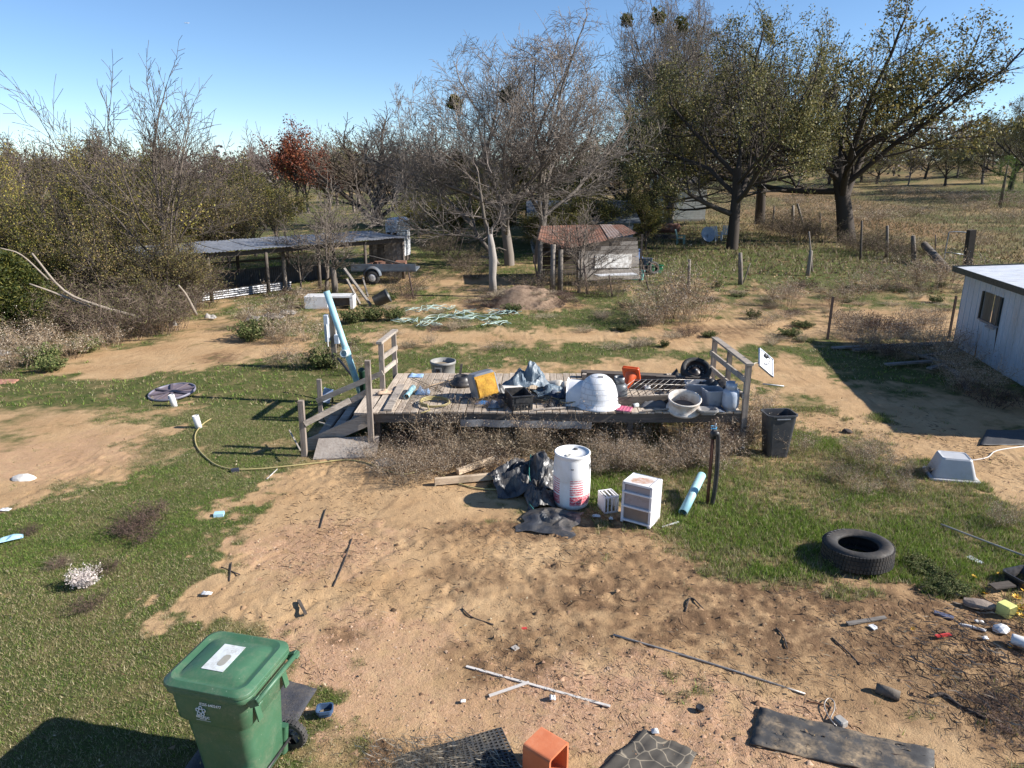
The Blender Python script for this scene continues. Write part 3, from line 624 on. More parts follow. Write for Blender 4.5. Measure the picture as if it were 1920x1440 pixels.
# --- weeds: stems, side twigs, seed heads as thin strips
def weed_mesh(name, seed, h, stems, spread, side, cols, seed_cols, fleck=3, fsize=.012, w=.004, droop=.3, base=.12):
    g = np.random.default_rng(seed); V, F, T = [], [], []
    def ribbons(P, wd, C):
        n, k, _ = P.shape; t = np.gradient(P, axis=1); rv = g.normal(0, 1, (n, 1, 3)); u = np.cross(t, rv); u /= np.linalg.norm(u, axis=2, keepdims=True) + 1e-9
        tap = np.linspace(1, .35, k)[None, :, None] * wd; vs = np.stack([P - u * tap, P + u * tap], 2); b = sum(len(v) for v in V)
        V.append(vs.reshape(-1, 3)); idx = b + np.arange(n * k * 2).reshape(n, k, 2)
        F.append(np.stack([idx[:, :-1, 0], idx[:, :-1, 1], idx[:, 1:, 1], idx[:, 1:, 0]], -1).reshape(-1, 4)); T.append(np.repeat(C, k * 2, 0))
    k = 5; a = g.uniform(0, 6.28, stems); rb = base * np.sqrt(g.random(stems)); hh = h * g.uniform(.45, 1.1, stems); out = spread * g.random(stems) ** .7 * hh
    s = np.linspace(0, 1, k)[None]; x = (rb * np.cos(a))[:, None] + (out * np.cos(a))[:, None] * s ** 1.3; y = (rb * np.sin(a))[:, None] + (out * np.sin(a))[:, None] * s ** 1.3
    z = hh[:, None] * (s - droop * (out / (hh + 1e-6))[:, None] * s ** 2.5); P = np.stack([x, y, z], -1); P[:, 1:] += g.normal(0, .03 * h, (stems, k - 1, 3)); P[..., 2] = np.maximum(P[..., 2], -.02)
    cc = np.array(cols); ribbons(P, w, cc[g.integers(0, len(cc), stems)] * g.uniform(.7, 1.3, (stems, 1)))
    if side:
        i = np.repeat(np.arange(stems), side); t = g.uniform(.25, 1, len(i)); f = t * (k - 1); j = np.minimum(f.astype(int), k - 2); q = P[i, j] + (P[i, j + 1] - P[i, j]) * (f - j)[:, None]
        d = g.normal(0, 1, (len(i), 3)) * [1, 1, .5] + [0, 0, .7]; d /= np.linalg.norm(d, axis=1)[:, None]; L = h * g.uniform(.1, .32, len(i)) * (1.2 - t * .5)
        S = q[:, None] + d[:, None] * (np.linspace(0, 1, 3)[None, :, None] * L[:, None, None]); S[:, 1:] += g.normal(0, .015 * h, (len(i), 2, 3)); ribbons(S, w * .65, cc[g.integers(0, len(cc), len(i))] * g.uniform(.7, 1.3, (len(i), 1)))
        if fleck:
            Q = np.repeat(S[:, -1], fleck, 0); n = len(Q); Q = Q + g.normal(0, .03 * h, (n, 3)); u = g.normal(0, 1, (n, 3)); u /= np.linalg.norm(u, axis=1)[:, None]; v_ = np.cross(u, g.normal(0, 1, (n, 3))); v_ /= np.linalg.norm(v_, axis=1)[:, None]
            kk = (fsize * g.uniform(.5, 1.5, n))[:, None]; b = sum(len(v) for v in V); V.append(np.stack([Q - u * kk, Q + v_ * kk * .6, Q + u * kk, Q - v_ * kk * .6], 1).reshape(-1, 3)); F.append(b + np.arange(4 * n).reshape(n, 4))
            sc = np.array(seed_cols); T.append(np.repeat(sc[g.integers(0, len(sc), n)] * g.uniform(.7, 1.3, (n, 1)), 4, 0))
    me = arrays_mesh(name, np.concatenate(V), F, np.concatenate(T)); me.materials.append(vcol('weed', .9, .1, vary=.25)); return me
DEADC = [(0.31, 0.225, 0.145), (0.2, 0.145, 0.095), (0.42, 0.33, 0.23), (0.11, 0.08, 0.055)]; DEADS = [(0.35, 0.25, 0.155), (0.18, 0.12, 0.08), (0.4, 0.33, 0.25), (0.5, 0.44, 0.36)]
TANC = [(0.33, 0.27, 0.18), (0.26, 0.2, 0.13), (0.4, 0.33, 0.24)]; GRC = [(0.10, 0.13, 0.04), (0.07, 0.10, 0.03), (0.14, 0.15, 0.06)]
DEAD = [weed_mesh('dead_weed', 100 + i, .8, 38, .9, 14, DEADC, DEADS, 3, .0095, .0038, .3, .26) for i in range(3)]
TANW = [weed_mesh('tan_weed', 110 + i, .5, 130, 1.1, 2, TANC, TANC, 2, .012, .004, .5, .2) for i in range(2)]
GRNW = [weed_mesh('green_weed', 120 + i, .4, 60, .8, 9, GRC, GRC + [(0.2, 0.19, 0.08)], 5, .02, .004, .3, .18) for i in range(2)]
DARKW = [weed_mesh('dark_weed', 130 + i, .55, 45, 1.3, 12, [(0.10, 0.07, 0.055), (0.07, 0.05, 0.042), (0.14, 0.1, 0.08)], [(0.13, 0.08, 0.06), (0.09, 0.06, 0.05)], 3, .012, .0045, .45, .3) for i in range(2)]
THICK = [weed_mesh('thicket', 140 + i, 1.7, 80, 1.1, 18, [(0.17, 0.125, 0.095), (0.11, 0.08, 0.06), (0.25, 0.19, 0.15)], [(0.11, 0.085, 0.05), (0.12, 0.12, 0.045), (0.08, 0.065, 0.045)], 2, .022, .007, .35, .8) for i in range(2)]
WHITEW = weed_mesh('white_weed', 150, .5, 60, .8, 9, [(0.5, 0.44, 0.4), (0.4, 0.34, 0.3)], [(0.6, 0.54, 0.5), (0.5, 0.43, 0.4)], 5, .014, .005, .3, .1)
def weed(mesh, px, py, sc, label, group, name='dead_weed', sz=None, cat='weed', z=None):
    p = gp(px, py, -.01) if z is None else G(px, py, z)
    o = tag(link(name, mesh, None, None, p), label, cat, group); o.rotation_euler = (0, 0, random.random() * 6.28); o.scale = (sc, sc, sz or sc * random.uniform(.85, 1.15))
    return o
# ---------------------------------------------------------------- trees of the place
def extent(ms):
    a = []
    for m in ms:
        c = np.empty(len(m.vertices) * 3, np.float32); m.vertices.foreach_get('co', c); a.append(c.reshape(-1, 3))
    a = np.concatenate(a); return np.percentile(a[:, 2], 99.8), (np.percentile(a[:, 0], 99) - np.percentile(a[:, 0], 1) + np.percentile(a[:, 1], 99) - np.percentile(a[:, 1], 1)) / 2
EXT = {}
def tree_at(name, label, ms, px, base_py, top_py, wpx=None, rz=0.0, group=None, y=None, cat='tree'):
    """stand a tree where its foot shows, as tall as its top shows"""
    if id(ms) not in EXT: EXT[id(ms)] = extent(ms)
    H0, W0 = EXT[id(ms)]
    if y is None: p = gp(px, base_py)
    else: p = gat(atx(px, 300, y), y)
    h = hgt(px, top_py, p.y) - p.z
    sxy = (wpx * mpp(p) / W0) if wpx else h / H0
    t = plant_tree(name, label, ms, p, rz, h / H0, group, cat, sxy=sxy); return t
T_BIG = tree_at('bare_tree', 'tall bare grey tree with two stems behind the rusty-roofed shack', BIGBARE, 955, 498, 52, 440, 0.3)
tree_at('oak_tree', 'leaning dark oak with olive leaves beside the pasture fence', OAK_A, 1590, 455, 18, 500, 2.2)
tree_at('oak_tree', 'thick-trunked oak shading the lawn chairs', OAK_B, 1372, 468, 12, 400, 0.6)
tree_at('oak_tree', 'oak with its trunk against the white clapboard house', OAK_B, 1293, 414, 40, 300, 2.5)
tree_at('oak_tree', 'dark oak standing behind the heap of brush', OAK_A, 1425, 420, 30, 300, 4.0)
T_MIS = tree_at('bare_tree', 'tall bare tree with mistletoe balls rising above the oaks', BIGBARE, 1255, 430, -30, 260, 2.0)
tree_at('bare_tree', 'vase-shaped bare tree rising behind the pole barn', VASE, 705, 425, 212, 260, 0.0)
tree_at('bare_tree', 'tall loose bare tree above the fallen limbs', TALL, 325, 585, 98, 270, 0.4)
tree_at('sapling', 'pale bare sapling between the pipe and the pole barn', SAPL, 612, 545, 325, 170, 0.2)
tree_at('sapling', 'thin pale sapling in front of the pole barn', SAPL, 565, 545, 400, 90, 2.2)
tree_at('sapling', 'small leafless tree leaning over the rusty shack roof', SAPL, 1085, 548, 370, 150, 1.1)
tree_at('red_oak_tree', 'oak with dark red leaves above the grey woods', RED, 552, 330, 222, None, 0.3, y=88)
tree_at('red_oak_tree', 'low red-brown oak among bare trees', RED, 612, 330, 272, None, 1.3, y=92)
# olive trees massed behind the sheds
for px, y, top, w, rz, ms, lab in ((860, 66, 300, 200, 1.0, OAK_B, 'olive-leaved oak behind the bare grey tree'), (1080, 62, 262, 240, 2.8, OAK_A, 'spreading oak above the blue-grey barn'), (1180, 58, 200, 230, 4.2, OAK_B, 'dense oak between barn and clapboard house'),
                               (960, 72, 290, 220, 5.0, OAK_A, 'rounded oak farther back behind the barn')):
    tree_at('oak_tree', lab, ms, px, 400, top, w, rz, y=y)
# scrub along the wash
g = 'scrub trees of the thicket by the pole barn'
rows = [(20, 590, 330, SCRUB_A), (75, 575, 300, SCRUB_B), (120, 600, 360, SCRUB_C), (170, 585, 290, SCRUB_A), (215, 600, 330, SCRUB_B), (245, 560, 270, SCRUB_A), (290, 520, 340, SCRUB_C), (345, 500, 330, SCRUB_B),
        (385, 500, 320, SCRUB_A), (420, 495, 300, SCRUB_B), (40, 540, 250, SCRUB_A), (110, 530, 262, SCRUB_B), (180, 520, 240, SCRUB_A), (260, 520, 262, SCRUB_B), (340, 510, 275, SCRUB_C), (430, 505, 290, SCRUB_B), (255, 592, 395, SCRUB_B), (315, 594, 380, SCRUB_B), (225, 585, 370, SCRUB_A), (365, 582, 400, SCRUB_B), (480, 480, 290, SCRUB_B), (520, 460, 300, SCRUB_C)]
labs = {id(SCRUB_A): 'scrub tree with sparse yellow-green leaves in the thicket', id(SCRUB_B): 'grey twiggy scrub tree almost bare in the thicket', id(SCRUB_C): 'dark olive-leaved scrub tree in the thicket'}
for i, (px, by, ty, ms) in enumerate(rows): tree_at('scrub_tree', labs[id(ms)], ms, px, by, ty + random.uniform(-8, 8), 150, i * 1.7, g)
g2 = 'bushy trees around the shack and the barn'
for i, (px, by, ty, w) in enumerate(((860, 452, 330, 150), (920, 455, 340, 120), (1120, 455, 350, 150), (1180, 440, 330, 120), (790, 440, 350, 120), (1210, 470, 340, 90), (1045, 478, 352, 110), (1095, 474, 345, 120), (1150, 470, 350, 110), (1010, 480, 360, 90))): tree_at('scrub_tree', 'dark olive-leaved scrub tree behind the shack', SCRUB_C, px, by, ty, w, i * 2.1, g2)
# far woods
g3 = 'bare trees of the far woods'; random.seed(5)
for i in range(46):
    px = -120 + i * 25 + random.uniform(-10, 10); y = random.uniform(78, 130); top = 232 + 26 * float(vn(px * .012, 3.3, 9)) + random.uniform(-12, 14)
    if 740 < px < 1000: top += 14
    ms = FAR_A if random.random() < .6 else FAR_B
    tree_at('far_tree', 'grey-pink bare tree of the far woods' if ms is FAR_A else 'far woods tree with a few tan leaves', ms, px, 330, top, None, random.random() * 6.28, g3, y=y)
g4 = 'trees along the far edge of the pasture'
for i, (px, y, top) in enumerate(((1905, 120, 175), (1850, 135, 215), (1960, 110, 190), (1800, 150, 235), (1740, 150, 250), (1680, 160, 250), (1620, 150, 250), (2010, 120, 200), (1560, 150, 240), (1500, 140, 240), (1880, 150, 250), (1930, 135, 235), (1780, 135, 262), (1710, 140, 262), (1650, 145, 258), (1825, 150, 255), (1590, 140, 258))):
    tree_at('far_tree', 'dark oak at the far edge of the pasture' if i % 2 == 0 else 'bare grey tree at the far edge of the pasture', OAK_B if i % 2 == 0 else FAR_B, px, 330, top, None, i * 1.3, g4, y=y)
# far-off wood closing the view: one mass
V, F, T = [], [], []; tips = []
xs = rng.uniform(-330, 420, 5200); ys = rng.uniform(150, 320, 5200); hs = gz(xs, ys) + rng.uniform(0.2, 7.5, 5200) * np.where(xs > 0, 1.5, 1)
leaf_faces([(Vector((a, b, c)), None) for a, b, c in zip(xs, ys, hs)], 22, 1.5, .5, [(0.17, 0.135, 0.12), (0.13, 0.105, 0.09), (0.2, 0.16, 0.14), (0.14, 0.125, 0.07)], V, F, T)
tag(link('distant_woods', arrays_mesh('distant_woods', np.concatenate(V), F, np.concatenate(T)), LEAFM), 'hazy band of leafless woods along the horizon', 'woods', kind='stuff')
# mistletoe: leafy balls in the bare trees
def mistletoe(px, py, tr_, r, lab):
    c_, s_ = math.cos(tr_.rotation_euler.z), math.sin(tr_.rotation_euler.z); q = BB_TIPS * np.array(tr_.scale); q = np.stack([q[:, 0] * c_ - q[:, 1] * s_, q[:, 0] * s_ + q[:, 1] * c_, q[:, 2]], 1) + np.array(tr_.location)
    y = tr_.location.y; w_ = np.array([atx(px, py, y), y, hgt(px, py, y)]); p = Vector(q[np.argmin(np.abs(q - w_) @ np.array([1, .25, 1]))])      # sits on a real twig
    V, F, T = [], [], []
    d = rng.normal(0, 1, (90, 3)); d /= np.linalg.norm(d, axis=1)[:, None]; pts = d * (r * rng.random((90, 1)) ** .6)
    leaf_faces([(Vector(q), None) for q in pts], 8, .06, .1, [(0.10, 0.11, 0.025), (0.15, 0.13, 0.03), (0.07, 0.085, 0.02)], V, F, T)
    tag(link('mistletoe', arrays_mesh('mistletoe', np.concatenate(V), F, np.concatenate(T)), LEAFM, None, p), lab, 'mistletoe', 'mistletoe balls in the bare trees')
for px, py, tr_, r in ((852, 190, T_BIG, .35), (860, 300, T_BIG, .38), (948, 176, T_BIG, .35), (1235, 30, T_MIS, .7), (1182, 40, T_MIS, .55), (985, 325, T_BIG, .45), (1277, 48, T_MIS, .7)): mistletoe(px, py, tr_, r, 'ball of olive mistletoe in the tall bare branches')
# --- dead snag with stripped white trunk
p = gp(925, 556); sn = thing('dead_snag', 'broken dead snag with a stripped pale trunk beside the shack', 'tree', p); T_ = TR(p); random.seed(3)
MB(T_).tube([(0, 0, -.1), (-.03, 0, .8), (.0, 0, 1.5), (-.06, 0, 2.1), (-.12, 0, 2.55)], [.19, .15, .18, .14, .10], 9).tube([(-.05, .02, 2.4), (-.03, .02, 2.85)], [.05, .008], 5).tube([(-.17, -.02, 2.4), (-.2, 0, 3.05)], [.045, .006], 5).build('trunk', mat('snag_wood', (0.42, 0.38, 0.34), (0.2, 0.17, 0.15), .9, 5, bump=.8, bscale=12, stretch=(1, 1, .25), dirt=(.09, .075, .06)), sn)
MB(T_).tube([(-.1, 0, 2.2), (-.35, .1, 3.2), (-.5, .1, 4.3), (-.62, .2, 5.2)], [.08, .07, .05, .02], 7).build('limb', BARK, sn); MB(T_).tube([(-.1, 0, 1.9), (.25, .1, 2.0), (.55, .1, 1.9)], [.05, .035, .015], 6).build('limb', BARK, sn); MB(T_).tube([(-.1, 0, 1.6), (-.5, 0, 1.65)], [.06, .04], 6).build('limb', BARK, sn)
ch, tp = [], []
for k in range(9): grow(Vector((-.3 + random.uniform(-.3, .3), random.uniform(-.2, .2), 2.2 + random.random() * 2.8)), Vector((random.gauss(-.2, 1), random.gauss(0, .7), random.gauss(.1, .4))).normalized(), 1.3, .025, 2, loose, ch, tp)
V, F, T = [], [], []; tubes(ch, V, F, T, (0.17, 0.14, 0.12), .006); link('twigs', arrays_mesh('twigs', np.concatenate(V), F, np.concatenate(T)), TWIGM, sn)
# --- cedars
def cedar(px, by, top, wpx, label, cols, n=2600, y=None):
    p = gp(px, by) if y is None else gat(atx(px, by, y), y); h = hgt(px, top, p.y) - p.z; w = wpx * mpp(p) / 2
    t = thing('cedar_tree', label, 'tree', p); MB(TR(p)).tube([(0, 0, -.1), (0, 0, h * .5), (0, 0, h * .95)], [.12 * h / 3, .08 * h / 3, .02], 7).build('trunk', BARK, t)
    V, F, T = [], [], []; u = rng.random(n) ** .8; a = rng.uniform(0, 6.28, n); lobe = .75 + .35 * np.sin(a * 5 + u * 9) * rng.random(n); rr = w * (np.sin(np.pi * np.clip(u * .8 + .18, 0, 1)) ** .7) * lobe * rng.random(n) ** .35
    pts = np.stack([rr * np.cos(a), rr * np.sin(a), u * h], 1); tips = [(Vector(q), None) for q in pts]
    leaf_faces(tips, 14, .075, .05, cols, V, F, T, wid=.3)
    link('crown', arrays_mesh('cedar', np.concatenate(V), F, np.concatenate(T)), LEAFM, t)
CED = [(0.05, 0.07, 0.018), (0.09, 0.10, 0.022), (0.035, 0.05, 0.015), (0.15, 0.14, 0.03)]
cedar(28, 640, 478, 190, 'bushy yellow-green cedar at the edge of the fallen limbs', CED, 3200); cedar(-30, 600, 400, 160, 'darker cedar behind the bushy yellow-green one', CED[:3], 2000)
cedar(1885, 334, 292, 90, 'small round green cedar out in the pasture', [(0.08, 0.13, 0.02), (0.12, 0.16, 0.03), (0.05, 0.09, 0.02)], 700, y=95)
# --- weeds
random.seed(21)
g = 'dead weeds along the front of the deck'; lab = 'grey-brown dead weed clump against the front of the deck'
for i in range(62):
    px = 712 + i * 11 + random.uniform(-12, 12); py = random.uniform(826, 884)
    if 1190 < px < 1275 and py < 868: continue
    if 880 < px < 1060 and random.random() < .45: continue
    dk = random.random() > .8; weed(DARKW[i % 2] if dk else DEAD[i % 3], px, py, random.uniform(.7, 1.2) if py < 850 else random.uniform(.45, .9), lab if not dk else 'dark brown sprawling weed against the front of the deck', g, sz=random.uniform(.7, 1.45) if py < 850 else random.uniform(.5, 1))
for px, py in ((770, 905), (740, 890), (810, 893), (850, 880), (1110, 890), (1180, 885), (1240, 890), (1290, 880), (1350, 888), (1330, 860), (880, 868)): weed(DEAD[random.randint(0, 2)], px, py, random.uniform(.6, .9), lab, g)
for px, py, s in ((905, 850, 1.2), (960, 846, 1.3), (1010, 850, 1.0), (870, 848, 1.0), (930, 838, 1.2)): weed(TANW[random.randint(0, 1)], px, py, s, 'pale tan dead grass clump under the deck edge', 'tan grass clumps under the deck', 'tan_grass')
for px, py, s in ((1410, 800, .9), (1430, 770, .7), (1490, 850, .7), (1395, 830, .9), (1370, 850, .8), (1420, 830, .8)): weed(DEAD[random.randint(0, 2)], px, py, s, 'dead weed by the black trash can', 'weeds by the black trash can')
for px, py, s in ((255, 990, .55), (285, 975, .6), (240, 1000, .45), (270, 1010, .5), (110, 1060, .3), (55, 1000, .3), (200, 1075, .35)): weed(DARKW[random.randint(0, 1)], px, py, s, 'dark brown dead weed lying on the lawn', 'dark weeds on the lawn')
weed(WHITEW, 160, 1100, .55, 'bleached white dead weed on the lawn', None); weed(TANW[0], 115, 1058, .5, 'flattened tan grass tussock on the lawn', None, 'tan_grass', .22)
weed(DARKW[0], 170, 1140, .4, 'small grey dead weed by the bleached one', None)
g = 'dead weeds round the upturned tub'
for px, py, s in ((1610, 865, .8), (1650, 880, .9), (1590, 905, .7), (1680, 905, .7), (1560, 900, .5), (1640, 850, .7), (1720, 890, .6), (1880, 985, .7), (1620, 925, .6), (1700, 925, .5)): weed(DEAD[random.randint(0, 2)], px, py, s * .75, 'grey dead weed near the upturned grey tub', g)
g = 'dead weeds of the field behind the deck'; lab = 'dry brown weed clump in the field behind the deck'
FL = {'dead_weed': 'grey-brown twiggy dead weed in the field behind the deck', 'dark_weed': 'low dark brown dead weed in the field behind the deck', 'tan_weed': 'dry tan grass tussock in the field behind the deck', 'green_weed': 'small leafy green weed in the field behind the deck'}
FN = {'dead_weed': 'dead_weed', 'dark_weed': 'dark_weed', 'tan_weed': 'tan_grass', 'green_weed': 'green_weed'}
random.seed(4)
for i in range(150):
    px = random.uniform(430, 1800); py = random.uniform(535, 655)
    if i % 3 == 0: px = random.uniform(1280, 1780); py = random.uniform(540, 640)
    if 560 < px < 760 and py > 600 and random.random() < .6: continue
    p = G(px, py)
    if float(grass_mask(np.array([p.x]), np.array([p.y]))[0]) < .2: continue
    if 995 < px < 1210 and py < 540: continue
    me_ = random.choice(DEAD + DARKW + TANW + TANW + GRNW); nm_ = me_.name.split('.')[0]; weed(me_, px, py, random.uniform(.45, 1.2), FL[nm_], g, FN[nm_], sz=random.uniform(.25, .85))
for px, py, s in ((1250, 600, 2.6), (1285, 588, 2.3), (1225, 606, 1.8), (1215, 612, 1.4), (1310, 600, 1.6)): weed(random.choice(DEAD), px, py, s, 'big grey leafless weed bush behind the deck', 'big grey weed bushes', 'weed_bush')
for px, py, s in ((1740, 545, 2.2), (1700, 540, 2.0), (1775, 540, 2.0), (1470, 575, 1.6), (1600, 560, 1.7), (1830, 470, 2), (1560, 575, 1.5), (1640, 545, 1.5)): weed(random.choice(DEAD), px, py, s, 'grey thorny bush near the metal shed', 'grey bushes near the metal shed', 'weed_bush')
for px, py, s in ((1610, 622, 1.5), (1640, 620, 1.2), (1710, 618, 1.4), (1680, 625, 1.2), (1740, 622, 1.2), (1590, 628, 1.0)): weed(random.choice(DEAD + DARKW), px, py, s, 'rusty brown weed growing through the wire by the shed', 'weeds in the wire by the shed')
for px, py, s in ((40, 690, 1.4), (80, 680, 1.5), (130, 670, 1.4), (20, 670, 1.5), (160, 660, 1.2), (100, 695, 1.1), (205, 650, 1.2), (0, 705, 1.2), (60, 660, 1.5)): weed(random.choice(DEAD + GRNW), px, py, s, 'green-grey weed clump below the cedar', 'weeds below the cedar')
for px, py, s in ((470, 640, 1.3), (500, 630, 1.5), (530, 640, 1.3), (490, 615, 1.5), (540, 610, 1.6), (580, 640, 1.2), (620, 690, 1.0), (640, 680, 1.1), (600, 690, 1.1), (560, 690, .9), (660, 700, .8), (520, 690, .7), (660, 605, 1.2), (700, 600, 1.3), (740, 600, 1.2)): weed(random.choice(DEAD + GRNW), px, py, s, 'weed clump round the leaning blue pipe', 'weeds round the leaning pipe')
g = 'dark brush of the fallen-limb thicket'
random.seed(9)
for i in range(34):
    px = random.uniform(60, 375); py = random.uniform(545, 640) - max(0, px - 330) * .12
    weed(random.choice(THICK), px, py, random.uniform(.7, 1.3), 'dark tangled brush under the thicket trees', g, 'brush', cat='brush')
for px, py, s in ((870, 500, 1), (820, 480, 1), (1060, 545, .6), (1110, 552, .6), (1150, 556, .5), (1000, 552, .7), (890, 520, .8), (760, 555, .7), (1480, 445, 1.2), (1500, 450, 1.3), (1540, 452, 1.2), (1630, 478, 1.0), (1670, 482, 1.0), (1700, 490, .8), (1450, 440, 1.2), (1605, 470, 1.1)):
    weed(random.choice(THICK), px, py, s, 'dark brush along the old fence line', 'brush along the fence line', 'brush', cat='brush')
for i in range(26):
    px = random.uniform(1480, 1920); py = random.uniform(362, 420); weed(random.choice(DEAD), px, py, random.uniform(3, 6), 'low grey-brown bush out in the pasture', 'bushes in the pasture', 'weed_bush', sz=2.2)
# ---------------------------------------------------------------- sheds, barn, house, fences
GALV = mat('galvanised', (0.36, 0.37, 0.39), (0.22, 0.225, 0.235), .5, 2, metal=.4, dirt=(.12, .1, .09), dirt_amt=.3)
RUST = mat('rust', (0.23, 0.09, 0.05), (0.10, 0.05, 0.032), .9, 4, dirt=(.32, .27, .24), dirt_amt=.35, bump=.3)
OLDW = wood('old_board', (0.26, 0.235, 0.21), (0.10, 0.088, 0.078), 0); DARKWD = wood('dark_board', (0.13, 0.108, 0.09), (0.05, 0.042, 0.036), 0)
POSTW = wood('post_wood', (0.25, 0.215, 0.18), (0.09, 0.076, 0.064), 2); OLDWZ = wood('old_board_upright', (0.24, 0.21, 0.185), (0.09, 0.08, 0.07), 2)
WHITEP = mat('white_sheet', (0.75, 0.76, 0.77), (0.64, 0.65, 0.67), .4, 2, dirt=(.35, .27, .2), dirt_amt=.18)
BLACK = mat('black_plastic', (0.025, 0.026, 0.03), (0.016, 0.016, 0.018), .45, 8, dirt=(.16, .13, .1), dirt_amt=.25)
def corr(mb, p0, u, v, L, W, pitch=.09, amp=.018, n_up=Vector((0, 0, 1))):
    """corrugated sheet: length L along u, ridges repeat along v over W"""
    u = Vector(u).normalized(); v = Vector(v).normalized(); n = u.cross(v).normalized(); k = max(4, int(W / pitch * 4)); p0 = Vector(p0); grid = []
    for i in range(2):
        grid.append([tuple(p0 + u * (L * i) + v * (W * j / k) + n * (amp * math.sin(2 * math.pi * (W * j / k) / pitch))) for j in range(k + 1)])
    mb.sheet(grid, 0); return mb
def ribbed(mb, p0, u, v, L, W, n_ribs=3, h=.03):
    """ribbed metal panel with trapezoid ribs along u"""
    u = Vector(u).normalized(); v = Vector(v).normalized(); n = u.cross(v).normalized(); p0 = Vector(p0); pr = [(0, h), (.02, h)]
    st = W / n_ribs
    for i in range(n_ribs):
        a = i * st
        if i: pr += [(a - .035, 0), (a - .015, h), (a + .015, h), (a + .035, 0)]
        else: pr += [(.04, 0)]
        pr += [(a + st * .36, 0), (a + st * .38, .008), (a + st * .42, .008), (a + st * .44, 0), (a + st * .6, 0), (a + st * .62, .008), (a + st * .66, .008), (a + st * .68, 0)]
    pr += [(W - .02, 0), (W - .002, h * .9)]
    grid = [[tuple(p0 + u * (L * i) + v * a + n * b) for a, b in pr] for i in range(2)]
    mb.sheet(grid, 0, smooth=False); return mb
# --- white metal shed
A = gp(1787, 647); B = gp(1920, 726); ax = (B - A); ax.z = 0; ax.normalize(); ay = Vector((ax.y * -1, ax.x, 0)); ay = ay if ay.x > 0 else -ay       # ax along the wall towards the camera, ay into the shed
A.z = 0.0; LEN, WID, HW, HR = 7.4, 5.0, 2.3, 2.62
sh = thing('metal_shed', 'white ribbed metal shed with dark trim and an open window', 'shed', A)
SIDE = mat('shed_steel', (0.50, 0.55, 0.61), (0.43, 0.48, 0.53), .42, 1.5, dirt=(.3, .24, .18), dirt_amt=.22, metal=.1, stretch=(1, 1, .4)); TRIM = mat('shed_trim', (0.03, 0.045, 0.045), None, .45)
Zv = Vector((0, 0, 1))
def wallp(a, L, z0, z1, out, name='wall_panel', tilt=0.0, org=A, d=ax):
    p = org + d * a + Vector((0, 0, z0)); m = MB(); u = Zv + out * tilt
    ribbed(m, p, u, d, z1 - z0, L - .012, max(1, round(L / .3)), .038); return m.build(name, SIDE, sh)
W0, W1, WZ0, WZ1 = 1.45, 2.55, 1.12, 1.86
for a in (0, .72): wallp(a, .72, 0, HW, -ay)
wallp(W0, W1 - W0, WZ1, HW, -ay); p_ = wallp(W0 + .12, W1 - W0 - .1, .02, WZ0 - .06, -ay, 'loose_panel', .06); p_['label'] = 'loose wall panel hanging below the window'
k = W1
while k < LEN - .05:
    L_ = min(.92, LEN - k); wallp(k, L_, 0, HW, -ay); k += .92
C_ = A + ay * WID
k = 0
while k < LEN - .05:                                                   # far long wall, with the opening seen through the window
    L_ = min(.92, LEN - k)
    if not (0.9 < k < 3.6): wallp(k, L_, 0, HR - .05, ay, org=C_)
    else: wallp(k, L_, 0, .7, ay, org=C_); wallp(k, L_, 2.0, HR - .05, ay, org=C_)
    k += .92
k = 0
while k < WID - .05:
    L_ = min(.9, WID - k); z1 = HW + (HR - HW) * k / WID
    wallp(k, L_, 0, z1, -ax, org=A, d=ay); wallp(k, L_, 0, z1, ax, org=A + ax * LEN, d=ay); k += .9
up_r = (ay * WID + Zv * (HR - HW)).normalized(); k = -.15
while k < LEN + .1:
    m = MB(); ribbed(m, A + ax * k - ay * .32 + Zv * (HW + .015), up_r, ax, WID + .64, .914, 3, .03); o = m.build('roof_panel', WHITEP, sh); k += .916
m = MB(); m.bar(A - ax * .15 - ay * .33 + Zv * (HW - .03), A + ax * (LEN + .2) - ay * .33 + Zv * (HW - .03), .02, .16).build('eave_trim', TRIM, sh)
m = MB(); m.bar(A - ax * .16 - ay * .33 + Zv * (HW - .02), A - ax * .16 + ay * (WID + .3) + Zv * (HR + .01), .02, .13).build('gable_trim', TRIM, sh)
for a, z0, z1 in ((W0 - .02, WZ0, WZ1), (W1, WZ0, WZ1)): MB().bar(A + ax * a - ay * .03 + Zv * z0, A + ax * a - ay * .03 + Zv * z1, .05, .05).build('window_jamb', TRIM, sh)
MB().bar(A + ax * (W0 - .04) - ay * .035 + Zv * (WZ0 - .02), A + ax * (W1 + .04) - ay * .035 + Zv * (WZ0 - .03), .06, .035).build('window_sill', GALV, sh)
MB().bar(A + ax * (W0 + .65) - ay * .10 + Zv * (WZ0 - .1), A + ax * (W1 + .03) - ay * .10 + Zv * (WZ0 - .07), .05, .06).build('hanging_sill', GALV, sh)
MB().bar(A + ax * (W0 + .5) + ay * .25 + Zv * .0, A + ax * (W0 + .5) + ay * .25 + Zv * HW, .09, .09).build('stud', DARKWD, sh)
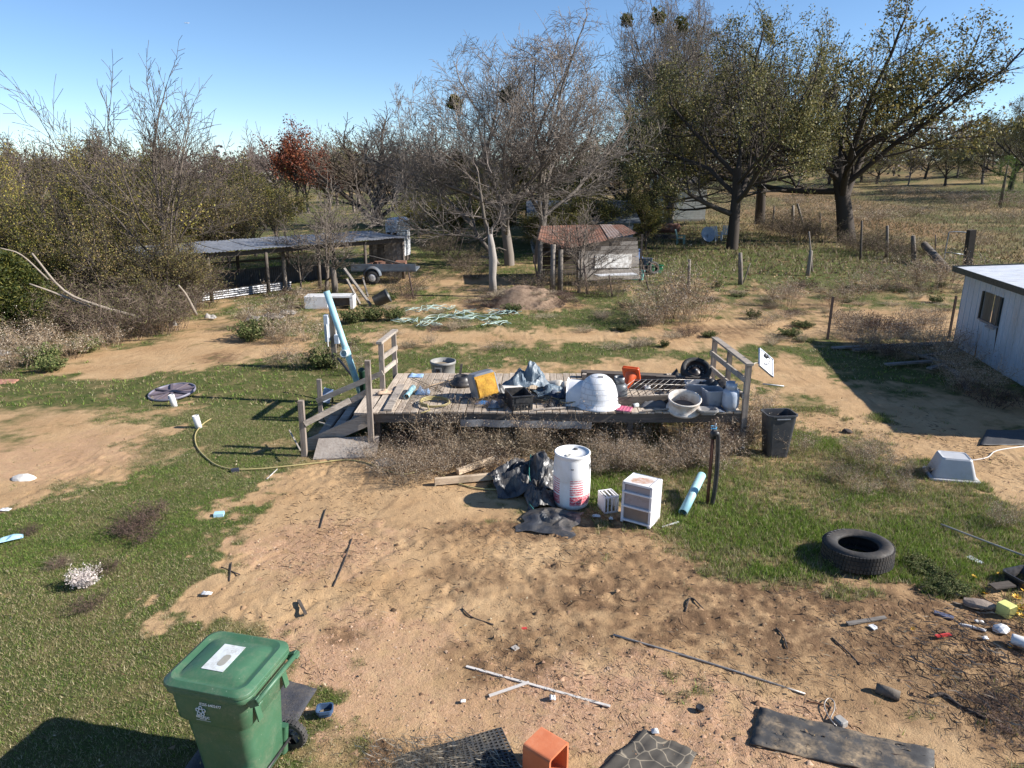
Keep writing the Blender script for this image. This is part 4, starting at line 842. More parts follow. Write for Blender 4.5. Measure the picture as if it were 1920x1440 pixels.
# lumber and planks fallen at the shed
random.seed(12)
for i, (x0, y0, x1, y1) in enumerate(((1560, 655, 1790, 646), (1600, 662, 1760, 652), (1690, 668, 1800, 690), (1720, 672, 1800, 664), (1760, 690, 1830, 720), (1740, 702, 1770, 690), (1790, 700, 1815, 735), (1660, 690, 1745, 684))):
    a, b = gp(x0, y0, .06 + .05 * (i % 3)), gp(x1, y1, .07 + .04 * (i % 2)); MB().bar(a, b, .14, .045).build('fallen_plank', OLDW, None, origin=a); o = COL.objects[-1]
    tag(o, 'grey plank lying in the brush beside the metal shed', 'plank', 'planks beside the metal shed')
for px, py, s_ in ((1620, 660, .9), (1680, 672, 1), (1740, 676, 1.1), (1790, 700, 1.0), (1830, 735, .9), (1770, 660, .9), (1660, 665, .7), (1860, 760, .8), (1800, 730, .8)): weed(random.choice(DARKW + DEAD), px, py, s_ * 1.3, 'shaded brush at the foot of the metal shed', 'brush at the metal shed')
# --- t-post wire fence by the shed
f = thing('wire_fence', 'low wire mesh fence on two rusty steel posts beside the shed', 'fence', gp(1551, 636)); STEELP = mat('rusty_post', (0.10, 0.06, 0.045), (0.05, 0.035, 0.03), .8, 10)
p0, p1 = gp(1551, 636), gp(1778, 636)
for p in (p0, p1): MB().bar(p - Zv * .1, p + Zv * 1.35, .045, .045).bar(p + Vector((.02, 0, 0)), p + Vector((.02, 0, 1.33)), .06, .012).build('post', STEELP, f)
WIRE = mat('wire', (0.16, 0.14, 0.13), (0.09, 0.075, 0.065), .6, 10, metal=.5)
m = MB()
for i in range(6): m.tube([p0 + Zv * (.03 + i * .12), (p0 + p1) / 2 + Zv * (.02 + i * .12), p1 + Zv * (.03 + i * .12)], .0035, 3)
for i in range(26): q = p0.lerp(p1, i / 25); m.tube([q, q + Zv * .64], .003, 3)
m.build('mesh_wire', WIRE, f)
# --- fence posts by the oaks and the pasture
def post(x0, y0, x1, y1, r, label, m_=POSTW, name='fence_post', group=None, sq=False, lean_y=0.0):
    a = gp(x0, y0); yy = a.y + lean_y; b = Vector((atx(x1, y1, yy), yy, hgt(x1, y1, yy))); t = MB()
    a2 = a - (b - a).normalized() * .15
    if sq: t.bar(a2, b, r * 2, r * 2)
    else: t.tube([a2, a.lerp(b, .33) + Vector((r * .15, 0, 0)), a.lerp(b, .7), b], [r * 1.05, r, r * .95, r * .8], 8)
    o = t.build(name, m_, None, origin=a); tag(o, label, 'post', group); return o
pg = 'fence posts along the oak line'
post(1523, 510, 1517, 434, .05, 'pale thin pole leaning in the grass before the oaks'); post(1514, 516, 1521, 470, .11, 'short dark stub post beside the pale leaning pole')
post(1388, 534, 1388, 474, .11, 'squat weathered post in the weedy lawn'); post(1290, 548, 1293, 486, .07, 'thin dark post with a broken crook in the lawn'); post(1393, 532, 1407, 493, .03, 'dark stick leaning on the squat weathered post')
for x0, y0, x1, y1, r in ((1613, 487, 1616, 414, .07), (1537, 437, 1538, 400, .09), (1578, 440, 1577, 402, .09), (1519, 428, 1518, 412, .06), (1485, 428, 1487, 385, .16), (1508, 432, 1495, 382, .12), (1447, 432, 1452, 386, .08)): post(x0, y0, x1, y1, r, 'dark upright fence post under the oaks', DARKWD if r < .1 else POSTW, 'fence_post', pg)
post(1662, 482, 1664, 423, .1, 'whitish-topped fence post between oak and gate'); post(1713, 492, 1712, 442, .14, 'pale stump post leaning beside the fallen log'); post(1753, 492, 1754, 440, .04, 'thin rusty steel post before the pasture', STEELP)
post(1813, 500, 1822, 431, .17, 'thick dark railway-tie gate post', mat('tie', (0.06, 0.045, 0.035), (0.035, 0.028, 0.022), .9, 6, bump=.5), 'gate_post', None, True)
a, b = gp(1775, 510, .1), gp(1728, 490); b.z = .95; o = MB().tube([a, a.lerp(b, .5), b], [.2, .22, .2], 10).build('leaning_log', POSTW, None, origin=a); tag(o, 'thick weathered log leaning by the pasture gate', 'log')
q0 = gp(1768, 497); gt = thing('tube_gate', 'leaning steel tube gate frame against the dark post', 'gate', q0); yy = q0.y
def GP(px, py): return Vector((atx(px, py, yy), yy, hgt(px, py, yy)))
STEEL = mat('gate_steel', (0.22, 0.25, 0.28), (0.13, 0.14, 0.16), .45, 8, metal=.6)
MB().tube(bez([GP(1768, 495), GP(1778, 443), GP(1783, 435), GP(1812, 436), GP(1819, 441), GP(1808, 505)], 5), .03, 7).build('frame', STEEL, gt)
MB().tube([GP(1773, 473), GP(1813, 478)], .026, 7).build('cross_rail', STEEL, gt)
# --- mid fence in front of shack
for x0, y0, x1, y1, lab in ((1216, 545, 1205, 500, 'thin dark steel post in front of the turquoise tub'), (1101, 552, 1095, 495, 'thin rusty post before the shack boards'), (1013, 552, 1000, 478, 'rusty bent steel post beside the snag'), (775, 560, 766, 510, 'dark rusty post near the trailer'), (1148, 556, 1142, 515, 'short rusty post before the shack')): post(x0, y0, x1, y1, .035, lab, STEELP, 'steel_post')
wf = thing('wire_fence', 'sagging old mesh fence between shack and lawn', 'fence', gp(1013, 552)); m = MB(); pa, pb = gp(1013, 553), gp(1225, 546)
for i in range(7): m.tube([pa + Zv * (.1 + i * .17), (pa + pb) / 2 + Zv * (.02 + i * .17), pb + Zv * (.1 + i * .17)], .006, 3)
for i in range(34): q = pa.lerp(pb, i / 33); m.tube([q, q + Zv * 1.12], .005, 3)
m.build('mesh_wire', WIRE, wf)
# --- rusty-roofed shack
P0 = gp(1085, 536); yF = P0.y
sk = thing('shack', 'collapsing board shack with a rusted tin roof', 'shed', gp(1100, 530)); 
def S(px, py, y=yF): return Vector((atx(px, py, y), y, hgt(px, py, y)))
xl, xr = atx(1085, 540, yF), atx(1190, 530, yF)
# the wall of boards seen obliquely: from left front to right
wl = S(1082, 548); wl.z = 0; wr = S(1200, 530, yF + 1.2); wr.z = 0; zt_l, zt_r = hgt(1085, 468, yF), hgt(1185, 440, yF + 1.2)
dw = (wr - wl).normalized(); Lw = (wr - wl).length; nb = 13; random.seed(2)
for i in range(nb):
    z0 = .25 + i * .175; a0 = 0.0; topf = (z0 + .17 - zt_l) / max(zt_r - zt_l, .01); st = max(0, topf) * Lw
    if st > Lw * .93: break
    sag = random.uniform(-.015, .015); a = wl + dw * (st + random.uniform(0, .05)) + Zv * (z0 + sag); b = wl + dw * (Lw - random.uniform(0, .08) + .02 * i * -1) + Zv * (z0 + random.uniform(-.02, .02))
    MB().bar(a, b, .03, .165).build('wall_board', OLDW, sk)
MB().box((0, 0, 0), (1.9, .04, .62), M=Matrix.Translation(wl.lerp(wr, .55) + Zv * 1.05 - Vector((0, .05, 0))) @ Euler((0, .03, math.atan2(dw.y, dw.x))).to_matrix().to_4x4()).build('white_panel', mat('peeling_white', (0.7, 0.69, 0.66), (0.45, 0.42, 0.38), .8, 9, dirt=(.14, .11, .09), dirt_amt=.6, dscale=5), sk, label='peeling white board nailed over the planks')
for i, (t, h) in enumerate(((0.0, zt_l), (.5, (zt_l + zt_r) / 2), (1.0, zt_r))): q = wl.lerp(wr, t) + Vector((0, .08, 0)); MB().bar(q - Zv * .1, q + Zv * h, .1, .1).build('stud', DARKWD, sk)
for px, py, tp_ in ((1036, 552, 458), (1050, 552, 468), (1012, 545, 455)):
    q = gp(px, py); MB().tube([q - Zv * .1, q + Zv * (hgt(px, tp_, q.y))], [.12, .1], 8).build('post', POSTW, sk)
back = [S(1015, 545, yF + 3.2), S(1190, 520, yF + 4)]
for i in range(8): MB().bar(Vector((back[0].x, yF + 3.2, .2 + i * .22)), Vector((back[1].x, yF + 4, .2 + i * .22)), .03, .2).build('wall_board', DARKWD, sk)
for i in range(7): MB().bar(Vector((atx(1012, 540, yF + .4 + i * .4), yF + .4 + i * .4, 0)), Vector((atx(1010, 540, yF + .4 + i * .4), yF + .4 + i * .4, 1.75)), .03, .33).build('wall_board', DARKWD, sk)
# roof: sheets run back from the eave
e0, e1 = S(1062, 468, yF - .3), S(1195, 437, yF + 1.0); e_l = S(1008, 450, yF + .2); r0, r1 = S(1015, 424, yF + 3.4), S(1168, 421, yF + 3.6)
n_s = 7
for i in range(n_s):
    t0, t1 = i / n_s, (i + 1) / n_s; path = [e_l, e0, e1]
    def E_(t): return e_l.lerp(e0, t / .3) if t < .3 else e0.lerp(e1, (t - .3) / .7)
    a, b = E_(t0), E_(t1); c, d = r0.lerp(r1, t1), r0.lerp(r1, t0); lift = Vector((0, 0, .025 * (i % 2) + random.uniform(-.02, .02))); k = 16; grid = []
    for row in range(4):
        f_ = row / 3; grid.append([tuple((a.lerp(d, f_)).lerp(b.lerp(c, f_), j / k) + lift + Vector((0, 0, .018 * math.sin(j / k * 2 * math.pi * 5) + (random.uniform(-.04, .03) if row == 0 and j == k else 0)))) for j in range(k + 1)])
    MB().sheet(grid).build('roof_sheet', RUST if i not in (5,) else mat('rust_pale', (0.33, 0.3, 0.29), (0.24, 0.12, 0.07), .7, 2.5, metal=.3), sk)
MB().bar(wl + dw * .9 + Vector((0, -.5, .5)), wl + dw * 2.9 + Vector((0, -.45, .47)), .45, .05).build('bench', mat('bench_white', (0.6, 0.62, 0.66), None, .6, dirt=(.1, .09, .08)), sk)
# things standing round the shack
def tub(name, label, cat, p, hx, hy, h, m_, taper=.85, rim=.03, rz=0.0, wall=.02, rot=None, r=.06, handles=False):
    """open-topped rounded rectangular tub"""
    o = thing(name, label, cat, p); T_ = TR(p, rz) if rot is None else TR(p) @ rot; t = taper
    MB(T_).loft([(0, hx * t, hy * t, r), (h * .5, hx * (1 + t) / 2, hy * (1 + t) / 2, r), (h - .02, hx, hy, r), (h - .02, hx + rim, hy + rim, r + rim), (h + .01, hx + rim, hy + rim, r + rim), (h + .01, hx - .006, hy - .006, r), (h * .5, hx * (1 + t) / 2 - wall, hy * (1 + t) / 2 - wall, r * .9), (wall, hx * t - wall, hy * t - wall, r * .8)], 4, smooth=False).build('shell', m_, o)
    return o, T_
TEAL = mat('turquoise', (0.18, 0.5, 0.45), (0.13, 0.4, 0.37), .5, dirt=(.2, .16, .12), dirt_amt=.2); GREENP = mat('green_plastic', (0.02, 0.2, 0.09), None, .5); BLUEP = mat('blue_plastic', (0.16, 0.3, 0.62), (0.4, 0.5, 0.7), .5)
tub('storage_tub', 'turquoise plastic tub at the foot of the shack', 'tub', gp(1194, 524, .0), .32, .25, .45, TEAL); tub('storage_tub', 'dark green tub behind the shack corner', 'tub', gp(1228, 512), .35, .25, .4, GREENP, rz=.2)
o, T_ = tub('storage_bin', 'pale blue bin tipped against the shack corner', 'bin', gp(1196, 508, .35), .28, .2, .7, BLUEP, rz=.3, rot=Euler((.2, -.35, .2)).to_matrix().to_4x4()); tub('storage_bin', 'grey bin beside the discarded tyre', 'bin', gp(1212, 510), .25, .25, .7, mat('grey_bin', (0.12, 0.14, 0.17), None, .5))
def tyre(name, label, p, ro, wdt, rot=(0, 0, 0), ri=None, tread=False, parent=None, rim_m=None):
    ri = ri or ro * .56; T_ = Matrix.Translation(Vector(p)) @ Euler(rot).to_matrix().to_4x4(); h = wdt / 2
    RUB = mat('rubber', (0.028, 0.027, 0.026), (0.017, 0.016, 0.016), .75, 12, dirt=(.13, .1, .075), dirt_amt=.35, bump=.25, bscale=40)
    prof = [(ri, -h * .62), (ri + .02, -h * .8), (ro * .8, -h * 1.02), (ro * .93, -h * .95), (ro * .985, -h * .72), (ro, -h * .3), (ro, h * .3), (ro * .985, h * .72), (ro * .93, h * .95), (ro * .8, h * 1.02), (ri + .02, h * .8), (ri, h * .62), (ri + .03, h * .5), (ro * .86, h * .7), (ro * .92, 0), (ro * .86, -h * .7), (ri + .03, -h * .5), (ri, -h * .62)]
    t = thing(name, label, 'tyre', p) if parent is None else parent
    MB(T_).lathe(prof, 48).build('casing' if parent is None else 'tyre', RUB, t); return t, T_, RUB
tyre('old_tyre', 'tyre leaning on the grey bin behind the shack', gp(1224, 515, .33), .33, .2, (R(80), 0, .5))
# --- blue-grey barn and white house behind the oaks
SIDING = N('clapboard'); v = SIDING.obj(); w_ = SIDING.n('ShaderNodeTexWave', wave_type='BANDS', bands_direction='Z', wave_profile='SAW'); SIDING.l(v, w_.inputs[0]); w_.inputs['Scale'].default_value = 1.6
SIDING.l(SIDING.mix(SIDING.maprange(SIDING.noise(v, 3, 5), .4, .7), (0.78, 0.77, 0.74), (0.6, 0.58, 0.55)), SIDING.bs.inputs['Base Color']); SIDING.bump(w_.outputs['Fac'], .8, .03)
def house(name, label, px0, px1, base, top, y, dep, wallm, roofm, eave=.4, pitch=.45, mono=False, wins=()):
    x0, x1 = atx(px0, base, y), atx(px1, base, y); p = gat((x0 + x1) / 2, y); z0 = p.z; z1 = hgt(px0, top, y); W = x1 - x0; t = thing(name, label, 'building', p)
    m = MB(); m.box((p.x, y + dep / 2, (z0 + z1) / 2), (W, dep, z1 - z0)); m.build('wall', wallm, t)
    rz = z1 + pitch * dep / 2; c = p.x
    m = MB(); a = [(c - W / 2 - eave, y - eave, z1 - eave * pitch), (c + W / 2 + eave, y - eave, z1 - eave * pitch), (c + W / 2 + eave, y + dep / 2, rz), (c - W / 2 - eave, y + dep / 2, rz)]; m.poly(a, .08); m.build('roof_slope', roofm, t)
    m = MB(); a = [(c - W / 2 - eave, y + dep / 2, rz), (c + W / 2 + eave, y + dep / 2, rz), (c + W / 2 + eave, y + dep + eave, z1 - eave * pitch), (c - W / 2 - eave, y + dep + eave, z1 - eave * pitch)]; m.poly(a, .08); m.build('roof_slope', roofm, t)
    m = MB(); 
    for sx in (-1, 1): m.add([(c + sx * (W / 2 - .02), y, z1), (c + sx * (W / 2 - .02), y + dep, z1), (c + sx * (W / 2 - .02), y + dep / 2, rz - .05)], [(0, 1, 2)])
    m.build('gable', wallm, t)
    for fx, fz, fw, fh in wins:
        cx = x0 + W * fx; cz = z0 + fz; fr = MB().box((cx, y - .04, cz), (fw + .16, .06, fh + .16)).build('window', mat('white_paint', (0.75, 0.75, 0.73), None, .5), t); MB().box((cx, y - .085, cz), (fw, .02, fh)).build('pane', mat('dark_glass', (0.02, 0.025, 0.03), None, .08, spec=.8), fr)
    MB().box((c, y + dep / 2, z0 + .1), (W + .06, dep + .06, .3)).build('foundation', mat('concrete', (0.36, 0.34, 0.31), None, .9, bump=.3), t); return t
house('clapboard_house', 'white clapboard house glimpsed between the oak trunks', 1242, 1322, 408, 340, 76, 8, SIDING.m, mat('shingle', (0.12, 0.11, 0.105), None, .9, 20), wins=((.1, 2.2, .8, 1.2),))
house('grey_barn', 'blue-grey metal barn half hidden by the bare tree', 1000, 1186, 452, 412, 46, 7, mat('blue_metal', (0.12, 0.15, 0.18), (0.08, 0.10, 0.12), .6, 2, metal=.1, dirt=(.1, .09, .085)), mat('barn_roof', (0.10, 0.115, 0.13), (0.06, 0.07, 0.08), .6, 2, metal=.1), pitch=.3, wins=((.72, 1.3, .9, .9),))
# --- small board privy, barrel smoker, chairs, dish
pp = gp(1240, 432); hs = thing('board_hut', 'small upright hut of weathered boards by the smoker', 'hut', pp); x0, x1 = atx(1222, 430, pp.y), atx(1258, 430, pp.y); zt = hgt(1240, 392, pp.y); nb = 7
for i in range(nb):
    xx = x0 + (x1 - x0) * (i + .5) / nb
    if i == 3: continue
    MB().bar((xx, pp.y, -.05), (xx, pp.y, zt - random.uniform(0, .06)), .03, (x1 - x0) / nb * .93, up=(1, 0, 0)).build('wall_board', OLDWZ, hs)
for sx in (x0, x1): MB().box((sx, pp.y + .6, zt / 2), (.05, 1.15, zt)).build('side_wall', DARKWD, hs)
MB().box((0, 0, 0), (x1 - x0 + .7, 1.9, .06), M=TR(((x0 + x1) / 2, pp.y + .5, zt + .08), 0, .1)).build('roof', RUST, hs)
ps = gp(1240, 447); sm = thing('barrel_smoker', 'rusty horizontal tank on a welded stand', 'smoker', ps); zz = hgt(1240, 428, ps.y); L2 = 65 * mpp(ps) / 2
MB(TR(ps + Zv * zz, 0, 0, R(90))).lathe([(0, -L2), (.3, -L2), (.36, -L2 + .06), (.36, L2 - .06), (.3, L2), (0, L2)], 20).build('tank', RUST, sm)
for sx in (-1, 1): MB().bar(ps + Vector((sx * L2 * .8, -.2, 0)), ps + Vector((sx * L2 * .8, -.15, zz)), .08, .08).build('leg', STEELP, sm)
MB().box(ps + Vector((.2, -.3, zz - .75)), (L2 * 1.3, .7, .5)).build('firebox', mat('soot', (0.04, 0.035, 0.033), None, .8), sm)
def chair(p, rz, label, m_, group='garden chairs under the oak'):
    c = thing('garden_chair', label, 'chair', p, group); T_ = TR(p, rz)
    for sx in (-1, 1):
        for sy in (-1, 1): MB(T_).bar((sx * .28, sy * .25, 0), (sx * .26, sy * .22, .62 if sy < 0 else .45), .06, .06).build('leg', m_, c)
        MB(T_).bar((sx * .29, -.28, .63), (sx * .29, .25, .6), .09, .03).build('armrest', m_, c)
    for i in range(4): MB(T_).box((0, -.2 + i * .13, .42), (.54, .11, .03)).build('seat_slat', m_, c)
    for i in range(4): MB(T_).bar((-.24 + i * .16, .25, .42), (-.24 + i * .16, .42, 1.05), .1, .03, up=(0, 1, 0)).build('back_slat', m_, c)
    return c
WH = mat('chair_white', (0.6, 0.62, 0.63), None, .6, dirt=(.2, .17, .14)); chair(gp(1343, 452), .4, 'white slatted garden chair beside the grey dish', WH); chair(gp(1359, 450), -.5, 'white slatted garden chair against the oak trunk', WH)
chair(gp(1276, 458), 1.2, 'faded green garden chair near the smoker', mat('chair_green', (0.25, 0.38, 0.33), None, .6))
pd = gp(1326, 455); ds = thing('satellite_dish', 'grey round dish propped among the chairs', 'dish', pd); MB(TR(pd + Zv * .6, .3, R(70))).lathe([(0, -.1), (.3, -.06), (.55, .05), (.57, .05), (.3, -.08), (0, -.12)], 24).build('dish', mat('dish_grey', (0.3, 0.34, 0.4), None, .5), ds); MB().tube([pd, pd + Zv * .6], .03, 6).build('mast', STEEL, ds)
# --- long pole barn
bx = [gp(762, 520), gp(380, 585)]; pb = thing('pole_barn', 'long low pole barn with a sagging tin roof', 'barn', gp(600, 540)); pb0 = base_of(pb)
y_r, y_l = gp(762, 522).y, gp(380, 560).y
def PB(t, back=0.0):      # point on the front row of poles
    a, b = gp(757, 522), gp(190, 592); q = a.lerp(b, t); dn = Vector((b.y - a.y, -(b.x - a.x), 0)).normalized(); dn = dn if dn.y > 0 else -dn
    return Vector((q.x, q.y, 0)) + dn * back
ztr = hgt(757, 447, PB(0).y); zt2 = hgt(195, 492, gp(190, 592).y)
for t in (0, .16, .34, .52, .7, .88):
    for bk in (0, 2.8):
        q = PB(t, bk); h = (ztr + (zt2 - ztr) * t) + (.1 if bk else 0); MB().tube([q - Zv * .1, q + Vector((.04, 0, h))], [.085, .07], 7).build('pole', wood('dark_post', (0.15, 0.125, 0.105), (0.06, 0.05, 0.042), 2), pb)
for bk, dz in ((0, 0), (2.8, .1)): MB().bar(PB(0, bk) + Zv * (ztr - .08 + dz), PB(.98, bk) + Zv * (zt2 - .1 + dz), .06, .18).build('beam', DARKWD, pb)
nS = 18
for i in range(nS):
    t0, t1 = -.02 + i / nS, -.02 + (i + 1) / nS; z0, z1 = ztr + (zt2 - ztr) * t0 + .06, ztr + (zt2 - ztr) * t1 + .06; k = 14; a, b = PB(t0, -.35) + Zv * z0, PB(t1, -.35) + Zv * z1; d, c = PB(t0, 3.1) + Zv * (z0 + .12), PB(t1, 3.1) + Zv * (z1 + .12); lf = .02 * (i % 2)
    MB().sheet([[tuple((a.lerp(d, r_ / 3)).lerp(b.lerp(c, r_ / 3), j / k) + Zv * (.02 * math.sin(j / k * 2 * math.pi * 5) + lf - (.05 * math.sin(r_ / 3 * math.pi)))) for j in range(k + 1)] for r_ in range(4)]).build('roof_sheet', GALV, pb)
for i in range(8): q = PB(0, .2 + i * .34) ; MB().bar(q, q + Zv * (ztr + i * .02 - .03), .03, .33, up=(1, 0, 0)).build('end_board', OLDWZ, pb)
for z in (.35, .75, 1.15): MB().bar(PB(.3, 2.8) + Zv * z, PB(.98, 2.8) + Zv * z, .03, .1).build('rail', DARKWD, pb)
for i in range(9):
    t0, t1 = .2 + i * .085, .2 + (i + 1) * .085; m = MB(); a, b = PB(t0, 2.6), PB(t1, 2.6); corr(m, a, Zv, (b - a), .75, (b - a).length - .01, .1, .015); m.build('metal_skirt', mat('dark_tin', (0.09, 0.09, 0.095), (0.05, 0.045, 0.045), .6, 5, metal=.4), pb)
# corrugated border lying before the barn
for i, (a_, b_) in enumerate((((375, 566), (430, 558)), ((430, 558), (490, 550)), ((490, 550), (548, 543)))):
    a, b = gp(*a_), gp(*b_); m = MB(); corr(m, a + Zv * .02, (b - a), Zv, (b - a).length - .02, .38, .09, .012); o = m.build('tin_sheet', mat('pale_tin', (0.22, 0.225, 0.235), (0.14, 0.14, 0.15), .4, 3, metal=.5), None, origin=a); tag(o, 'corrugated tin sheet standing on edge before the pole barn', 'tin sheet', 'tin sheets before the pole barn')
a, b = gp(438, 556, .08), gp(506, 547, .1); o = MB().tube([a, b], [.09, .08], 7).build('grey_log', POSTW, None, origin=a); tag(o, 'weathered log lying on the tin edging', 'log')
# trailer by the barn
pt = gp(712, 532); tr = thing('utility_trailer', 'old bluish utility trailer parked under the pole barn', 'trailer', pt); BL = mat('trailer_blue', (0.13, 0.17, 0.21), (0.08, 0.09, 0.11), .6, 4, dirt=(.15, .1, .07))
MB(TR(pt)).box((.2, .8, .62), (3.0, 1.5, .08)).build('bed', BL, tr); MB(TR(pt)).box((.2, .05, .78), (3.0, .05, .3)).build('side_board', BL, tr); MB(TR(pt)).lathe([(.34, -.13), (.42, -.1), (.42, .1), (.34, .13)], 16, M=TR((-.3, -.1, .42), 0, R(90)), a0=0, a1=180).build('mudguard', BL, tr)
wt = MB(TR(pt + Vector((-.3, -.12, .32)), 0, R(90))).lathe([(.17, -.08), (.3, -.1), (.33, -.06), (.33, .06), (.3, .1), (.17, .08)], 22).build('wheel', mat('tyre_black', (0.03, 0.03, 0.03), None, .8), tr)
MB(TR(pt + Vector((-.3, -.2, .32)), 0, R(90))).lathe([(0, .01), (.1, .02), (.18, .0), (.19, -.02)], 18).build('rim', mat('rim_white', (0.55, 0.55, 0.55), None, .5), wt)
MB().bar(pt + Vector((-.9, .6, 1.35)), pt + Vector((1.4, .4, .8)), .05, .03).build('ramp_rail', OLDW, tr)
for i in range(4): MB(TR(pt)).box((-.6 + i * .5, .8, .75 + .1 * (i % 2)), (.4, .5, .22), rot=(0, .2 * (i % 3 - 1), .5 * i)).build('scrap_load', RUST, tr)
# white box topper beyond the barn, appliance, bucket, boards
pq = gat(atx(746, 430, 42), 42); yq = 42.0; o = thing('camper_shell', 'white boxy camper shell behind the barn roof', 'camper', pq); W_ = 26 * mpp(pq); z1 = hgt(748, 408, yq)
MB(TR(pq, -.25)).loft([(.3, W_ / 2, .9, .1), (z1 - .15, W_ / 2, .9, .12), (z1, W_ / 2 - .15, .75, .12)], 3).build('shell', WHITEP, o); MB(TR(pq, -.25)).box((0, 0, .18), (W_ * .9, 1.6, .36)).build('pallet', DARKWD, o)
for sx in (-1, 1): MB(TR(pq, -.25)).box((sx * W_ * .22, -.905, z1 * .62), (W_ * .3, .02, .35)).build('window', mat('dark_glass', (0.02, 0.025, 0.03), None, .08), o)
pf = gp(617, 580); o = thing('chest_freezer', 'white chest freezer lying with one panel stripped off', 'appliance', pf); Wf = 90 * mpp(pf); hf = hgt(617, 556, pf.y)
WHE = mat('enamel', (0.72, 0.73, 0.73), (0.6, 0.6, 0.6), .4, 4, dirt=(.3, .22, .15), dirt_amt=.35)
MB(TR(pf, .05)).box((-Wf * .26, .35, hf / 2), (Wf * .48, .7, hf), ch=.02).build('cabinet', WHE, o); MB(TR(pf, .05)).box((Wf * .25, .35, hf - .03), (Wf * .5, .72, .06)).build('lid', WHE, o); MB(TR(pf, .05)).box((Wf * .47, .35, hf / 2), (.12, .7, hf)).build('end_panel', WHE, o); MB(TR(pf, .05)).box((Wf * .22, .55, hf / 2), (Wf * .48, .06, hf - .1)).build('inner_panel', mat('rusty_grey', (0.24, 0.22, 0.2), (0.16, 0.11, 0.08), .8, 5), o)
pk = gp(716, 574); o = thing('black_bucket', 'black bucket tipped in the weeds near the trailer', 'bucket', pk); MB(TR(pk + Zv * .3, .3, R(10), R(65))).lathe([(0, -.3), (.22, -.3), (.27, .3), (.29, .3), (.27, .27), (.2, -.27), (0, -.27)], 20).build('pail', mat('dark_pail', (0.05, 0.055, 0.06), None, .4), o)
def plank(x0, y0, z0, x1, y1, z1, w, h, label, m_=OLDW, name='plank', group=None):
    a = gp(x0, y0); a.z += z0; b = gp(x1, y1); b.z += z1; o = MB().bar(a, b, w, h, jig=.004).build(name, m_, None, origin=a); tag(o, label, 'plank', group); return o
for (px, by, tx, ty, w, lab) in ((695, 572, 645, 503, .16, 'pale board leaning in the weeds by the trailer'), (675, 570, 650, 523, .1, 'narrow dark board leaning beside the pale one'), (690, 556, 680, 520, .07, 'thin stick standing between leaning boards')):
    a = gp(px, by); b = Vector((atx(tx, ty, a.y + .3), a.y + .3, hgt(tx, ty, a.y + .3))); o = MB().bar(a, b, w, .05).build('leaning_board', OLDW, None, origin=a); tag(o, lab, 'plank')
post(628, 548, 624, 502, .14, 'stout weathered stump post by the saplings'); post(535, 545, 530, 470, .09, 'upright post at the pole barn front')
# pallet-like frame on the lawn beyond the snag
pl = gp(842, 478); o = thing('slatted_pallet', 'dark slatted frame leaning on the back lawn', 'frame', pl)
for i in range(5): MB().bar(pl + Vector((-.7 + i * .32, 0, 0)), pl + Vector((-.3 + i * .32, .6, 1.5)), .09, .03).build('slat', DARKWD, o)
for z in (.3, 1.2): MB().bar(pl + Vector((-.75 + z * .27, z * .4 - .05, z)), pl + Vector((.75 + z * .27, z * .4 - .05, z)), .08, .04).build('cross_bar', DARKWD, o)
# tiny airliner high in the sky
pa_ = Vector((atx(350, 43, 2500), 2500, hgt(350, 43, 2500))); ap = thing('airplane', 'tiny white airplane high in the clear sky', 'airplane', pa_); WA = mat('plane_white', (0.8, 0.8, 0.8), None, .4); TA = TR(pa_, .3, 0, 0) @ Matrix.Scale(.42, 4)
MB(TA).tube([(-18, 0, 0), (-14, 0, 0), (12, 0, 0), (19, 0, .8)], [.3, 2, 2, .4], 10).build('fuselage', WA, ap)
for sy in (-1, 1): MB(TA).poly([(-3, 0, -.5), (3, 0, -.5), (7, sy * 17, .5), (5, sy * 17, .5)][::sy], .5).build('wing', WA, ap)
MB(TA).poly([(13, -.1, 1), (17, -.1, 1), (19, -.1, 6), (17, -.1, 6)], .3).build('tail_fin', WA, ap)
def V3_(px, py, y): return Vector((atx(px, py, y), y, hgt(px, py, y)))
# fallen pale limbs over the brush
random.seed(17)
for (pts, r, lab) in (([(60, 475, 2.2), (120, 545, 1.3), (190, 575, .7), (265, 596, .35)], .055, 'long pale fallen limb sloping over the brush'), ([(55, 532, 1.2), (110, 552, 1.0), (170, 576, .6)], .045, 'short pale fallen limb crossing the long one'), ([(0, 465, 2.6), (40, 478, 2.2), (90, 524, 1.4)], .03, 'thin pale limb reaching over the cedar'), ([(335, 535, 1.6), (350, 555, .9), (368, 590, .3)], .05, 'broken pale branch stub leaning in the brush')):
    P_ = [V3_(a, b, 20.8 + .35 * q_) for q_, (a, b, c) in enumerate(pts)]; o = MB().tube(bez(P_, 4), [r * (0.5 + .5 * i / (len(P_) * 4 - 4)) for i in range(len(P_) * 4 - 3)], 7).build('fallen_limb', mat('pale_limb', (0.32, 0.27, 0.22), (0.2, 0.165, 0.13), .9, 6, bump=.5), None, origin=P_[-1]); tag(o, lab, 'branch')
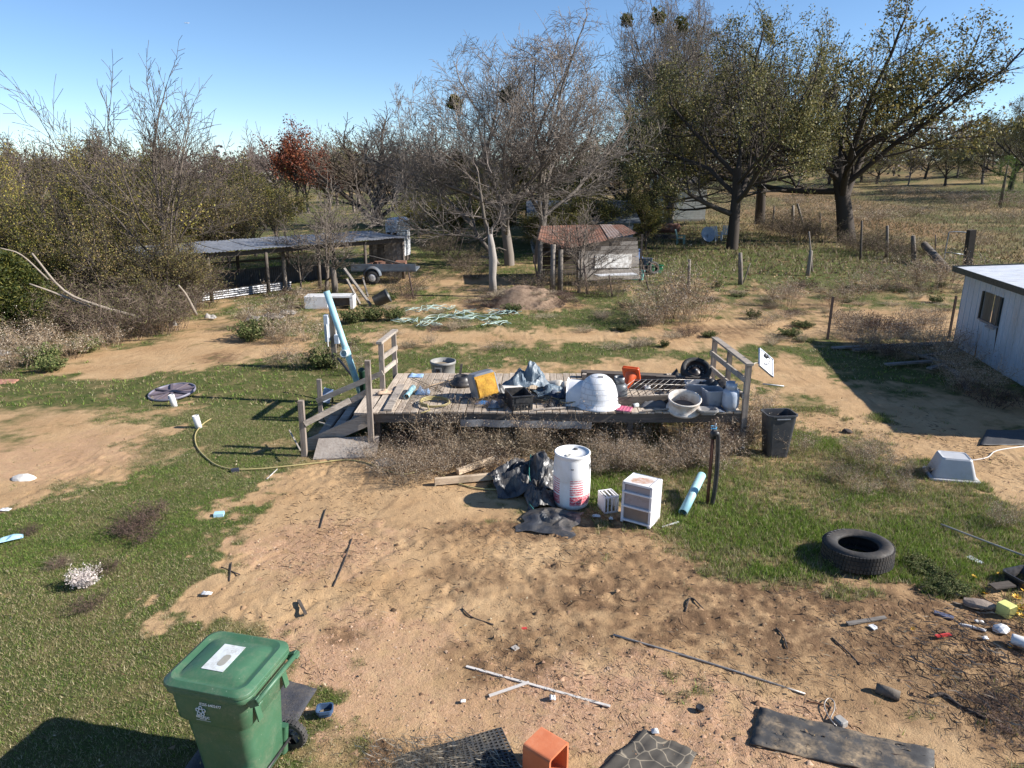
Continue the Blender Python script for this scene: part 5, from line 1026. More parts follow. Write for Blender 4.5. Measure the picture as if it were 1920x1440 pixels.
# ---------------------------------------------------------------- the old deck
ZT = 0.77; YF, YB, XL, XR = 12.37, 15.0, -2.60, 4.22; SH = 0.0315
DECKW = wood('deck_board', (0.50, 0.42, 0.335), (0.23, 0.18, 0.135), 1, vary=.22, stain=(0.13, 0.085, 0.06)); RAILW = wood('rail_wood', (0.42, 0.365, 0.31), (0.19, 0.16, 0.13), 0, vary=.15); RAILZ = wood('rail_wood_upright', (0.34, 0.285, 0.24), (0.14, 0.11, 0.09), 2, vary=.15)
def D(px, py, h=0.0): return G(px, py, ZT + h)
deck = thing('wooden_deck', 'weathered grey plank deck with steps and broken railings', 'deck', (XL, YF, 0)); random.seed(41)
nb = 47; wb = (XR - XL) / nb; bm = {}
for i in range(nb):
    x = XL + (i + .5) * wb; k = i % 5
    if k not in bm:
        m = MB(); m.box((0, 0, 0), (wb - .012, YB - YF, .036), ch=.004); bm[k] = m.mesh('deck_plank'); bm[k].materials.append(DECKW)
    o = link('plank', bm[k], None, deck, (x - XL + SH * 1.3 + random.uniform(-.002, .002), (YB - YF) / 2 + random.uniform(-.02, .012) + (.03 if i in (6, 17, 31) else 0), ZT - .018 + random.uniform(-.004, .004)))
    o.rotation_euler = (random.uniform(-.002, .002), random.uniform(-.012, .012), -SH + random.uniform(-.002, .002))
for yy in (YF + .05, YF + 1.3, YB - .1): MB().bar((XL + .02, yy, ZT - .13), (XR, yy, ZT - .13), .04, .17).build('joist', DARKWD, deck)
for xx in (XL + .1, 0.2, 2.2, XR - .1):
    for yy in (YF + .12, YB - .15): MB().bar((xx, yy, -.1), (xx, yy, ZT - .22), .1, .1).build('support_post', DARKWD, deck)
pA = Vector((gp(567, 855).x, gp(567, 855).y, 0)); yD = 13.95; yE = 15.03
def V3(px, py, y): return Vector((atx(px, py, y), y, hgt(px, py, y)))
pBt = V3(689, 676, YF - .05); pAt = V3(564, 751, pA.y); pCt = V3(598, 711, yD); pDt = V3(714, 643, yD); pEt = V3(738, 623, yE); pFt = V3(1404, 684, YF + .04); pKt = V3(1341, 636, YB + .03); pMt = V3(1369, 658, 13.75)
def rp(t, w=.095, name='rail_post', foot=0.0):
    b = Vector((t.x - .02 if t.x < 0 else t.x + .01, t.y, -.1)); MB().bar(b, t, w, w, up=(0, 1, 0)).build(name, RAILZ, deck)
for t in (pAt, pBt, pCt, pDt, pEt, pFt, pKt, pMt): rp(t, .085 if t in (pMt, pCt) else .095)
def rl(a, b, w=.04, h=.1, cap=False): MB().bar(a, b, w, h, jig=.003).build('cap_rail' if cap else 'rail', RAILW, deck)
rl(pDt + Vector((-.02, -.1, .02)), pEt + Vector((.02, .12, .02)), .12, .045, True)
rl(V3(719, 672, yD - .05) - Vector((.05, 0, 0)), V3(744, 651, yE + .1)); rl(V3(716, 699, yD - .02), V3(744, 676, yE + .1))
rl(V3(594, 752, yD - .06), V3(718, 699, yD - .06)); rl(V3(571, 795, pA.y - .06), V3(656, 751, YF - .1) + Vector((0, .02, 0))); rl(V3(650, 757, YF - .02), V3(690, 733, YF - .02))
rl(pKt + Vector((0, .06, .02)), pFt + Vector((0, -.08, .02)), .13, .04, True); rl(V3(1333, 661, YB + .1), V3(1398, 713, YF)); rl(V3(1331, 688, YB + .1), V3(1394, 743, YF))
# steps down from the deck's end
x0s, x1s = pA.x + .1, XL + .02
for yy in (YF + .05, 13.85): MB().bar((x0s - .1, yy, .08), (x1s, yy, ZT - .12), .045, .24).build('stringer', RAILW, deck)
for i in range(3): MB().box((x0s + .17 + i * .36, (YF + 13.9) / 2, .17 + i * .195), (.29, 13.85 - YF, .04), rot=(0, random.uniform(-.03, .03), random.uniform(-.02, .02))).build('stair_tread', RAILW, deck)
for i in range(2): MB().box((x0s + .3 + i * .36, (YF + 13.9) / 2, .27 + i * .195), (.03, 13.8 - YF, .14)).build('stair_riser', DARKWD, deck)
MB().box((XL - .16, (YF + 13.9) / 2, ZT - .045), (.3, 13.9 - YF, .04)).build('stair_tread', DECKW, deck)
# board and junk round the steps
a, b = gp(587, 862), gp(706, 858); m = MB(); m.poly([a + Vector((0, 0, .02)), b + Vector((0, 0, .03)), b + Vector((0, .35, .30)), a + Vector((.03, .35, .28))], .03); o = m.build('particle_board', mat('particle_board', (0.36, 0.32, 0.28), (0.25, 0.21, 0.18), .9, 25, bump=.4, dirt=(.15, .12, .1)), None, origin=a); tag(o, 'weathered particle board leaning against the steps', 'board')
p = gp(722, 868); m = MB(TR(p)); rngk = np.random.default_rng(4)
def rock(p, s, label, m_, name='stone', cat='stone', seed=1, sq=(1, 1, .6)):
    import bmesh
    bm_ = bmesh.new(); bmesh.ops.create_icosphere(bm_, subdivisions=2, radius=1.0); g_ = np.random.default_rng(seed)
    for v in bm_.verts:
        q = v.co * 1.7; f_ = 0.75 + .5 * float(fbm(q.x + seed * 3.1, q.y + q.z * 1.7, seed, 3)); v.co = Vector((v.co.x * sq[0] * f_ * s, v.co.y * sq[1] * f_ * s, max(-.25, v.co.z) * sq[2] * f_ * s))
    me = bpy.data.meshes.new(name); bm_.to_mesh(me); bm_.free(); o = link(name, me, m_, None, p); tag(o, label, cat); return o
STONE = mat('stone', (0.36, 0.34, 0.31), (0.24, 0.22, 0.2), .9, 8, bump=.5, bscale=20)
rock(p, .16, 'grey chunk of concrete beside the particle board', STONE, 'concrete_chunk', 'concrete', 3, (1.3, .8, .7))
for x0, y0, x1, y1, lab in ((600, 815, 655, 835, 'bleached stick lying across the steps'), (565, 868, 545, 835, 'dead stalk by the foot of the steps')): plank(x0, y0, .25, x1, y1, .3, .02, .02, lab, mat('pale_stick', (0.4, 0.35, 0.29), None, .9), 'stick')
sg = thing('metal_skirting', 'dented strip of pale sheet metal hanging under the deck edge', 'sheet metal', (-.9, YF - .02, .3)); MB().sheet([[(-.95 + i * .115, YF - .03 - .02 * math.sin(i * 1.3), ZT - .13 - .012 * i * .2 - (.14 if r_ else 0)) for i in range(22)] for r_ in range(2)]).build('strip', GALV, sg)
# ---------------------------------------------------------------- things left on the deck
def put(name, label, cat, p): return thing(name, label, cat, p)
o = MB().bar(D(727, 769, .03), D(753, 722, .03), .15, .04).build('loose_plank', RAILW, None, origin=D(740, 745)); tag(o, 'loose grey plank lying on the deck boards', 'plank')
def pipe(name, label, pts, r, m_, wall=.006, n=14):
    P_ = [Vector(q) for q in pts]; o = thing(name, label, 'pipe', P_[0]); d = (P_[-1] - P_[0]).normalized(); q_ = d.to_track_quat('Z', 'Y').to_matrix().to_4x4(); L = (P_[-1] - P_[0]).length
    MB(Matrix.Translation(P_[0]) @ q_).lathe([(r - wall, .02), (r - wall, 0), (r, 0), (r, L), (r - wall, L), (r - wall, 0.03)], n).build('tube', m_, o); return o, Matrix.Translation(P_[0]) @ q_, L
PVC = mat('sewer_pvc', (0.36, 0.62, 0.67), (0.29, 0.53, 0.58), .5, 3, dirt=(.3, .27, .22), dirt_amt=.4)
pipe('pipe_offcut', 'short turquoise pipe offcut on the deck boards', [D(762, 744, .055), D(775, 726, .055)], .055, PVC)
def scrap(name, label, cat, p, sx, sy, hz, m_, seed=1, n=9, rz=0.0, freq=3.0):
    g_ = []
    for i in range(n):
        row = []
        for j in range(n):
            u, v_ = (i / (n - 1) - .5), (j / (n - 1) - .5); e = 1 - (2 * max(abs(u), abs(v_))) ** 3
            w1 = float(fbm(u * freq + seed * 5.3, v_ * freq + 2.7, seed, 3)); row.append((u * sx * (1 + .3 * (w1 - .5)), v_ * sy * (1 + .4 * (float(vn(u * 3, v_ * 3, seed + 3)) - .5)), .006 + hz * max(0, w1 - .22) * (1.1 * e + .12)))
        g_.append(row)
    M_ = TR(p, rz); o = MB(M_).sheet(g_, .004).build(name, m_, None, origin=p); tag(o, label, cat); return o
scrap('paper_scrap', 'curled beige bag scrap by the loose plank', 'scrap', D(722, 737), .3, .22, .18, mat('beige', (0.55, 0.42, 0.3), (0.4, 0.25, 0.15), .8), 3)
BLUES = mat('blue_scrap', (0.16, 0.3, 0.55), (0.4, 0.52, 0.68), .5, 8); scrap('blue_bag', 'crumpled pale blue bag beside the turquoise offcut', 'bag', D(792, 738), .28, .22, .22, BLUES, 5); scrap('blue_netting', 'tangled blue netting at the back of the deck', 'netting', D(780, 705), .32, .3, .08, BLUES, 6)
HOSE = mat('hose', (0.42, 0.35, 0.15), (0.32, 0.26, 0.11), .55, 6, dirt=(.16, .12, .08))
c = D(815, 757, .02); o = thing('hose_coil', 'coil of tan garden hose on the deck', 'hose', c); MB(TR(c)).tube([((.27 + .012 * math.sin(a * 2.3)) * math.cos(a) * (1 + .03 * a / 6), (.27 + .01 * math.cos(a * 1.7)) * math.sin(a), .004 * a) for a in [i * .26 for i in range(66)]] + [(-.05, -.42, .01), (-.2, -.55, .005)], .013, 6).build('loops', HOSE, o)
o = MB().tube([D(775, 735, .06), D(810, 722, .05), D(855, 710, .04)], .012, 5).build('stick', mat('tan_stick', (0.42, 0.3, 0.19), None, .8), None, origin=D(810, 722)); tag(o, 'straight tan stick lying across the deck', 'stick')
o = MB().tube([D(772, 708, .02), D(800, 720, .03), D(830, 735, .02)], .008, 5).build('stick', mat('dark_stick', (0.08, 0.06, 0.05), None, .8), None, origin=D(800, 720)); tag(o, 'thin dark stick crossing the tan one', 'stick')
weed(DEAD[0], 808, 742, .55, 'dry weed growing up through the deck boards', None, z=ZT); 
c = D(866, 722); o = thing('lamp_stand', 'black round plastic base with a dark wooden handle stub', 'base', c); MB(TR(c)).lathe([(0, .0), (.24, 0), (.26, .03), (.25, .08), (.2, .1), (.17, .16), (.15, .2), (.08, .2), (.07, .12), (0, .12)], 28).build('dome', BLACK, o); MB(TR(c)).box((0, -.17, .1), (.1, .06, .05)).build('clip', mat('dark_grey_plastic', (0.09, 0.09, 0.1), None, .5), o); MB().bar(c + Vector((-.08, .3, 0)), c + Vector((-.02, .34, .36)), .05, .04, up=(0, 1, 0)).build('stub', DARKWD, o)
# tipped box with orange foam
GREYB_ = mat('grey_box', (0.22, 0.24, 0.27), (0.16, 0.17, 0.19), .45, 3, dirt=(.3, .26, .2), dirt_amt=.2); FOAM = mat('orange_foam', (0.72, 0.42, 0.06), (0.5, 0.24, 0.03), .95, 26, bump=.8, bscale=45, dirt=(.3, .12, .03), dirt_amt=.5, dscale=6)
c = D(906, 752); T_ = TR(c + Vector((0, .12, .3)), R(20), R(-12), R(-10)); o = put('foam_box', 'grey plastic box tipped over with orange foam bulging out', 'box', c)
MB(T_).loft([(-.2, .235, .24, .04), (.18, .235, .24, .04), (.25, .2, .2, .08)], 4).build('shell', GREYB_, o); MB(T_).sheet([[(-.18 + .36 * i / 8, -.25 - .03 * float(vn(i * 1.3, j * 1.1, 4)) - .02 * math.sin(math.pi * i / 8) * math.sin(math.pi * j / 8), -.19 + .36 * j / 8) for i in range(9)] for j in range(9)], 0).build('foam_core', FOAM, o); MB(T_).box((0, -.235, -.0), (.4, .02, .42)).build('foam_block', FOAM, o)
scrap('blue_sheet', 'bright blue plastic scrap under the foam box', 'scrap', D(908, 757), .34, .14, .1, mat('bright_blue', (0.05, 0.25, 0.6), None, .4), 8); scrap('dark_bag', 'dark crumpled bag between foam box and crate', 'bag', D(930, 762), .3, .3, .25, mat('dark_bag', (0.05, 0.06, 0.08), (0.2, 0.22, 0.26), .35, 12), 9); scrap('black_bag', 'black bag slumped behind the crate', 'bag', D(943, 752), .45, .3, .45, BLACK, 11)
c = D(957, 741); o = put('cushion', 'stained white cushion lying on black bags', 'cushion', c); MB(TR(c + Vector((0, 0, .14)), R(8), R(-8), 0)).loft([(-.05, .2, .13, .08), (-.03, .24, .17, .09), (.03, .24, .17, .09), (.06, .19, .12, .08)], 5, smooth=True).build('pad', mat('stained_white', (0.78, 0.75, 0.7), (0.66, 0.6, 0.52), .8, 5, dirt=(.42, .24, .12), dirt_amt=.55, dscale=5), o); MB(TR(c)).box((0, 0, .04), (.4, .28, .09), ch=.02).build('bundle', BLACK, o)
# black crate
c = D(978, 768); o = put('plastic_crate', 'black slotted plastic crate holding tarp folds', 'crate', c); T_ = TR(c, R(14)); CR = mat('crate_black', (0.035, 0.036, 0.04), (0.02, 0.02, 0.022), .4, 9, dirt=(.2, .18, .15), dirt_amt=.3); hx, hy, h = .19, .28, .28
MB(T_).box((0, hy * .8, .012), (hx * 2, hy * 2, .02)).build('floor_panel', CR, o)
for sx in (-1, 1): MB(T_).box((sx * hx, hy * .8, h / 2), (.018, hy * 2, h)).build('side_panel', CR, o)
for sy in (-.2, 1.8):
    MB(T_).box((0, hy * sy, h / 2), (hx * 2, .018, h)).build('end_panel', CR, o)
m = MB(T_)
for i in range(6): m.box((-.15 + i * .06, hy * -.2 - .014, .07), (.02, .014, .09))
m.box((0, hy * -.2 - .014, .2), (.26, .012, .1)); m.box((0, hy * -.2 - .02, h), (hx * 2 + .03, .03, .02)); m.build('rib', CR, o)
# tarp heap
TARP = mat('blue_tarp', (0.12, 0.165, 0.205), (0.07, 0.10, 0.13), .5, 30, dirt=(.3, .29, .26), dirt_amt=.2, stretch=(1, .2, 1))
def heap(name, label, cat, p, sx, sy, hz, m_, seed, n=26, rz=0.0, freq=3.2, pts=1.0):
    g_ = []
    for i in range(n):
        row = []
        for j in range(n):
            u, v_ = (i / (n - 1) - .5) * 2, (j / (n - 1) - .5) * 2; r_ = math.hypot(u, v_); e = max(0, 1 - r_ ** 2 * .62)
            rid = 1 - abs(2 * float(fbm(u * freq * .5 + seed, v_ * freq * .5 + 1.3 * float(vn(u * 2, v_ * 2, seed)), seed, 3)) - 1) * 2.2; big = float(vn(u * 1.6 + seed, v_ * 1.6, seed + 9))
            row.append((u * sx * (1 - .22 * float(vn(v_ * 3 + seed, 1.1, 3))), v_ * sy * (1 - .22 * float(vn(u * 3 + seed, 5.1, 3))), .01 + hz * e * (max(0, .25 + .75 * rid) * .6 + .75 * big * pts)))
        g_.append(row)
    o = MB(TR(p, rz)).sheet(g_, 0, smooth=False).build(name, m_, None, origin=p); tag(o, label, cat); return o
heap('blue_tarp', 'crumpled blue-grey tarp heaped beside the crate', 'tarp', D(984, 731), .52, .42, .55, TARP, 4, 30, .4)
heap('blue_tarp', 'flat tail of tarp trailing from the heap', 'tarp', D(1030, 737), .35, .25, .14, TARP, 7, 20, .2)
def tank(name, label, p, m_, rot=(0, 0, 0), r=.155, h=.30, z=0.0):
    o = put(name, label, 'gas bottle', p); T_ = Matrix.Translation(Vector(p)) @ Euler(rot).to_matrix().to_4x4() @ Matrix.Translation((0, 0, z))
    MB(T_).lathe([(0, .02), (r * .7, .025), (r * .95, .07), (r, .12), (r, .1 + h * .6), (r * .95, .1 + h * .85), (r * .7, .1 + h), (r * .3, .1 + h * 1.06), (0, .1 + h * 1.06)], 26).build('shell', m_, o)
    MB(T_).lathe([(r * .72, 0), (r * .74, 0), (r * .74, .05), (r * .72, .05), (r * .72, 0)], 22).build('foot_ring', m_, o)
    MB(T_).lathe([(r * .66, .1 + h * .98), (r * .68, .1 + h * .98), (r * .68, .1 + h + .13), (r * .64, .1 + h + .13), (r * .66, .1 + h * .98)], 18, a0=40, a1=320).build('collar', m_, o)
    MB(T_).tube([(0, 0, .1 + h), (0, 0, .1 + h + .09)], .025, 8).build('valve', mat('brass', (0.35, 0.25, 0.1), None, .4, metal=.8), o); return o
tank('gas_bottle', 'off-white gas bottle lying on its side by the tarp', D(1032, 728), mat('cream_paint', (0.6, 0.57, 0.5), (0.48, 0.44, 0.38), .5, 6, dirt=(.25, .18, .12)), (R(75), 0, R(60)), z=-.1)
tank('gas_bottle', 'dark grey gas bottle upright behind the igloo kennel', D(1160, 756), mat('tank_grey', (0.13, 0.14, 0.15), (0.09, 0.095, 0.1), .4, 6))
tank('gas_bottle', 'pale blue-grey gas bottle at the corner railing', D(1368, 768), mat('tank_blue', (0.42, 0.48, 0.56), (0.33, 0.38, 0.46), .4, 6, dirt=(.2, .15, .1)))
o = put('saucepan', 'small tarnished pan behind the fallen gas bottle', 'pan', D(1050, 728)); MB(TR(D(1050, 728), 0, R(25))).lathe([(0, 0), (.12, 0), (.13, .1), (.135, .1), (.125, .09), (.115, .015), (0, .015)], 20).build('bowl', mat('pan_metal', (0.4, 0.39, 0.37), None, .35, metal=.7, dirt=(.15, .1, .07)), o)
c = D(1068, 745); o = put('nailed_box', 'small box of nailed boards beside the igloo', 'frame', c)
for a_, b_ in (((-.25, 0, .06), (.2, 0, .06)), ((-.25, .35, .06), (.2, .35, .06)), ((-.05, -.02, .12), (.05, .37, .12))): MB(TR(c)).bar(a_, b_, .035, .1).build('board', RAILW, o)
# igloo kennel
IG = N('igloo_plastic'); vv = IG.obj(); sx_ = IG.n('ShaderNodeSeparateXYZ'); IG.l(vv, sx_.inputs[0]); an = IG.math('MULTIPLY', IG.math('ARCTAN2', sx_.outputs[1], sx_.outputs[0]), .38); cx_ = IG.n('ShaderNodeCombineXYZ'); IG.l(an, cx_.inputs[0]); IG.l(sx_.outputs[2], cx_.inputs[1])
br = IG.n('ShaderNodeTexBrick'); IG.l(cx_.outputs[0], br.inputs['Vector']); br.inputs['Scale'].default_value = 1.0; br.inputs['Brick Width'].default_value = .19; br.inputs['Row Height'].default_value = .095; br.inputs['Mortar Size'].default_value = .007; br.inputs['Mortar Smooth'].default_value = .3
IG.l(IG.mix(br.outputs['Fac'], IG.mix(IG.maprange(IG.noise(vv, 5, 5), .4, .7), (0.70, 0.71, 0.73), (0.58, 0.58, 0.59)), (0.56, 0.56, 0.57)), IG.bs.inputs['Base Color']); IG.bs.inputs['Roughness'].default_value = .5; inv = IG.math('SUBTRACT', 1.0, br.outputs['Fac']); IG.bump(inv, .8, .012)
c = D(1124, 768); c.y += .28; o = put('igloo_kennel', 'grey-white plastic igloo dog kennel with moulded blocks', 'kennel', c); T_ = TR(c)
MB(T_).lathe([(.43, 0), (.43, .035), (.385, .05), (.375, .16), (.355, .28), (.315, .40), (.25, .50), (.16, .57), (.06, .595), (0, .6)], 36).build('dome', IG.m, o)
arch = []
for t in (0.0, .5, 1.0): arch.append([(-.2 - .36 * t, .05 + (.25 + .012 * t) * math.cos(R(180 * i / 14)) * -1, .005 + (.44 + .01 * t) * math.sin(R(180 * i / 14)) ** .8) for i in range(15)])
m = MB(T_ @ Matrix.Rotation(R(-12), 4, 'Z')); m.sheet(arch); m.sheet([[(-.555, q[1], q[2]) for q in arch[2]], [(-.58, q[1] * 1.12 - .006, q[2] * 1.08) for q in arch[2]]]); m.build('tunnel', mat('igloo_plain', (0.68, 0.69, 0.71), (0.56, 0.56, 0.58), .5, 5), o); MB(T_).box((.02, -.12, .578), (.09, .03, .03)).build('vent', mat('vent_dark', (0.03, 0.03, 0.03), None, .6), o)
# traffic cone lying over
tipc = D(1172, 733, .2); bc = D(1184, 712, .44); bc.y = tipc.y + .34; bc.x += .06; dirc = (tipc - bc).normalized(); Mq = Matrix.Translation(bc) @ dirc.to_track_quat('Z', 'Y').to_matrix().to_4x4(); Lc = (tipc - bc).length; ORG = mat('cone_orange', (0.72, 0.11, 0.02), (0.55, 0.07, 0.015), .5, 6, dirt=(.2, .08, .04), dirt_amt=.3)
o = put('traffic_cone', 'faded orange traffic cone toppled over the lumber', 'cone', tipc)
MB(Mq).lathe([(.13, .02), (.12, .04), (.035, Lc), (.03, Lc), (.11, .03)], 24).build('cone', ORG, o); MB(Mq).loft([(-.015, .17, .17, .03), (.015, .17, .17, .03), (.03, .13, .13, .05)], 3).build('base', ORG, o); MB(Mq).loft([(-.05, .165, .165, .03), (-.03, .17, .17, .03)], 3).build('base_lip', ORG, o)
# lumber stack
random.seed(8); lg = 'dark timbers stacked at the back of the deck'
for i, (x0, y0, x1, y1, z) in enumerate(((1092, 706, 1240, 716, .07), (1090, 700, 1250, 708, .08), (1100, 703, 1230, 709, .22), (1180, 712, 1320, 722, .08), (1190, 708, 1330, 714, .2), (1150, 720, 1290, 728, .06))):
    a, b = D(x0, y0, z), D(x1, y1, z); o = MB().bar(a, b, .13 + .04 * (i % 2), .13).build('timber', DARKWD if i % 3 else RAILW, None, origin=a); tag(o, 'dark weathered timber in the stack behind the cone', 'timber', lg)
a, b = D(1155, 752, .1), D(1262, 748, .1); o = MB().bar(a, b, .05, .15).build('plank_on_edge', DARKWD, None, origin=a); tag(o, 'dark plank standing on edge before the wire panel', 'plank')
c = D(1215, 735, .2); o = put('welded_mesh', 'bent welded wire panel lying over the timbers', 'wire mesh', c); m = MB(); LW = mat('bright_wire', (0.5, 0.48, 0.45), (0.3, 0.26, 0.22), .4, 9, metal=.6)
for i in range(11):
    q = i / 10; m.tube([D(1150 + q * 110, 742 - q * 3, .16), D(1168 + q * 112, 728, .3 + .1 * math.sin(q * 6)), D(1190 + q * 110, 712, .42 + .06 * math.sin(q * 9))], .0055, 4)
for q in (0, .33, .66, 1.0): m.tube([D(1150 + 40 * q, 742 - 30 * q, .16 + .26 * q), D(1205 + 40 * q, 741 - 30 * q, .17 + .25 * q), D(1260 + 40 * q, 739 - 27 * q, .16 + .26 * q)], .005, 4)
m.build('wires', LW, o)
scrap('paper_tag', 'pale torn tag caught on the wire panel', 'scrap', D(1214, 728, .25), .12, .12, .1, mat('pale_paper', (0.6, 0.58, 0.55), None, .8), 13)
scrap('leaf_heap', 'dead leaves and twine beneath the wire panel', 'scrap', D(1205, 755), .9, .3, .16, mat('leaf_mess', (0.16, 0.11, 0.07), (0.07, 0.05, 0.04), .95, 25, bump=.8), 14, 16)
# ring tub
c = D(1286, 775); c.y += .22; o = put('steel_drum_ring', 'white rusted steel drum with torn lining', 'drum', c); T_ = TR(c, 0, R(14)); RW = mat('chipped_white', (0.66, 0.63, 0.58), (0.5, 0.44, 0.37), .5, 7, dirt=(.22, .1, .05), dirt_amt=.55, dscale=5)
MB(T_).lathe([(.30, .0), (.315, .0), (.315, .04), (.285, .05), (.28, .2), (.30, .22), (.31, .25), (.30, .262), (.28, .258), (.262, .2), (.255, .06), (.27, .015), (.30, .0)], 40).build('ring', RW, o); MB(T_).lathe([(0, .03), (.15, .02), (.27, .05)], 30).build('floor', mat('drum_in', (0.16, 0.14, 0.13), (0.05, 0.045, 0.045), .7, 4), o);
MB(T_).sheet([[(-.2 + .04 * i, -.2 + .03 * j + .02 * float(vn(i, j, 5)), .06 + .03 * float(vn(i * .9, j * .9, 6))) for i in range(10)] for j in range(5)], 0).build('liner', mat('liner', (0.7, 0.69, 0.68), None, .6), o)
# wheel with tyre
c = D(1306, 728); c = c + Vector((0, .15, .33)); t_, T_, RB = tyre('spare_wheel', 'car wheel with black steel rim propped on grey bins', c, .31, .2, (R(32), 0, 0), .2)
WS = mat('black_steel', (0.03, 0.03, 0.032), (0.05, 0.035, 0.03), .45, 8, metal=.3); rm = MB(T_).lathe([(.2, .075), (.205, .07), (.19, .03), (.18, -.02), (.15, -.03), (.11, .0), (.06, .01), (.05, .03), (0, .03)], 30).build('rim', WS, t_)
m = MB(T_)
for i in range(14): a = 2 * math.pi * i / 14; m.lathe([(0, .004), (.011, .003)], 8, M=Matrix.Translation((.155 * math.cos(a), .155 * math.sin(a), -.024)))
m.build('hole_light_dots', mat('hole_light', (0.6, 0.52, 0.42), None, .9), rm); MB(T_).lathe([(0, .045), (.02, .04), (.024, .03)], 12).build('hub_cap', GALV, rm)  # pale discs: light through the rim's vent holes put in as colour
tub('square_bucket', 'grey square bucket beneath the spare wheel', 'bucket', D(1334, 762), .17, .17, .34, mat('bucket_grey', (0.34, 0.36, 0.4), (0.27, 0.28, 0.31), .5, 5, dirt=(.16, .13, .1)), .86, .012, .15); tub('square_bucket', 'pale cracked bucket behind the drum ring', 'bucket', D(1305, 745), .22, .17, .3, mat('bucket_pale', (0.5, 0.51, 0.53), None, .5, dirt=(.16, .13, .1)), .9, .012, -.1)
tub('flat_tray', 'low grey tray between drum and bucket', 'tray', D(1326, 775), .16, .12, .08, mat('tray_grey', (0.28, 0.27, 0.26), None, .6))
scrap('black_sheet', 'black plastic sheet draped between wheel and railing', 'sheet', D(1342, 735, .12), .6, .5, .6, BLACK, 15, 14)
c = D(1171, 768); o = put('pink_grid', 'faded pink plastic grid panel lying on the boards', 'panel', c); T_ = TR(c, R(-20)); PK = mat('pink', (0.72, 0.22, 0.32), (0.6, 0.16, 0.26), .5); MB(T_).box((0, .0, .012), (.25, .27, .012)).build('panel', PK, o); m = MB(T_)
for i in range(5): m.box((-.12 + i * .06, 0, .022), (.012, .27, .01)); m.box((0, -.13 + i * .065, .023), (.25, .012, .01))
m.build('grid_bar', PK, o)
c = D(1191, 764); o = put('paint_tin', 'little white tin with a dark end on the deck edge', 'tin', c); MB(TR(c + Vector((0, 0, .04)), R(30), 0, R(90))).lathe([(0, -.06), (.04, -.06), (.04, .06), (0, .06)], 16).build('can', mat('tin_white', (0.65, 0.68, 0.66), None, .4), o); MB(TR(c + Vector((0, 0, .04)), R(30), 0, R(90))).lathe([(0, -.064), (.036, -.062)], 16).build('lid', BLACK, o)
# solar panel on the corner post
c = V3(1436, 680, YF + .35); o = put('solar_panel', 'small white-framed solar panel bracketed to the corner post', 'solar panel', c); Mp = Matrix.Translation(c) @ Euler((R(38), R(38), R(10))).to_matrix().to_4x4()
MB(Mp).box((0, 0, 0), (.36, .46, .012)).build('panel', mat('panel_back', (0.68, 0.69, 0.7), (0.6, 0.6, 0.62), .4), o)
for sx, sy, dx, dy in ((-1, 0, .02, .48), (1, 0, .02, .48), (0, -1, .36, .02), (0, 1, .36, .02)): MB(Mp).box((sx * .18, sy * .23, .004), (dx, dy, .035)).build('frame_bar', mat('alu', (0.6, 0.61, 0.63), None, .35, metal=.6), o)
MB(Mp).box((-.02, .15, .03), (.08, .07, .03)).build('junction_box', BLACK, o); MB().tube([pFt + Vector((.03, 0, -.05)), pFt + Vector((.15, .12, .0)), c + Vector((-.04, 0, 0))], .014, 6).build('bracket', mat('bracket', (0.45, 0.38, 0.28), None, .5), o)
MB(Mp).tube([(-.02, .15, .045), (.05, .08, .06), (.02, -.05, .03), (-.08, -.1, .02)], .008, 5).build('cable', BLACK, o)
# grey round bin standing behind the deck
c = Vector((atx(831, 690, 15.75), 15.75, 0)); zt = hgt(831, 676, 15.75); o = put('round_bin', 'grey ribbed round bin standing behind the deck', 'bin', c); GB = mat('bin_grey', (0.25, 0.25, 0.24), (0.18, 0.18, 0.17), .6, 6, dirt=(.35, .31, .26), dirt_amt=.4)
MB(TR(c)).lathe([(0, 0), (.22, 0), (.255, zt * .55), (.265, zt * .6), (.262, zt * .62), (.275, zt - .07), (.295, zt - .06), (.295, zt), (.275, zt), (.26, zt * .6), (.21, .03), (0, .03)], 32).build('body', GB, o); MB(TR(c)).box((-.09, -.285, zt - .17), (.15, .05, .15)).build('handle', GB, o); MB(TR(c)).box((-.09, -.305, zt - .17), (.09, .02, .1)).build('handle_recess', BLACK, o); MB(TR(c)).lathe([(0, zt - .1), (.26, zt - .1)], 24).build('rubbish', mat('bin_junk', (0.12, 0.085, 0.05), (0.3, 0.25, 0.18), .9, 9), o)

# more odds and ends between the larger things
random.seed(77); RAG = [mat('rag_grey', (0.13, 0.13, 0.14), None, .8, 8), mat('rag_brown', (0.2, 0.14, 0.09), None, .9, 8), BLACK, mat('rag_navy', (0.05, 0.07, 0.11), None, .7, 8)]
for k, (px, py, sx, sy, h, lab) in enumerate(((925, 745, .35, .3, .25, 'dark rag bundle behind the foam box'), (1012, 752, .4, .25, .12, 'tangled dark rope mess before the tarp'), (1040, 762, .3, .2, .1, 'brown rag near the igloo'), (1045, 745, .3, .25, .2, 'grey rag behind the igloo tunnel'), (1225, 762, .5, .2, .14, 'black liner scrap by the plank on edge'), (1250, 720, .5, .3, .2, 'dark cloth over the timbers'), (1275, 715, .4, .3, .3, 'navy cloth beside the spare wheel'), (1345, 772, .25, .15, .12, 'brown litter by the blue gas bottle'), (880, 745, .3, .2, .1, 'dark rag in the shade of the foam box'))):
    scrap('rag', lab, 'rag', D(px, py), sx, sy, h * 1.6, RAG[k % 4], 40 + k, 10)
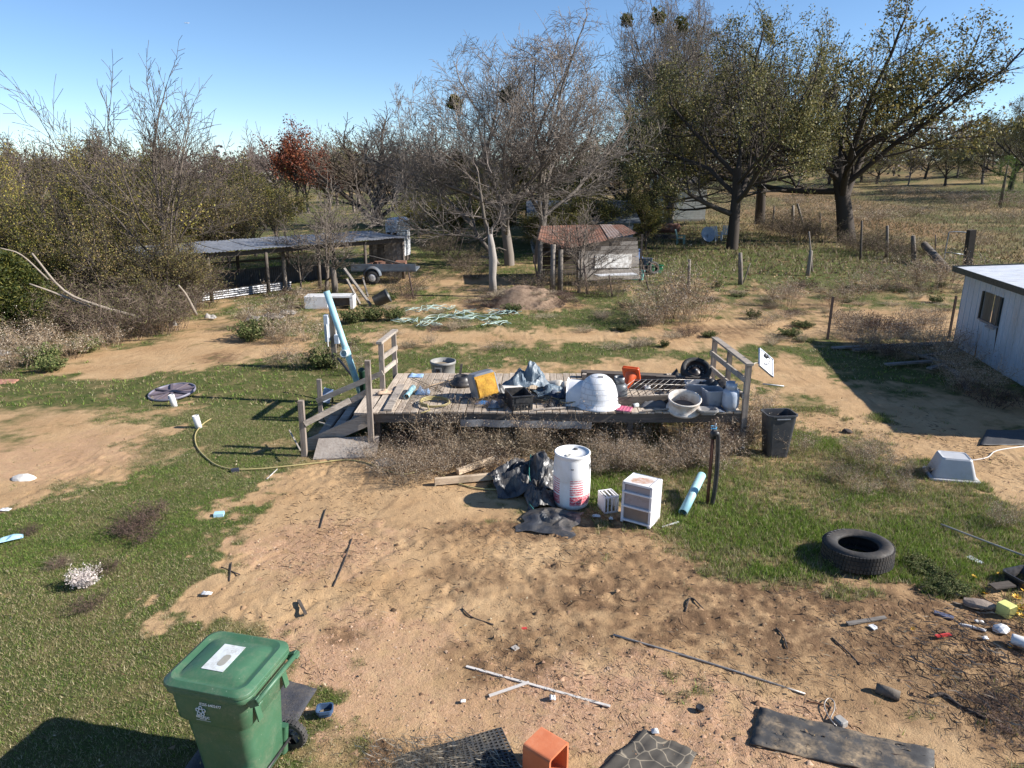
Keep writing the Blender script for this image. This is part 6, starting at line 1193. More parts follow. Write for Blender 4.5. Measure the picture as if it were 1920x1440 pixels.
for k, (x0, y0, x1, y1, lab) in enumerate(((840, 712, 880, 706, 'grey lath at the back edge of the deck'), (1000, 768, 1060, 764, 'thin lath along the front boards'), (1205, 770, 1265, 766, 'pale lath before the plank on edge'), (1240, 758, 1262, 728, 'lath leaning by the drum ring'))):
    o = MB().bar(D(x0, y0, .03), D(x1, y1, .03), .05, .02).build('lath', RAILW, None, origin=D(x0, y0)); tag(o, lab, 'lath')
for k in range(3):
    P_ = [D(1005 + 14 * q + random.uniform(-8, 8), 750 + random.uniform(-7, 7), .05 + .06 * random.random()) for q in range(6)]; o = MB().tube(bez(P_, 5), .008, 5).build('loose_cable', [BLACK, HOSE, WIRE][k], None, origin=P_[0]); tag(o, ['black cable loops beside the tarp', 'tan cord loops beside the tarp', 'rusty wire loops beside the tarp'][k], 'cable')
for px, py in ((1030, 768), (905, 770), (1140, 772), (1240, 745), (1345, 768), (940, 772)): weed(DEAD[random.randint(0, 2)], px, py, .4, 'dry weed sprig poking above the deck edge', 'weed sprigs on the deck edge', z=ZT - .1)
# ---------------------------------------------------------------- wheeled rubbish cart
NL, NR, FR, FL = G(330, 1290, 1.05), G(476, 1317, 1.05), G(531, 1213, 1.05), G(408, 1192, 1.05)
cc = (NL + NR + FR + FL) / 4; dx = ((NR - NL) + (FR - FL)); yaw = math.atan2(dx.y, dx.x); pc = Vector((cc.x - .02, cc.y, float(gz(cc.x, cc.y)) + .02)); T_ = TR(pc, yaw)
CG = N('cart_green'); v = CG.obj(); col = CG.mix(CG.maprange(CG.noise(v, 2.2, 4), .3, .7), (0.042, 0.115, 0.06), (0.055, 0.14, 0.078))
scr = CG.noise(CG.mapping(v, (3, 3, 30)), 6, 6, .8); col = CG.mix(CG.maprange(scr, .62, .8, 0, .35), col, (0.25, 0.36, 0.27)); du = CG.math('MULTIPLY', CG.maprange(CG.noise(v, 3.5, 7, .75), .46, .72), CG.maprange(CG.noise(v, 40, 3, .7), .3, .6)); col = CG.mix(CG.math('MULTIPLY', du, .5), col, (0.24, 0.23, 0.16)); spk = CG.n('ShaderNodeTexVoronoi'); CG.l(v, spk.inputs['Vector']); spk.inputs['Scale'].default_value = 17
col = CG.mix(CG.maprange(spk.outputs['Distance'], .0, .09, .8, 0), col, (0.4, 0.46, 0.38)); CG.l(col, CG.bs.inputs['Base Color']); CG.l(CG.maprange(CG.noise(v, 9, 4), .3, .7, .34, .55), CG.bs.inputs['Roughness']); CG.bump(CG.noise(v, 120, 2), .06, .004); CG = CG.m
cart = thing('wheeled_bin', 'green wheeled rubbish cart with a sticker on its lid', 'bin', pc)
body = MB(T_).loft(
    [(.05, .25, .22, .07, .02, 0), (.1, .265, .23, .08, .02, 0), (.45, .28, .265, .09, .01, 0), (.68, .295, .29, .10, 0, 0), (.70, .30, .295, .10, 0, 0), (.74, .335, .315, .09, -.01, 0), (.98, .355, .33, .09, -.01, 0), (1.0, .355, .33, .09, -.01, 0), (1.0, .385, .355, .10, -.01, 0), (1.045, .385, .355, .10, -.01, 0), (1.045, .36, .33, .09, -.01, 0), (.9, .32, .3, .09, 0, 0)], 6, smooth=True).build('body', CG, cart); body.data.polygons.foreach_set('use_smooth', np.ones(len(body.data.polygons), bool)); bevel(body, .006, 2)
lid = MB(T_).loft([(1.052, .395, .365, .11, -.02, 0), (1.082, .392, .362, .11, -.02, 0), (1.098, .36, .33, .1, -.025, 0), (1.11, .345, .315, .1, -.025, 0), (1.088, .30, .27, .08, -.03, 0), (1.088, .28, .25, .06, -.03, 0), (1.112, .25, .22, .06, -.03, 0), (1.118, .1, .1, .05, -.03, 0)], 6, smooth=True).build('lid', CG, cart); bevel(lid, .004, 2)
STK = mat('sticker', (0.62, 0.65, 0.66), (0.5, 0.54, 0.55), .6, 8, dirt=(.27, .25, .21), dirt_amt=.5, dscale=7); MB(T_).box((-.055, .0, 1.1195), (.2, .32, .0025)).build('sticker', STK, lid); MB(T_).loft([(1.1215, .035, .07, .03, -.03, -.03), (1.1225, .034, .069, .03, -.03, -.03)], 4).build('scuff', mat('scuff', (0.24, 0.23, 0.19), (0.32, 0.31, 0.28), .8), lid)
hb = MB(T_).tube([(.44, -.31, 1.03), (.44, .31, 1.03)], .021, 10).build('handle', CG, cart)
for sy in (-1, 1): MB(T_).bar((.36, sy * .285, .985), (.445, sy * .285, 1.03), .05, .06).build('handle_bracket', CG, cart); MB(T_).bar((.35, sy * .2, .9), (.375, sy * .2, .76), .012, .06).build('gusset', CG, cart)
for sy in (-1, 1): MB(T_).loft([(.0, .075, .04, .03, .2, sy * .24), (.28, .06, .03, .02, .24, sy * .255)], 3).build('wheel_arch', CG, cart)
TY = mat('cart_tyre', (0.045, 0.042, 0.04), (0.03, 0.028, 0.027), .8, 14, dirt=(.2, .17, .13), dirt_amt=.4)
for sy in (-1, 1):
    M_ = Matrix.Translation((.30, sy * .315, .135)) @ Matrix.Rotation(R(90), 4, 'X'); w_ = MB(T_).lathe([(.085, -.03), (.125, -.034), (.135, -.02), (.135, .02), (.125, .034), (.085, .03)], 28, M=M_).build('wheel', TY, cart); m = MB(T_)
    for i in range(22): a = 2 * math.pi * i / 22; m.box((.134 * math.cos(a), .134 * math.sin(a), 0), (.012, .016, .056), rot=(0, 0, a), M=M_)
    m.build('tread', TY, w_); m = MB(T_); m.lathe([(0, .02 * 1), (.03, .022), (.03, -.022), (0, -.022)], 14, M=M_)
    for i in range(6): a = 2 * math.pi * i / 6; m.box((.055 * math.cos(a), .055 * math.sin(a), 0), (.07, .018, .03), rot=(0, 0, a), M=M_)
    m.build('rim', mat('rim_grey', (0.2, 0.19, 0.18), (0.1, 0.1, 0.1), .5), w_)
MB(T_).tube([(.30, -.3, .135), (.30, .3, .135)], .012, 8).build('axle', BLACK, cart)
PRW = mat('print_white', (0.75, 0.78, 0.78), None, .6)
Ms = T_ @ Matrix.Translation((0, -.331, .92)) @ Matrix.Rotation(R(87), 4, 'X'); text_mesh('number', '0255 6402477', .034, PRW, T_ @ Matrix.Translation((.03, -.335, .935)) @ Matrix.Rotation(R(86), 4, 'X'), body, .0007)
text_mesh('lettering', 'REPUBLIC', .028, PRW, T_ @ Matrix.Translation((-.06, -.327, .80)) @ Matrix.Rotation(R(86), 4, 'X'), body, .001); text_mesh('lettering', 'SERVICES', .015, PRW, T_ @ Matrix.Translation((-.06, -.3255, .78)) @ Matrix.Rotation(R(86), 4, 'X'), body, .0003)
MB(T_ @ Matrix.Translation((-.06, -.3245, .766)) @ Matrix.Rotation(R(86), 4, 'X')).box((0, 0, 0), (.135, .003, .001)).build('print_rule', PRW, body)
m = MB(T_ @ Matrix.Translation((-.07, -.3305, .86)) @ Matrix.Rotation(R(86), 4, 'X'))
for i in range(5): a = R(90 + 72 * i); m.tube([(.03 * math.cos(a) + .014 * math.cos(t), .03 * math.sin(a) + .014 * math.sin(t), 0) for t in [k * .524 for k in range(12)]], .0045, 5, closed=True)
m.build('logo', PRW, body)
# mat below the cart
def flat_mat(name, label, pts, m_, th=.012, cat='mat', wob=.006, n=14, lift=.006):
    """quad sheet draped over the ground; pts = near-left, near-right, far-right, far-left pixels"""
    q = [gp(*p) for p in pts]; g_ = []
    for i in range(n):
        row = []
        for j in range(n):
            a = q[0].lerp(q[1], j / (n - 1)); b = q[3].lerp(q[2], j / (n - 1)); c_ = a.lerp(b, i / (n - 1)); row.append((c_.x, c_.y, float(gz(c_.x, c_.y)) + .018 + lift + wob * math.sin(i * 1.1 + j * .7) + wob * .7 * math.sin(j * 1.9)))
        g_.append(row)
    o = MB().sheet(g_, th).build(name, m_, None, origin=q[0]); tag(o, label, cat); return o
flat_mat('doormat', 'worn black woven mat under the green cart', [(330, 1470), (500, 1450), (594, 1290), (470, 1262)], mat('black_weave', (0.055, 0.057, 0.068), (0.03, 0.03, 0.036), .8, 60, bump=.6, bscale=90, dirt=(.2, .16, .11), dirt_amt=.3))
c = gp(610, 1340, .03); o, _t = tub('plastic_tray', 'small blue plastic tray with dried mud inside', 'tray', c, .075, .06, .06, mat('tray_blue', (0.06, 0.11, 0.2), (0.04, 0.07, 0.13), .35), .85, .006, .15, .006, r=.03); MB(TR(c, .15)).loft([(.012, .05, .04, .02), (.016, .05, .04, .02)], 3).build('mud', mat('mud', (0.24, 0.19, 0.13), None, .9), o)
# perforated mat: a lattice with real holes
q = [gp(735, 1462), gp(985, 1462), gp(940, 1364), (gp(752, 1418))]; nxm, nym = 22, 16; V_, F_ = [], []
def mp(u, w): c_ = q[0].lerp(q[1], u).lerp(q[3].lerp(q[2], u), w); return (c_.x, c_.y, float(gz(c_.x, c_.y)) + .035 + .006 * math.sin(u * 9) * math.cos(w * 7))
m = MB()
for i in range(nxm):
    for j in range(nym):
        O = [(i, j), (i + 1, j), (i + 1, j + 1), (i, j + 1)]; I = [(i + .2, j + .2), (i + .8, j + .2), (i + .8, j + .8), (i + .2, j + .8)]; vs = [mp(a / nxm, b / nym) for a, b in O + I]; vs += [(x, y, z - .018) for x, y, z in vs[4:]]
        m.add(vs, [(0, 1, 5, 4), (1, 2, 6, 5), (2, 3, 7, 6), (3, 0, 4, 7), (4, 5, 9, 8), (5, 6, 10, 9), (6, 7, 11, 10), (7, 4, 8, 11)])
o = m.build('rubber_mat', mat('rubber_mat', (0.05, 0.052, 0.055), (0.03, 0.03, 0.032), .8, 20, dirt=(.3, .25, .18), dirt_amt=.35, dscale=3), None, origin=q[0]); tag(o, 'perforated black rubber mat half buried in straw', 'mat')
xs = rng.normal(q[0].lerp(q[3], .5).x + .28, .3, 1500); ys = rng.normal(q[0].y + .22, .14, 1500); straw(xs, ys, .12, .003, [(0.45, 0.38, 0.28), (0.34, 0.27, 0.19), (0.52, 0.46, 0.37)], 'mat_straw', 'bleached straw strewn over the perforated mat', 'straw', .09)
# patterned mat: crazed pattern
TM = N('crazed_mat'); v = TM.obj(); vo = TM.n('ShaderNodeTexVoronoi', feature='DISTANCE_TO_EDGE'); TM.l(v, vo.inputs['Vector']); vo.inputs['Scale'].default_value = 5.5
TM.l(TM.mix(TM.maprange(vo.outputs['Distance'], 0, .035, 1, 0), TM.mix(TM.noise(v, 9, 5), (0.05, 0.045, 0.038), (0.10, 0.085, 0.065)), (0.30, 0.25, 0.18)), TM.bs.inputs['Base Color']); TM.bs.inputs['Roughness'].default_value = .75
flat_mat('stone_pattern_mat', 'brown-black doormat with a paving-stone pattern, corner curled', [(1085, 1475), (1275, 1480), (1307, 1412), (1206, 1370)], TM.m, .015, wob=.012)
flat_mat('rubber_sheet', 'long black rubber sheet caked with dried mud', [(1404, 1397), (1752, 1475), (1752, 1408), (1424, 1328)], mat('muddy_rubber', (0.055, 0.053, 0.052), (0.035, 0.034, 0.034), .75, 12, dirt=(.40, .29, .17), dirt_amt=.55, dscale=3.2, bump=.2), .014, wob=.008, n=20)
# clay flue box
ht = .30; A_, B_, C_, D_ = G(1018, 1362, ht), G(1067, 1391, ht), G(1030, 1428, ht), G(979, 1397, ht); yawf = math.atan2((B_ - A_).y, (B_ - A_).x); cf = (A_ + B_ + C_ + D_) / 4; la, lb = ((B_ - A_).length + (C_ - D_).length) / 2, ((D_ - A_).length + (C_ - B_).length) / 2
cf = Vector((cf.x, cf.y, float(gz(cf.x, cf.y)))); o = thing('clay_flue', 'orange terracotta square flue tile standing on the gravel', 'flue tile', cf); TF = TR(cf, yawf); CL = mat('terracotta', (0.55, 0.17, 0.07), (0.43, 0.12, 0.05), .75, 3, dirt=(.6, .35, .22), dirt_amt=.2, bump=.15)
m = MB(TF @ Matrix.Translation((0, 0, ht / 2 + .02)) @ Matrix.Rotation(R(90), 4, 'Y')); hx, hy = ht / 2, lb / 2; m.loft([(-la / 2, hx, hy, .03), (la / 2, hx, hy, .03), (la / 2, hx - .022, hy - .022, .02), (-la / 2 + .01, hx - .022, hy - .022, .02)], 4, cap0=True, cap1=False); m.build('tile', CL, o); MB(TF @ Matrix.Translation((-la / 2 + .03, 0, ht / 2 + .02))).box((0, 0, 0), (.01, lb - .05, ht - .05)).build('back_wall', CL, o)
# ---------------------------------------------------------------- barrel, drawers and company
pb_ = gp(1071, 941); BR = N('barrel_print'); v = BR.obj(); sp = BR.n('ShaderNodeSeparateXYZ'); BR.l(v, sp.inputs[0]); ang = BR.math('ARCTAN2', sp.outputs[1], sp.outputs[0]); z = sp.outputs[2]
def band(x, a, b): return BR.math('MULTIPLY', BR.math('GREATER_THAN', x, a), BR.math('LESS_THAN', x, b))
win = BR.math('MAXIMUM', band(ang, -1.75, -.35), band(ang, -3.05, -2.35)); win2 = BR.math('MAXIMUM', band(ang, -1.75, -1.0), band(ang, -3.05, -2.35))
per = BR.math('FRACT', BR.math('MULTIPLY', z, 26.0)); thr = BR.maprange(z, .26, .56, .72, .25); stripes = BR.math('MULTIPLY', BR.math('LESS_THAN', per, thr), BR.math('MULTIPLY', band(z, .27, .52), win2)); solid = BR.math('MULTIPLY', band(z, .09, .24), win)
red = BR.math('MINIMUM', BR.math('ADD', stripes, solid), 1.0); wear = BR.maprange(BR.noise(v, 40, 5, .8), .38, .5); lines = BR.math('LESS_THAN', BR.math('FRACT', BR.math('MULTIPLY', z, 19.0)), .07); red = BR.math('MULTIPLY', red, BR.math('MULTIPLY', wear, BR.math('SUBTRACT', 1.0, BR.math('MULTIPLY', lines, solid))))
basec = BR.mix(BR.maprange(BR.noise(v, 4, 6, .7), .45, .75), (0.80, 0.80, 0.79), (0.64, 0.62, 0.58)); BR.l(BR.mix(red, basec, (0.62, 0.06, 0.10)), BR.bs.inputs['Base Color']); BR.bs.inputs['Roughness'].default_value = .38
o = thing('plastic_barrel', 'white plastic barrel printed with red stripes', 'barrel', pb_); TB = TR(pb_); r_ = .285
bb = MB(TB).lathe([(0, .01), (.235, 0), (.262, .02), (.278, .08), (.287, .2), (.29, .32), (.291, .45), (.288, .46), (.291, .475), (.289, .6), (.284, .72), (.276, .80), (.268, .835), (.272, .845), (.279, .86), (.279, .885), (.268, .892), (.252, .885), (.25, .862), (.12, .868), (0, .87)], 44).build('body', BR.m, o)
MB(TB).lathe([(0, .884), (.032, .884), (.038, .876), (.038, .862)], 16, M=TR((.06, .13, 0))).build('bung', mat('bung_dark', (0.09, 0.09, 0.09), None, .5), o); MB(TB).lathe([(.02, .872), (.03, .884), (.044, .884), (.046, .862)], 16, M=TR((-.07, -.13, 0))).build('bung', mat('bung_white', (0.66, 0.63, 0.55), None, .5), o)
MB(TB).box((-.02, -.2855, .70), (.045, .008, .012)).build('slot', BLACK, bb); a5 = R(-24); M5 = TB @ Matrix.Translation((.2885 * math.cos(a5), .2885 * math.sin(a5), .69)) @ Matrix.Rotation(a5 + R(90), 4, 'Z') @ Matrix.Rotation(R(90), 4, 'X'); text_mesh('stamp', '5', .07, BLACK, M5, bb, .002)
m = MB(M5)
for a_, b_ in (((-.035, -.045), (.035, -.045)), ((.035, -.045), (.035, .045)), ((.035, .045), (-.035, .045)), ((-.035, .045), (-.035, -.045))): m.bar((*a_, 0), (*b_, 0), .008, .004)
m.build('stamp_border', BLACK, bb)
# drawer tower
a, b = gp(1163, 979), gp(1218, 994); th = math.atan2((b - a).y, (b - a).x); W_ = (b - a).length * 1.0; Dp, Hd = .40, .66; pdw = (a + b) / 2 + Vector((-math.sin(th), math.cos(th), 0)) * Dp / 2; pdw.z = float(gz(pdw.x, pdw.y)); o = thing('drawer_tower', 'white plastic three-drawer tower with a rust-stained top', 'drawers', pdw); T_ = TR(pdw, th, R(-1.5))
WP = mat('drawer_white', (0.74, 0.73, 0.74), (0.66, 0.64, 0.65), .45, 4, dirt=(.4, .32, .25), dirt_amt=.2)
for sx in (-1, 1): MB(T_).box((sx * (W_ / 2 - .018), 0, Hd / 2), (.036, Dp, Hd - .03)).build('side_panel', WP, o)
MB(T_).box((0, Dp / 2 - .01, Hd / 2), (W_ - .04, .015, Hd - .04)).build('back_panel', WP, o)
TP = N('drawer_top'); v = TP.obj(); mp_ = TP.mapping(v, (1 / (W_ * .45), 1 / (Dp * .36), 0), (0, 0, th)); ln = TP.n('ShaderNodeVectorMath', operation='LENGTH'); TP.l(mp_, ln.inputs[0]); ns = TP.noise(v, 14, 5, .7); st = TP.maprange(TP.math('ADD', ln.outputs['Value'], TP.math('MULTIPLY', TP.math('SUBTRACT', ns, .5), .5)), .72, .98, 1, 0); st = TP.math('MULTIPLY', st, TP.maprange(TP.noise(v, 22, 5, .8), .3, .6, .25, 1)); TP.l(TP.mix(st, (0.74, 0.73, 0.72), (0.42, 0.22, 0.12)), TP.bs.inputs['Base Color']); TP.bs.inputs['Roughness'].default_value = .55
tp_ = MB(T_).loft([(Hd - .035, W_ / 2, Dp / 2, .015), (Hd - .005, W_ / 2, Dp / 2, .015), (Hd, W_ / 2 - .012, Dp / 2 - .012, .012), (Hd - .008, W_ / 2 - .02, Dp / 2 - .02, .01)], 3).build('top', TP.m, o); MB(T_).bar((W_ / 2 - .06, -Dp / 2 + .03, Hd - .006), (W_ / 2 - .06, Dp / 2 - .02, Hd - .006), .005, .006).build('groove', mat('groove', (0.2, 0.2, 0.22), None, .7), tp_)
DF = mat('drawer_front', (0.36, 0.32, 0.33), (0.30, 0.265, 0.27), .3, 3); DF2 = mat('drawer_front_mud', (0.25, 0.2, 0.17), (0.2, 0.15, 0.12), .4, 3, dirt=(.3, .22, .15)); zz = Hd - .045
for i, hd in enumerate((.13, .22, .22)):
    z0 = zz - hd; d_ = MB(T_).box((0, -Dp / 2 + .03, (zz + z0) / 2 + .012), (W_ - .08, .012, hd - .035)).build('drawer', DF if i < 2 else DF2, o); MB(T_).box((0, -Dp / 2 + .012, z0 + .012), (W_ - .01, .05, .03), ch=.006).build('drawer_pull', WP, d_); MB(T_).box((0, .02, z0 + .04), (W_ - .09, Dp - .08, .01)).build('drawer_floor', DF, d_); zz = z0
# little slatted crate
a, b = gp(1131, 962), gp(1157, 958); th = math.atan2((b - a).y, (b - a).x); pcr = (a + b) / 2 + Vector((-.02, .12, 0)); o = thing('slatted_box', 'small white slatted plastic box beside the barrel', 'box', pcr); T_ = TR(pcr, th); w, d, h = .22, .26, .27
for sx in (-1, 1): MB(T_).box((sx * w / 2, 0, h / 2), (.012, d, h)).build('side_panel', WP, o)
for z in (.01, h - .01):
    for sy in (-1, 1): MB(T_).box((0, sy * d / 2, z), (w, .02, .022)).build('rail', WP, o)
for i in range(3):
    MB(T_).box((-.065 + i * .065, -d / 2, h / 2), (.022, .012, h - .03)).build('slat', WP, o); MB(T_).box((-.065 + i * .065, 0, h - .006), (.02, d - .02, .01)).build('slat', WP, o)
MB(T_).box((0, d / 2 - .005, h / 2), (w - .02, .01, h - .02)).build('back_panel', mat('faded_print', (0.3, 0.29, 0.27), (0.5, 0.47, 0.3), .7, 12), o)
# black tarpaulin
BT = mat('black_tarp', (0.028, 0.029, 0.032), (0.05, 0.052, 0.058), .42, 5, dirt=(.3, .24, .17), dirt_amt=.22, dscale=4)
heap('black_tarp', 'crumpled black plastic sheeting heaped against the barrel', 'tarp', gp(985, 903), .62, .62, .55, BT, 12, 34, .2, 3.4); heap('black_tarp', 'flat end of black sheeting spread on the soil', 'tarp', gp(1032, 978), .46, .46, .12, BT, 15, 26, -.3, 2.6, .5); heap('black_tarp', 'fold of black sheeting beside the barrel foot', 'tarp', gp(1012, 935), .26, .42, .34, BT, 19, 24, .1, 3.0)
CORD = mat('green_cord', (0.02, 0.16, 0.14), None, .6); P_ = [gp(a, b, .1) for a, b in ((995, 890), (992, 915), (998, 935), (992, 950), (1000, 962))]; P_[0].z += .3; P_[1].z += .2; o = MB().tube(bez(P_, 5), .008, 5).build('green_rope', CORD, None, origin=P_[2]); tag(o, 'dark green cord trailing over the black sheeting', 'cord')
# garden hose
HP = [(396, 788), (380, 800), (367, 818), (369, 838), (386, 858), (408, 874), (440, 881), (490, 880), (540, 876), (600, 868), (640, 863), (672, 866), (700, 873), (730, 884), (758, 890), (785, 884), (815, 884), (850, 902), (890, 914), (930, 918), (970, 916), (1000, 922), (1012, 935), (1004, 946)]
o = thing('garden_hose', 'long tan garden hose snaking from lawn to barrel', 'hose', gp(540, 876)); MB().tube(bez([gp(a, b, .022) for a, b in HP], 7), .014, 6).build('tube', HOSE, o)
# boards by the weeds
plank(815, 908, .08, 930, 898, .08, .09, .10, 'sun-bleached timber lying in front of the weeds', wood('pale_timber', (0.55, 0.43, 0.3), (0.35, 0.26, 0.18), 0)); plank(858, 892, .1, 925, 872, .14, .09, .09, 'second bleached timber angled behind the first', wood('pale_timber', (0.55, 0.43, 0.3), (0.35, 0.26, 0.18), 0))
# leaning pipe by the hydrant, hydrant with hose
a = gp(1280, 968, .05); b = gp(1313, 925); b.z = .32; pipe('sewer_pipe', 'turquoise pipe leaning on the soil beside the hydrant', [a, b], .068, PVC)
ph = gp(1326, 946); zt = hgt(1331, 795, ph.y); o = thing('yard_hydrant', 'rusty yard hydrant wrapped in black hose', 'hydrant', ph); RP = mat('rust_pipe', (0.16, 0.06, 0.03), (0.08, 0.035, 0.022), .85, 10)
MB(TR(ph)).tube([(-.0, 0, -.1), (.0, 0, zt - .25)], .028, 8).build('standpipe', RP, o); MB(TR(ph)).tube(bez([(.06, -.05, .0), (.085, -.05, .3), (.09, -.04, .65), (.06, -.04, zt - .2), (.0, -.05, zt - .15)], 6), .036, 8).build('hose', BLACK, o); MB(TR(ph)).lathe([(0, zt - .25), (.045, zt - .25), (.05, zt - .16), (.03, zt - .12), (0, zt - .11)], 12).build('head', BLACK, o); MB(TR(ph)).tube([(.01, 0, zt - .12), (.02, -.02, zt)], .012, 6).build('lever', GALV, o); MB(TR(ph)).tube([(.04 * math.cos(t), .04 * math.sin(t), zt - .11 + .006 * t) for t in [k * .5 for k in range(20)]], .009, 5).build('rope', mat('blue_rope', (0.08, 0.3, 0.5), None, .8), o)
# black bin, upturned tub, tyre
p = gp(1452, 852); hb_ = hgt(1452, 781, p.y) ; tub('black_bin', 'tall dark plastic trash can standing open on the grass', 'bin', p, .265, .2, .82, mat('charcoal', (0.05, 0.053, 0.06), (0.038, 0.04, 0.046), .5, 4, dirt=(.2, .17, .13), dirt_amt=.15), .74, .02, .08, .015, r=.07); b_ = COL.objects[-1].parent
MB(TR(p, .08)).box((0, -.205, .765), (.25, .03, .02)).build('grip', mat('grip_grey', (0.25, 0.26, 0.28), None, .5), b_)
p = gp(1782, 893); o = thing('upturned_tub', 'upturned grey plastic tub on the grass edge', 'tub', p); T_ = TR(p, R(-14)); GT = mat('tub_grey', (0.48, 0.49, 0.51), (0.4, 0.41, 0.43), .5, 4, dirt=(.3, .25, .18), dirt_amt=.25); MB(T_).loft([(.02, .33, .25, .06), (.06, .325, .245, .06), (.36, .235, .19, .05), (.385, .22, .175, .05), (.38, .2, .155, .04), (.372, .19, .145, .04)], 5).build('shell', GT, o)
MB(T_).loft([(.0, .385, .29, .06), (.03, .38, .285, .06), (.045, .335, .25, .06)], 5, cap0=False, cap1=False).build('rim', GT, o)
for sx in (-1, 1): MB(T_).box((sx * .315, 0, .07), (.05, .16, .07)).build('handle_slot', BLACK, o)
p = gp(1605, 1052, .155); t_, T_, RB = tyre('old_tyre', 'worn truck tyre lying flat on the green grass', p, .435, .28, (R(-3), R(-2), 0), .245)
m = MB(T_)
for i in range(64):
    a = 2 * math.pi * i / 64
    for zz in (-.085, -.03, .03, .085): m.box((.434 * math.cos(a + zz * .4), .434 * math.sin(a + zz * .4), zz), (.018, .033, .045), rot=(0, 0, a))
m.build('tread', RB, t_)
for k, chh in enumerate('DORADO'): a = R(150 - k * 11); text_mesh('lettering', chh, .045, mat('tyre_letter', (0.2, 0.19, 0.18), None, .8), T_ @ Matrix.Translation((.362 * math.cos(a), .362 * math.sin(a), .1465)) @ Matrix.Rotation(a - R(90), 4, 'Z'), t_, .0006)
weed(GRNW[0], 1560, 1060, .35, 'green weed tuft growing beside the tyre', None, 'green_weed'); 
for px, py in ((1770, 1090), (1740, 1075), (1790, 1110), (1720, 1060), (1755, 1105)): weed(GRNW[random.randint(0, 1)], px, py, .5, 'leafy green weed near the garden rubbish', 'green weeds near the garden rubbish', 'green_weed', sz=.3)
# ---------------------------------------------------------------- small litter
def rod(name, label, pts, r, m_, cat='rod', dz=.012, n=6):
    P_ = [gp(a, b, dz) for a, b in pts]; P_ = bez(P_, 4) if len(P_) > 2 else P_; o = MB().tube(P_, r, n).build(name, m_, None, origin=P_[0]); tag(o, label, cat); return o
PALE = mat('pale_trim', (0.62, 0.58, 0.54), (0.45, 0.42, 0.38), .6, 10); SIL = mat('dull_silver', (0.42, 0.39, 0.35), (0.3, 0.27, 0.24), .45, 8, metal=.5)
def strip(name, label, a, b, w, m_, h=.012, cat='strip', dz=.012): P0_, P1_ = gp(*a, dz), gp(*b, dz); o = MB().bar(P0_, P1_, w, h).build(name, m_, None, origin=P0_); tag(o, label, cat); return o
strip('trim_strip', 'long pale trim strip lying on the gravel', (874, 1245), (1144, 1323), .03, PALE); strip('trim_strip', 'short pale strip touching the long one', (917, 1302), (992, 1279), .03, PALE, dz=.02)
rod('metal_rod', 'long thin dull rod lying across the bare soil', [(1150, 1190), (1330, 1243), (1510, 1301)], .012, SIL); rod('metal_rod', 'straight grey rod lying in the grass behind the rubbish', [(1763, 988), (1850, 1022), (1940, 1058)], .014, SIL, dz=.06)
p = gp(1645, 1290, .06); a, b = gp(1642, 1292, .045), gp(1687, 1308, .045); o = MB().tube([a, a.lerp(b, .5), b], [.05, .055, .05], 10).build('log_chunk', BARK, None, origin=a); tag(o, 'short dark chunk of log on bare soil', 'log')
o = MB().lathe([(0, 0), (.03, .002), (.045, .006), (.042, .012), (0, .012)], 12, M=Matrix.Translation(a) @ (a - b).normalized().to_track_quat('Z', 'Y').to_matrix().to_4x4()) ; del o
p = gp(1576, 1354, .0); o = MB(TR(p, .4)).box((0, 0, .03), (.085, .11, .07), ch=.01).build('concrete_block', STONE, None, origin=p); tag(o, 'small grey block beside the rubber sheet', 'block')
rod('wire_loop', 'bent pale wire loop beside the grey block', [(1565, 1362), (1553, 1345), (1545, 1325), (1552, 1313), (1563, 1318), (1564, 1332), (1557, 1350), (1568, 1364)], .006, SIL, 'wire', .035); rod('wire', 'rusty wire stub by the pale loop', [(1512, 1314), (1535, 1319), (1555, 1324)], .006, RP, 'wire')
p = gp(1312, 1332, .02); o = MB(TR(p)).lathe([(0, 0), (.04, 0), (.042, .03), (.038, .036), (.03, .03), (0, .03)], 16).build('bottle_cap', BLACK, None, origin=p); tag(o, 'black plastic cap lying on pink gravel', 'cap')
def tile_piece(name, label, px, py, sx, sy, m_, rz=.3, th=.012, cat='scrap', dz=.002): p = gp(px, py, dz); o = MB(TR(p, rz)).box((0, 0, th / 2), (sx, sy, th)).build(name, m_, None, origin=p); tag(o, label, cat); return o
GREYC = mat('grey_card', (0.42, 0.38, 0.34), None, .8); WC = mat('white_card', (0.72, 0.72, 0.72), None, .6); BLW = mat('pale_blue', (0.42, 0.66, 0.78), (0.34, 0.56, 0.68), .5); REDP = mat('red_plastic', (0.6, 0.06, 0.05), None, .5)
tile_piece('tile_shard', 'grey tile shard on the bare sand', 966, 1211, .07, .07, GREYC, .7); tile_piece('red_scrap', 'tiny red plastic scrap on the sand', 983, 1174, .06, .03, REDP, .1); tile_piece('paper_scrap', 'white paper scrap beside the flat stick', 1638, 1177, .075, .09, WC, .3); tile_piece('card', 'white card lying on the grass behind the rubbish', 1828, 1050, .09, .2, mat('card_blue', (0.7, 0.76, 0.8), None, .5), .35, .01)
plank(1588, 1171, .03, 1660, 1160, .03, .05, .02, 'thin weathered slat lying by the paper scrap', OLDW, 'wood_strip'); plank(560, 1130, .03, 574, 1155, .03, .035, .02, 'short dark stick on the gravel', DARKWD, 'stick')
STK_ = mat('dark_twig', (0.06, 0.045, 0.038), None, .9)
